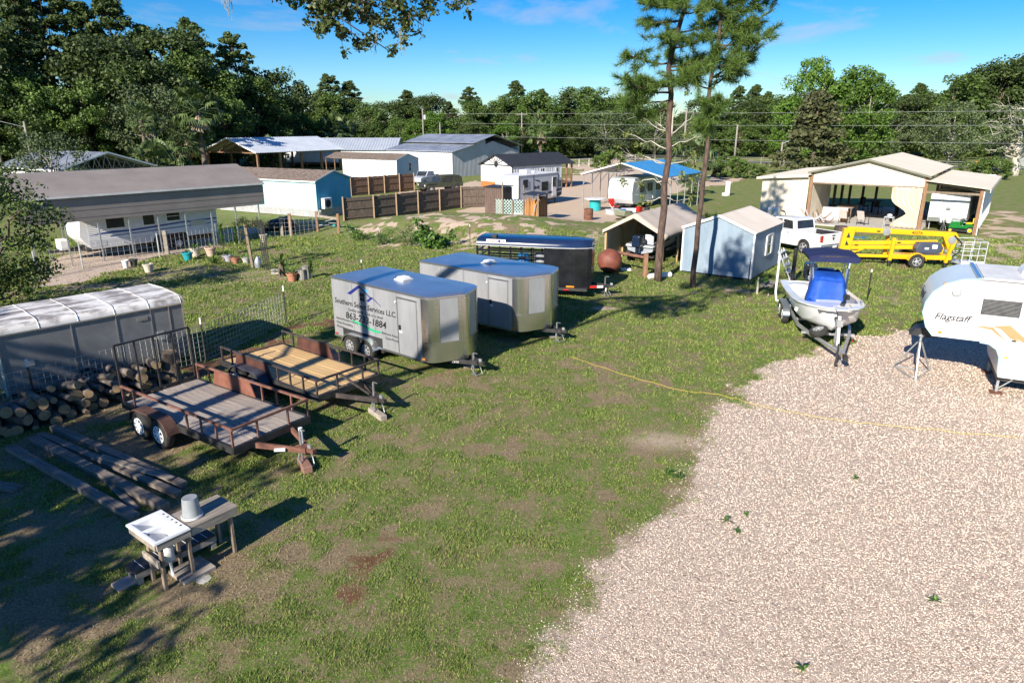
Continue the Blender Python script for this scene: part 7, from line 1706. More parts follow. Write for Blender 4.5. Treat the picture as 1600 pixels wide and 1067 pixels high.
# brown outhouse, lattice screen, reed enclosure
t = thing('outhouse', 'narrow brown vertical-board shed at the end of the board fence', 'shed', (-.75, 57.6), 54)
for i in range(9): ob('board', B().box(-.02, .01 + i * .21, 0, .02, .20 + i * .21, 2.25), mat('brown_metal_board', (.115, .075, .06), (.16, .11, .09), s=2, rough=.6, st=(3, 3, .5)), t)
for i in range(6): ob('board', B().box(.02 + i * .21, -.02, 0, .21 + i * .21, .01, 2.2), m_frame, t)
ob('body', B().box(.03, .02, 0, 1.3, 1.88, 2.2), m_dark, t); ob('roof', B().add([(-.1, -.1, 2.22), (1.4, -.1, 2.30), (1.4, 2.0, 2.30), (-.1, 2.0, 2.22)], [(0, 1, 2, 3)]), m_frame, t, solid=.06)
t = thing('lattice_screen', 'pale green diagonal lattice screen on bare posts', 'screen', (-1.3, 55.3), -18)
b = B()
for i in range(-5, 11): x0 = i * .25; pa = [(max(0, x0), .25 + max(0, -x0)), (min(2.6, x0 + 1.3), .25 + min(1.3, 2.6 - x0))]; b.beam((pa[0][0], 0, pa[0][1]), (pa[1][0], 0, pa[1][1]), .05, .012, (0, 1, 0)) if pa[1][0] > pa[0][0] + .05 else None
for i in range(0, 16): x0 = i * .25; a_x, a_z = min(2.6, x0), .25 + max(0, x0 - 2.6); c_x, c_z = max(0, x0 - 1.3), .25 + min(1.3, x0); b.beam((a_x, .013, a_z), (c_x, .013, c_z), .05, .012, (0, 1, 0)) if a_x > c_x + .05 else None
ob('lattice', b, mat('green_white_lattice', (.36, .50, .46), (.50, .62, .58), s=2, rough=.6), t)
for x, h in ((.6, 2.9), (1.45, 1.5), (2.35, 2.7)): ob('post', B().beam((x, -.06, 0), (x, -.06, h), .09), m_woodz, t)
ob('tarp_heap', B().loft([[(1.0, .2, .0), (1.5, -.2, 0), (2.2, .1, 0), (1.7, .6, 0)], [(1.1, .2, .4), (1.5, .0, .5), (2.0, .15, .55), (1.6, .5, .45)]], True), m_white, t, smooth=True)
t = thing('reed_enclosure', 'orange-brown stake enclosure with flat roof in the sandy yard', 'enclosure', (1.95, 52.3), 0)
m_reed = mat('orange_stakes', (.36, .15, .04), (.56, .29, .10), s=3, rough=.8, st=(3, 3, .5), rnd=.3); rr = random.Random(4)
a, c, d_ = Vector((0, 0, 0)), Vector((-1.05, .9, 0)), Vector((.75, 1.6, 0))
stake = None
for p, q in ((a, c), (a, d_)):
    for i in range(13):
        m0 = p.lerp(q, (i + .5) / 13); h = 1.75 + rr.uniform(-.15, .2)
        o = ob('stake', B().tube([(0, 0, 0), (.02, 0, .5), (0, .01, 1.0)], [.065, .06, .045], 6), m_reed, t) if stake is None else ob('stake', stake, None, t)
        stake = stake or o.data; o.location = m0; o.scale = (1, 1, h); o.rotation_euler = (rr.uniform(-.03, .03), rr.uniform(-.03, .03), rr.uniform(0, 6))
for p in (a, c, d_): ob('post', B().beam(p + Vector((0, -.08, 0)), p + Vector((0, -.08, 2.2)), .12), m_woodz, t)
ob('prop', B().beam((-.55, -.3, 0), (-.15, -.02, 1.5), .12, .03), m_wood, t); ob('roof', B().add([(-1.2, .7, 2.15), (.1, -.25, 2.1), (1.0, 1.6, 2.15), (-.4, 2.4, 2.2)], [(0, 1, 2, 3)]), m_frame, t, solid=.05)

# yard bits
def simple(name, b, m, label, cat, loc, rz=0, **k):
    o = ob(name, b, m, None, **k); o.location = (loc[0], loc[1], loc[2] if len(loc) > 2 else 0); o.rotation_euler = (0, 0, R(rz)); tag(o, label, cat); return o
simple('rusty_barrel', drum(.36, .95), m_rust, 'rusty steel barrel standing on the sand beside the blue roofed carport', 'barrel', (6.0, 54.1), auto=40)
t = thing('drum_table', 'teal drum table with white round top by the carport', 'table', (7.3, 60.8)); ob('drum', drum(.5, 1.0), mat('teal_drum', (.02, .36, .38), (.03, .42, .44), s=2, rough=.4), t, auto=40); ob('top', B().lathe([(.02, 1.0), (.95, 1.0), (.95, 1.06), (.02, 1.07)], (0, 0, 0), 'z', 20), m_dirtywhite, t, auto=40)
t = thing('jon_boat', 'olive flat-bottomed boat loaded with clutter behind the tan shelter', 'boat', (8.2, 52.6), 42)
rings = [[(x, -h, .75 + s_), (x, -h * .85, .35 + s_), (x, h * .85, .35 + s_), (x, h, .75 + s_)] for x, h, s_ in ((0, .55, .25), (.6, .68, .05), (2.5, .72, 0), (4.4, .68, 0))]
b = B().loft(rings); b.f.append((0, 1, 2, 3)); b.f.append((15, 14, 13, 12)); ob('hull', b, mat('olive_hull', (.20, .21, .14), (.28, .28, .20), s=2, rough=.5), t, solid=.03); ob('bow_deck', B().box(.05, -.6, .88, .9, .6, .92), MATS['olive_hull'], t); ob('bench', B().box(1.8, -.65, .6, 2.1, .65, .66).box(3.2, -.65, .6, 3.5, .65, .66), MATS['olive_hull'], t); ob('trailer_frame', B().beam((.2, -.5, .25), (4.5, -.5, .25), .08).beam((.2, .5, .25), (4.5, .5, .25), .08), m_frame, t)
for s in (-1, 1): wheel(t, 2.8, s * .85, .26, .16, 'steel', s)
for i, (x, y, l, m, lb) in enumerate([(.7, .2, .35, m_bdrum, 'blue tub in the loaded flat-bottomed boat'), (1.3, -.2, .4, m_white, 'white cooler in the loaded flat-bottomed boat'), (2.5, .1, .4, m_red, 'red fuel can in the loaded flat-bottomed boat'), (3.0, -.3, .35, m_dark, 'dark crate in the loaded flat-bottomed boat'), (2.0, .4, .3, m_jd, 'green box in the loaded flat-bottomed boat')]):
    simple('container', B().box(-l/2, -l/2, 0, l/2, l/2, l * .9).box(-l*.55, -l*.55, l * .8, l*.55, l*.55, l * .95), m, lb, 'container', T(t, x, y, .68), i * 20, bevel=.02)
t = thing('deck_lounger', 'red and white folding chair beside the drum table', 'chair', (9.0, 60.6), 30); ob('seat', B().add([(-.3, -.3, .4), (.3, -.3, .4), (.3, .3, .4), (-.3, .3, .4)], [(0, 1, 2, 3)]), m_red, t, solid=.04); ob('back', B().add([(-.3, .3, .4), (.3, .3, .4), (.3, .55, 1.0), (-.3, .55, 1.0)], [(0, 1, 2, 3)]), m_red, t, solid=.04); ob('frame', B().beam((-.3, -.3, 0), (-.3, .4, .6), .03).beam((.3, -.3, 0), (.3, .4, .6), .03).beam((-.3, .3, 0), (-.3, -.3, .42), .03).beam((.3, .3, 0), (.3, -.3, .42), .03), m_white, t)
for i, (x, y, s_, m, lb) in enumerate([(9.8, 58.8, .4, m_white, 'white plastic bin on the sand near the drum table'), (8.6, 58.2, .5, m_rvgrey, 'grey board stack on the sand near the drum table'), (11.0, 57.6, .45, m_dark, 'black tub under the front of the blue roofed carport')]):
    simple('bin', B().box(-s_, -s_, 0, s_, s_, .35).box(-s_ - .04, -s_ - .04, .33, s_ + .04, s_ + .04, .4), m, lb, 'bin', (x, y), i * 25, bevel=.02)
simple('steel_sphere', B().ball((0, 0, .62), .62, 18), mat('rust_red_paint', (.15, .045, .028), (.24, .075, .048), s=4, rough=.6), 'large rusty red steel ball standing before the tan shelter', 'ball', (4.95, 34.2), smooth=True)
t = thing('timber_rail', 'dark timber hitching rail in front of the tan shelter', 'rail', (0, 0)); pa, pb = Vector((5.0, 35.0, 0)), Vector((6.6, 33.35, 0))
ob('post', B().beam(pa, pa + Vector((0, 0, 1.1)), .15), m_brownz, t); ob('post', B().beam(pb, pb + Vector((0, 0, 1.15)), .2), m_brownz, t); ob('crossbar', B().tube([tuple(pa + Vector((0, 0, 1.0))), tuple(pb + Vector((0, 0, .95)))], .085, 9), m_rustrail, t, smooth=True)
pp = Vector((6.7, 32.8, .13)); simple('white_pipe', B().tube([(0, 0, 0), (1.15, .45, 0)], .13, 16, False), m_white, 'short white plastic pipe lying behind the tall pine', 'pipe', pp, solid=.01)
simple('white_tub', B().box(-.25, -.2, 0, .25, .2, .1), m_white, 'small white tray on the ground under the timber rail', 'tray', (5.9, 34.9, .0))
# leaning ladder shelf and posts by the shed
t = thing('ladder_shelf', 'grey stepped shelf unit leaning against the garden shed', 'shelf', (12.75, 32.3), 55)
for x in (0, .85): ob('side_rail', B().beam((x, -.7, 0), (x, .05, 1.5), .05), m_rvgrey, t)
for i in range(5): f = .12 + i * .2; ob('tread', B().box(0, -.7 + .75 * f - .10, 1.5 * f - .015, .85, -.7 + .75 * f + .10, 1.5 * f + .015), m_rvgrey, t)
ob('side_rail', B().beam((.42, -.7, 0), (.42, .05, 1.5), .04), m_rvgrey, t)
simple('black_post', B().lathe([(.09, 0), (.09, 1.55), (.10, 1.56), (.10, 1.62), (.05, 1.68)], (0, 0, 0), 'z', 12), m_black, 'black plastic post beside the stepped shelf unit', 'post', (13.35, 31.9))
simple('doorstep', B().box(-.5, -.35, 0, .5, .35, .16), m_wood, 'weathered wooden doorstep by the garden shed corner', 'step', (12.0, 31.3), 55, bevel=.02)
for (x, y, h, lb) in [(10.95, 31.0, 1.35, 'thin dark steel stake at the corner of the garden shed'), (15.25, 28.5, 1.35, 'steel stake with white tip on the grass behind the boat'), (-2.6, 42.2, 1.2, 'steel stake standing behind the plain cargo trailer'), (-8.3, 42.4, 1.1, 'steel stake among the bushes by the sandy bank'), (-6.9, 21.9 + 9, 1.3, 'steel stake with white tip beyond the lettered trailer')]:
    t = thing('steel_stake', lb, 'stake', (x, y, float(height(x, y)))); ob('shaft', B().box(-.02, -.02, 0, .02, .02, h), m_frame, t); ob('tip', B().box(-.023, -.023, h - .12, .023, .023, h + .01), m_white, t)
# banana plants by the shed
def leafy(name, label, loc, n_, L_, wd, el0, el1, seed, h0=0.0, m='plant', stem=None, cat='plant', group=None, droop=.35):
    """a plant of separate long leaves"""
    t = thing(name, label, cat, loc, 0, group); rg_ = random.Random(seed); b = B()
    for i in range(n_):
        ph = rg_.uniform(0, 6.283); el = rg_.uniform(el0, el1); l = L_ * rg_.uniform(.6, 1.15); z0 = h0 * rg_.uniform(.3, 1) if h0 else 0.03
        d = Vector((math.cos(ph) * math.cos(el), math.sin(ph) * math.cos(el), math.sin(el))); s = Vector((-math.sin(ph), math.cos(ph), 0)); c = Vector((0, 0, z0)); rA, rB = [], []
        for k_ in range(5):
            f = k_ / 4; p = c + d * l * f + Vector((0, 0, -droop * l * f * f)); w_ = wd * math.sin(math.pi * (.12 + .86 * f)) ** .7; rA.append(p - s * w_); rB.append(p + s * w_)
        b.loft([rA, rB])
    ob('leaves', b, LEAF[m], t)
    if stem: ob('stem', B().cyl((0, 0, 0), (0, 0, h0), stem, stem * .7, 8), BARK['pale'] if name == 'banana_plant' else BARK['brown'], t)
    return t
leafy('banana_plant', 'young banana plant with a pale stem at the shed corner', (10.95, 29.75, 0), 6, .55, .10, .5, 1.3, 1, .75, 'plant', .05)
leafy('banana_plant', 'tiny banana sprout beside the taller banana plant', (11.35, 29.45, 0), 5, .35, .07, .4, 1.2, 2, .15, 'plant', .03)
leafy('banana_plant', 'leafy banana plant against the shed side wall', (11.75, 30.9, 0), 6, .55, .11, .3, 1.1, 3, .5, 'plant', .05)

# garden edge by the carport: pots, palms, posts
m_terra = mat('terracotta', (.40, .17, .10), (.50, .24, .15), s=4, rough=.85); m_tpot = mat('teal_pot', (.02, .30, .36), (.03, .36, .42), s=3, rough=.4); m_cpot = mat('cream_pot', (.55, .49, .40), (.65, .58, .48), s=3, rough=.7); m_dpot = mat('dark_pot', (.04, .045, .04), (.07, .07, .065), s=3, rough=.6)
def pot(px, py, r_, h, m, lb, plant=None, seed=0):
    q = G(px, py); t = thing('plant_pot', lb, 'pot', (q.x, q.y, 0)); ob('pot', B().lathe([(r_*.7, 0), (r_*.95, h*.85), (r_*1.08, h*.86), (r_*1.08, h), (r_*.92, h), (r_*.88, h*.9), (.02, h*.88)], (0, 0, 0), 'z', 16), m, t, auto=40)
    if plant:
        n_, L_, wd, e0, e1 = plant; p = leafy('tmp', lb, (0, 0, 0), n_, L_, wd, e0, e1, seed); c = [k for k in bpy.data.objects if k.parent == p][0]; c.parent = t; c.location = (0, 0, h * .9); c.name = 'foliage'; bpy.data.objects.remove(p)
pot(233, 425, .26, .42, m_cpot, 'cream pot with a dry shrub on the garden edge', (14, .5, .02, .2, 1.2), 5)
pot(210, 417, .2, .42, m_dpot, 'dark bucket pot next to the cream pot', None); pot(197, 419, .16, .42, m_white, 'white jug beside the dark bucket pot', None)
pot(294, 407, .28, .45, m_tpot, 'teal pot on the garden edge', (8, .35, .05, .5, 1.3), 6); pot(306, 401, .3, .5, m_cpot, 'cream pot with a spiky sago palm', (26, .65, .03, .1, 1.2), 7)
pot(330, 400, .3, .5, mat('pinkish_pot', (.55, .38, .30), (.62, .45, .36), s=3), 'pinkish urn behind the strap-leaved plant', (10, .6, .03, .4, 1.3), 8); pot(357, 409, .28, .36, mat('lilac_pot', (.42, .38, .45), (.5, .46, .52), s=3), 'lilac-grey pot with a green shrub', (16, .8, .03, .5, 1.4), 9)
pot(368, 412, .24, .34, m_terra, 'terracotta pot next to the lilac one', (12, .5, .04, .4, 1.3), 10); pot(457, 439, .26, .38, m_terra, 'terracotta pot beside the small palm', (9, .6, .06, .4, 1.2), 11); pot(385, 411, .22, .3, m_conc, 'grey pot near the trellis post', (8, .4, .04, .4, 1.2), 12)
leafy('strap_leaf_plant', 'clump of yellow-green strap leaves on the garden edge', tuple(G(335, 413)), 34, .8, .035, .5, 1.4, 13)
leafy('strap_leaf_plant', 'dark strap-leaved clump at the foot of the leafy small oak', tuple(G(45, 462)), 30, .9, .04, .5, 1.4, 14, cat='plant')
leafy('sago_palm', 'small sago palm with thick brown trunk on the lawn', tuple(G(441, 432)), 26, 1.0, .06, .15, 1.2, 15, .75, 'plant', .19)
simple('concrete_block', B().box(-.22, -.12, 0, .22, .12, .24), m_conc, 'pale concrete block beside the small sago palm', 'block', tuple(G(431, 428)), 20, bevel=.01)
t = thing('wood_stump', 'cluster of sawn stumps beside the terracotta pot', 'stump', tuple(G(472, 437)))
for x, y, r_, h in ((0, 0, .2, .5), (-.3, .1, .16, .4), (.15, .25, .22, .62)): ob('log_section', B().tube([(x, y, 0), (x, y, h)], [r_ * 1.1, r_], 12), BARK['grey'], t)
leafy('bottlebrush_shrub', 'upright dark green shrub next to the sawn stumps', tuple(G(487, 436)), 60, .45, .02, .6, 1.4, 16, .9)
for i, (px, py, lb) in enumerate([(350, 400, 'feathery green shrub in the garden bed behind the pots'), (372, 398, 'taller feathery green shrub beside the trellis vine')]): leafy('garden_shrub', lb, tuple(G(px, py)), 150, .55, .02, .2, 1.4, 20 + i, 1.7, 'plant', .03)
t = thing('trellis_post', 'leaning weathered post with a vine beside the black trellis', 'post', tuple(G(395, 418))); ob('shaft', B().beam((0, 0, 0), (-.15, 0, 2.3), .13), m_woodz, t); 
V, F = leaves([(-.5 + .25 * i + .1 * math.sin(i * 3), .1 * math.cos(i), 2.35 + .1 * math.sin(i * 2)) for i in range(7)] + [(-.35, 0, 1.8), (-.3, .1, 1.3), (.6, 0, 2.2)], [.28] * 10, 90, .05, np.random.default_rng(8)); ob('vine', mesh_np('vine', V, F, LEAF['cedar']), None, t)
hp_ = ob('hanging_pot', B().lathe([(.12, 0), (.2, .35), (.2, .4)], (.75, 0, 1.35), 'z', 12), m_cpot, t)
t = thing('black_trellis', 'tall narrow black lattice trellis at the garden edge', 'trellis', tuple(G(418, 422))); b = B()
for x in (-.15, -.05, .05, .15): b.beam((x, 0, 0), (x - .12, 0, 2.5), .035)
for i in range(22): b.beam((-.17 - i * .0055, 0, .1 + i * .11), (.17 - i * .0055, 0, .1 + i * .11), .03)
ob('lattice', b, m_black, t)
simple('milk_jug', B().lathe([(.14, 0), (.18, .05), (.18, .4), (.08, .55), (.07, .62)], (0, 0, 0), 'z', 12), m_galv, 'dull metal milk can at the foot of the trellis', 'can', tuple(G(404, 419)), smooth=True)
t = thing('timber_gate_frame', 'short timber gate frame at the lawn edge before the board fence', 'frame', (0, 0)); pa, pb = G(497, 365), G(530, 369)
for p in (pa, pb): ob('post', B().beam(p, p + Vector((0, 0, 1.5)), .16), m_brownz, t)
ob('crossbar', B().beam(pa + Vector((0, 0, 1.25)), pb + Vector((0, 0, 1.15)), .1, .14), m_wood, t)
for px, py, h, lb in [(455, 369, 1.5, 'dark timber post at the end of the wire fence by the turquoise house'), (441, 369, 1.3, 'pale post next to the dark timber post by the turquoise house'), (262, 398, 1.4, 'pale square post in front of the white travel trailer wheels')]:
    simple('fence_post', B().beam((0, 0, 0), (0, 0, h), .2), m_brownz if h == 1.5 else m_wood, lb, 'post', tuple(G(px, py)), 10)
# wire fence along the back lawn
t = thing('back_wire_fence', 'low wire mesh fence running along the far side of the lawn', 'fence', (0, 0)); pl_ = [tuple(G(*p)[:2]) for p in ((60, 437), (130, 420), (250, 403), (340, 385), (405, 372), (455, 370), (497, 366))]
for (x0, y0), (x1, y1) in zip(pl_[:-1], pl_[1:]):
    a, c = Vector((x0, y0, 0)), Vector((x1, y1, 0)); b = B(); L_ = (c - a).length; n_ = int(L_ / .3)
    for j in range(5): b.beam(a + Vector((0, 0, .1 + j * .28)), c + Vector((0, 0, .1 + j * .28)), .01)
    for i in range(n_ + 1): p = a.lerp(c, i / n_); b.beam(p + Vector((0, 0, .05)), p + Vector((0, 0, 1.25)), .01)
    ob('wire_panel', b, m_wire, t, kind='stuff'); ob('post', B().beam(a, a + Vector((0, 0, 1.4)), .06), m_steel, t)
# junk by the blue house: dark tarp heap and scrap
simple('tarp_heap', B().loft([[(-1.2, -.8, 0), (1.2, -.8, 0), (1.3, .8, 0), (-1.2, .9, 0)], [(-1.0, -.6, .4), (.7, -.6, .8), (1.0, .6, .5), (-.9, .6, .6)], [(-.3, -.2, .6), (.5, -.2, 1.0), (.3, .3, .9), (-.6, .3, .7)]], True), mat('black_tarp', (.012, .012, .013), (.03, .03, .03), s=3, rough=.5, bump=.5), 'black tarpaulin heap behind the carport end post', 'tarp', (-16.6, 49.3), 20, smooth=True)
t = thing('scrap_pile', 'heap of grey scrap frames beside the timber gate frame', 'scrap', (-13.9, 48.9)); rr = random.Random(5); b = B()
for i in range(26): p = Vector((rr.uniform(-1.5, 1.5), rr.uniform(-.6, .6), rr.uniform(.05, .7))); b.beam(p, p + Vector((rr.uniform(-1.2, 1.2), rr.uniform(-.4, .4), rr.uniform(-.2, .3))), .05)
ob('bars', b, m_steel, t); ob('spool', B().lathe([(.3, 0), (.3, .05), (.12, .05), (.12, .3), (.3, .3), (.3, .35)], (1.2, .2, .1), 'y', 14), mat('teal_paint', (.03, .26, .27), (.04, .3, .3), s=3), t)
# bushes along the sandy bank
for i, (px, py, s_, lb) in enumerate([(557, 378, .45, 'low spiky weed clump at the left end of the sandy bank'), (598, 382, .40, 'loose green bush on the sandy bank below the board fence'), (636, 384, .48, 'grey-green bush on the sandy bank next to the round one'), (672, 388, .62, 'round dense bright green bush at the foot of the sandy bank')]):
    q = G(px, py); z = float(height(q.x, q.y)); k_ = 'shrub'
    t = thing('bush', lb, 'bush', (q.x, q.y, z - .05), i * 70); rg_ = np.random.default_rng(80 + i)
    cs = [(rg_.normal() * .55, rg_.normal() * .4, abs(rg_.normal()) * .45 + .25) for _ in range(22)]; V, F = leaves(cs, [.33] * 22, 60 if i == 3 else 34, .085 if i == 3 else .06, rg_, .3, .9, .5)
    ob('foliage', mesh_np('foliage', V, F, LEAF['plant' if i != 2 else 'grey']), None, t); ob('stems', B().tube([(0, 0, 0), (.1, .1, .7)], [.04, .015], 5).tube([(0, 0, 0), (-.3, 0, .6)], [.03, .01], 5), BARK['brown'], t); t.scale = (s_ * 1.9,) * 3
simple('roof_sheet', B().add([(-.8, -.25, .0), (.8, -.25, .0), (.8, .3, .25), (-.8, .3, .25)], [(0, 1, 2, 3)]), m_rustplate, 'bent rusty metal sheet on the bank behind the stock trailer', 'sheet', (-.3, 41.5, float(height(-.3, 41.5)) + .25), -10, solid=.02)

# barn contents
m_bed = mat('grey_fabric', (.42, .42, .43), (.5, .5, .51), s=2, rough=.9); m_sling = mat('sling_fabric', (.50, .44, .40), (.58, .52, .47), s=3, rough=.8)
def patio_chair(lb, loc, rz):
    t = thing('patio_chair', lb, 'chair', loc, rz, None); ob('seat', B().add([(-.27, -.25, .42), (.27, -.25, .42), (.27, .25, .40), (-.27, .25, .40)], [(0, 1, 2, 3)]), m_sling, t, solid=.02); ob('backrest', B().add([(-.27, .25, .42), (.27, .25, .42), (.27, .50, 1.05), (-.27, .50, 1.05)], [(0, 1, 2, 3)]), m_sling, t, solid=.02)
    for s in (-1, 1):
        ob('leg', B().beam((s * .29, -.28, 0), (s * .29, -.25, .62), .03), m_dark, t); ob('leg', B().beam((s * .29, .3, 0), (s * .29, .22, .62), .03), m_dark, t); ob('arm', B().beam((s * .29, -.28, .63), (s * .29, .34, .63), .035), m_dark, t)
patio_chair('sling patio chair beside the orange box in the barn opening', BP(.3, wr + 5.0, .1), BT + 80); patio_chair('sling patio chair standing alone in the barn opening', BP(.2, wr + 3.7, .1), BT + 70)
simple('display_board', B().box(-.9, -.05, 0, .9, .05, .95), m_bed, 'pale panel board leaning in the barn opening', 'panel', BP(2.2, wr + 6.1, .1), BT - 80); simple('orange_box', B().box(-.3, -.2, 0, .3, .2, .75).box(-.32, -.22, .7, .32, .22, .78), mat('orange_wood', (.55, .26, .06), (.65, .33, .09), s=2), 'orange wooden cabinet beside the patio chair in the barn', 'cabinet', BP(1.2, wr + 5.2, .1), BT)
t = thing('work_table', 'dark work table covered with clutter inside the barn', 'table', BP(4.0, wr + 5.6, .1), BT); ob('top', B().box(-1.2, -.6, .85, 1.2, .6, .92), m_woodz, t)
for x in (-1.1, 1.1):
    for yy in (-.5, .5): ob('leg', B().beam((x, yy, 0), (x, yy, .86), .08), m_woodz, t)
t = thing('dining_table', 'dark patio table with chairs deep in the barn', 'table', BP(8.8, wr + 4.6, .1), BT); ob('top', B().box(-.8, -.6, .95, .8, .6, 1.0), m_dark, t); ob('pedestal', B().cyl((0, 0, 0), (0, 0, .95), .08), m_dark, t)
for i, (x, yy) in enumerate([(7.6, 4.9), (7.4, 3.9), (9.6, 5.6)]):
    t = thing('bar_chair', ['dark tall chair before the patio table in the barn', 'dark tall chair nearer the golf cart in the barn', 'dark tall chair behind the patio table in the barn'][i], 'chair', BP(x, wr + yy, .1), BT + i * 60); ob('seat', B().box(-.22, -.22, .62, .22, .22, .67), m_dark, t); ob('backrest', B().box(-.22, .2, .67, .22, .24, 1.2), m_dark, t)
    for sx in (-1, 1):
        for sy in (-1, 1): ob('leg', B().beam((sx * .2, sy * .2, 0), (sx * .2, sy * .2, .63), .03), m_dark, t)
rr = random.Random(12); t = thing('scrap_heap', 'tangle of boards, tools and tubes by the barn corner post', 'scrap', BP(-.3, y2 - .9, .1), BT)
for nm, m, n_ in (('board', m_brownz, 8), ('pipe', m_rvgrey, 7), ('red_board', m_rustplate, 5)):
    for i in range(n_): p = Vector((rr.uniform(-.6, .5), rr.uniform(-.9, .6), rr.uniform(0.03, .3))); ob(nm, B().beam(p, p + Vector((rr.uniform(-.5, .5), rr.uniform(-.7, .7), rr.uniform(-.1, .9) if nm != 'red_board' else 0)), .06), m, t)
simple('fire_ring', B().lathe([(.48, 0), (.5, 0), (.5, .38), (.48, .38), (.44, .36), (.44, .02)], (0, 0, 0), 'z', 20), mat('dark_steel_ring', (.05, .035, .03), (.10, .07, .06), s=6), 'dark steel fire ring on the grass between truck and barn', 'fire ring', tuple(G(1315, 362)), auto=40)
t = thing('side_cart', 'small grey cart with a cloth beside the gathered curtain', 'cart', BP(-.4, wr + 1.9, .1), BT); ob('top', B().box(-.3, -.3, .75, .3, .3, .8), m_rvgrey, t); ob('frame', B().beam((-.28, -.28, 0), (-.28, -.28, .76), .04).beam((.28, -.28, 0), (.28, -.28, .76), .04).beam((-.28, .28, 0), (-.28, .28, .76), .04).beam((.28, .28, 0), (.28, .28, .76), .04), m_steel, t); ob('cloth', B().ball((0, 0, .9), .18, 8, .6), m_dirtywhite, t)
simple('black_mat', B().box(-.45, -.3, 0, .45, .3, .05), m_bdrum, 'flat blue-black folded tarp on the ground beyond the boom lift', 'tarp', tuple(G(1345, 372)), 10)

# person standing in the barn by the golf cart, one arm raised to the roof post
t = thing('person', 'person in pale shirt and dark trousers standing by the golf cart in the barn', 'person', BP(6.3, wr + 2.4, .1), BT + 150)
def skin(name, vs, es, rs, m, root=0):
    me = bpy.data.meshes.new(name); me.from_pydata(vs, es, []); o = bpy.data.objects.new(name, me); COL.objects.link(o); o.parent = t
    o.modifiers.new('skin', 'SKIN'); 
    if not me.skin_vertices: me.attributes
    for i, r_ in enumerate(rs): me.skin_vertices[0].data[i].radius = (r_, r_)
    me.skin_vertices[0].data[root].use_root = True; s = o.modifiers.new('sub', 'SUBSURF'); s.levels = s.render_levels = 2; me.materials.append(m); return o
m_skin = mat('skin', (.45, .28, .20), (.50, .32, .23), s=4, rough=.6)
VS = [(0,0,.92),(0,0,1.12),(0,.02,1.38),(0,.03,1.50),(0,.05,1.60),(0,.06,1.74),(.20,.02,1.42),(.42,.12,1.50),(.58,.28,1.62),(.64,.34,1.66),(-.20,.02,1.40),(-.28,.05,1.14),(-.24,.18,.92),(-.23,.22,.86),(.10,0,.88),(.12,.03,.48),(.13,-.02,.08),(.13,.12,.04),(-.10,0,.88),(-.12,.02,.48),(-.13,-.03,.08),(-.13,.11,.04)]
ES = [(0,1),(1,2),(2,3),(3,4),(4,5),(2,6),(6,7),(7,8),(8,9),(2,10),(10,11),(11,12),(12,13),(0,14),(14,15),(15,16),(16,17),(0,18),(18,19),(19,20),(20,21)]
RS = [.13,.13,.15,.055,.09,.085,.07,.05,.035,.04,.07,.05,.035,.04,.09,.06,.045,.045,.09,.06,.045,.045]
body = skin('body', VS, ES, RS, m_skin)
def sub(name, idx, grow, m):
    mp_ = {j: k for k, j in enumerate(idx)}; es = [(mp_[a], mp_[b]) for a, b in ES if a in mp_ and b in mp_]; return skin(name, [VS[j] for j in idx], es, [RS[j] + grow for j in idx], m)
sub('shirt', [0, 1, 2, 6, 7, 10, 11], .018, mat('pale_shirt', (.50, .47, .45), (.58, .55, .52), s=3, rough=.9)); sub('trousers', [0, 14, 15, 16, 18, 19, 20], .015, mat('dark_trousers', (.02, .022, .03), (.03, .032, .04), s=3, rough=.9)); ob('hair', B().ball((0, .04, 1.74), .098, 8), mat('hair', (.05, .035, .02), (.08, .055, .035), s=9), t, smooth=True)

# poles, wires, distant bits
m_pole = mat('pole_wood', (.22, .19, .165), (.34, .31, .28), s=2, rough=.95, st=(4, 4, .5)); m_cable = mat('power_cable', (.20, .21, .22), (.26, .27, .28), s=1, rough=.5)
def pole(x, y, h, lb, tr=False, arm=False, lamp=False, r_=.16):
    t = thing('utility_pole', lb, 'pole', (x, y)); ob('shaft', B().cyl((0, 0, -.3), (0, 0, h), r_, r_ * .75, 9), m_pole, t, smooth=True)
    if tr: ob('transformer', B().lathe([(.05, 0), (.28, .05), (.28, .9), (.05, 1.0)], (.45, 0, h - 2.2), 'z', 12), m_rvgrey, t, auto=40)
    if arm: ob('crossarm', B().beam((-1.2, 0, h - .4), (1.2, 0, h - .4), .12), m_pole, t)
    if lamp: ob('lamp_arm', B().tube([(0, 0, h - .3), (.6, 0, h), (1.0, 0, h + .05)], .04, 6), m_rvgrey, t); ob('lamp_head', B().box(.8, -.15, h - .06, 1.3, .15, h + .06), m_rvgrey, t)
    return t
def px_pole(px, top, d, *a, **k): return pole(px_at(px, d), d, top_h(top, d), *a, **k)
px_pole(10, 150, 92, 'leaning utility pole with a transformer in front of the tall wood', True).rotation_euler = (0, R(-2), 0); px_pole(57, 190, 90, 'shorter utility pole next to the one with the transformer')
px_pole(663, 170, 150, 'utility pole with transformer behind the big metal building', True); px_pole(689, 192, 152, 'short utility pole behind the big metal building'); px_pole(815, 176, 158, 'utility pole in front of the middle tree line', False, True)
px_pole(1067, 172, 140, 'utility pole by the road behind the taller pine', False, True, False, .2); px_pole(1147, 195, 142, 'utility pole by the road behind the slimmer pine', False, False, False, .2); px_pole(1218, 222, 120, 'street lamp pole beside the brownish cedar', lamp=True)
t = thing('power_line', 'overhead power cables crossing in front of the woods along the road', 'cable', (0, 0)); w_pts = []
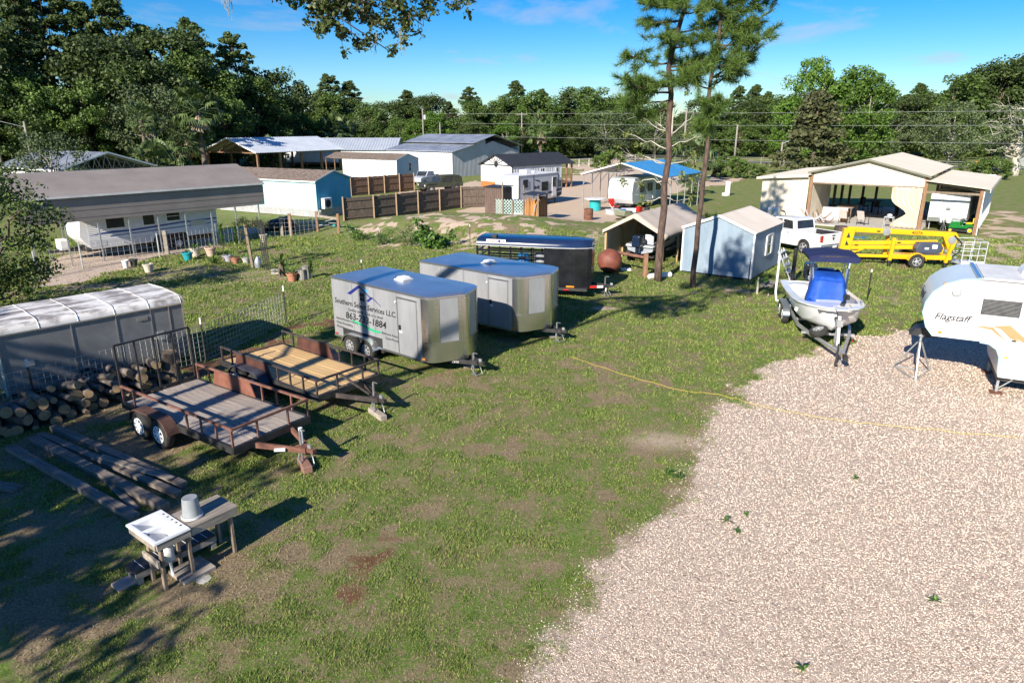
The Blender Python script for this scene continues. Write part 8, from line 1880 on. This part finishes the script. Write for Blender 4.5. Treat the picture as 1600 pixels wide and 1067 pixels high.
for k_, (pyl, pym, pyr) in enumerate([(178, 178, 172), (193, 199, 195), (213, 221, 226)]):
    d0, d1 = 150, 92; pts = []
    for i in range(17):
        f = i / 16; px = 720 + 1000 * f; d = 152 - 62 * f; py = pyl * (1 - f) ** 2 + 2 * pym * f * (1 - f) + pyr * f * f; pts.append((px_at(px, d), d, top_h(py, d)))
    ob('cable', B().tube(pts, .024, 4), m_cable, t)
ob('cable', B().tube([(px_at(-40, 95), 95, top_h(188, 95)), (px_at(10, 92), 92, top_h(187, 92)), (px_at(57, 90), 90, top_h(199, 90))], .03, 4), m_cable, t)
# roadside fence posts and wires
t = thing('roadside_fence', 'low wire fence with timber posts along the field by the road', 'fence', (0, 0)); 
p0, p1_ = Vector((22, 149, 0)), Vector((88, 113, 0))
for i in range(19): p = p0.lerp(p1_, i / 18); ob('post', B().beam(p, p + Vector((0, 0, 1.3)), .14), m_pole, t)
b = B(); [b.beam(p0 + Vector((0, 0, z)), p1_ + Vector((0, 0, z)), .03) for z in (.5, .85, 1.2)]; ob('wire', b, m_wire, t)
t = thing('rail_fence', 'pale horizontal rail fence at the end of the sandy lane', 'fence', (0, 0)); p0, p1_ = G(872, 262), G(935, 258)
for i in range(5): p = p0.lerp(p1_, i / 4); ob('post', B().beam(p, p + Vector((0, 0, 1.3)), .16), m_conc, t)
ob('rail', B().beam(p0 + Vector((0, 0, 1.2)), p1_ + Vector((0, 0, 1.2)), .14).beam(p0 + Vector((0, 0, .6)), p1_ + Vector((0, 0, .6)), .1), m_conc, t)
simple('meter_pedestal', B().box(-.2, -.15, 0, .2, .15, 1.5).box(-.45, -.3, 0, -.1, .3, .3), m_white, 'white utility pedestal standing alone on the field before the barn', 'pedestal', tuple(G(1136, 306)), 20, bevel=.02)
for i, (px, d, s_) in enumerate([(1120, 100, 1.0), (1135, 101, 1.3), (1150, 99, 1.1), (1166, 98, .9), (955, 112, 1.4), (940, 114, 1.1), (1540, 98, 1.2), (1560, 96, 1.1), (1510, 100, .9), (1185, 100, .7)]):
    tree('shrub', 'roadside_shrub', 'dark green shrub growing along the roadside fence', 'shrub', px_at(px, d), d, s_, i * 50, 'shrubs along the road')
q = p2 + Vector((.9, 4.5, 0)); near_pine('tiny young pine on the grass behind the garden shed', 12.0, 41.5, 1.7, .05, 9, [(z_ * .16 + .25, i * 2.1, .5 - z_ * .03, .5) for i, z_ in enumerate(range(9))])
# yard buildings and a truck across the road
t = thing('white_house', 'white building half hidden by trees across the road', 'house', (px_at(1600, 128), 128), -25); wall_long(t, 12, 0, 0, 3, m_white); wall_end(t, 0, 6, 3, 4.4, 0, m_white); wall_end(t, 12, 6, 3, 4.4, 0, m_white, out=1); wall_long(t, 12, 6, 0, 3, m_white, outward=1); gable_roof(t, 12, 6, 3, 4.4, m_white_roof)
t = thing('yellow_machine', 'small yellow-orange machine parked beyond the road', 'machine', (px_at(1530, 126), 126), 10); ob('body', B().prism([(0, .4), (0, .9), (1.6, 1.0), (2.2, 1.0), (2.4, .6), (2.2, .4)], 0, 1.0, 'y'), MATS['orange_wood'], t); ob('seat', B().box(.6, .2, 1.0, 1.1, .8, 1.5), m_dark, t)
for x in (.4, 1.9): wheel(t, x, .0, .35, .2, 'steel', -1); wheel(t, x, 1.0, .35, .2, 'steel', 1)

# yellow rope across the drive
rg_ = np.random.default_rng(3); rp_ = []
for px, py in ((885, 556), (940, 575), (1000, 594), (1060, 610), (1130, 622), (1200, 638), (1250, 648), (1330, 660), (1400, 667), (1500, 678), (1620, 688)):
    q = G(px, py); rp_.append((q.x + rg_.normal() * .03, q.y + rg_.normal() * .05, float(height(q.x, q.y)) + .03))
fine = []
for i in range(len(rp_) - 1):
    for k_ in range(5): f = k_ / 5; fine.append(tuple(np.array(rp_[i]) * (1 - f) + np.array(rp_[i + 1]) * f + np.array([rg_.normal() * .02, rg_.normal() * .03, 0])))
o = ob('yellow_rope', B().tube(fine, .007, 5), mat('yellow_cord', (.55, .42, .06), (.65, .5, .1), s=4), None, smooth=True); tag(o, 'thin yellow rope lying across grass and gravel', 'rope')
# weeds on the gravel edge
for i, (px, py, s_) in enumerate([(1135, 815, .16), (1150, 830, .12), (1335, 748, .14), (1460, 940, .13), (1255, 1048, .15), (1165, 805, .1), (1042, 742, .22), (1060, 748, .2)]):
    leafy('weed', 'small green weed tuft sprouting through the gravel', tuple(G(px, py)), 14, s_, .014, .2, 1.2, 40 + i, 0, 'plant', None, 'weed', 'weeds in the gravel')
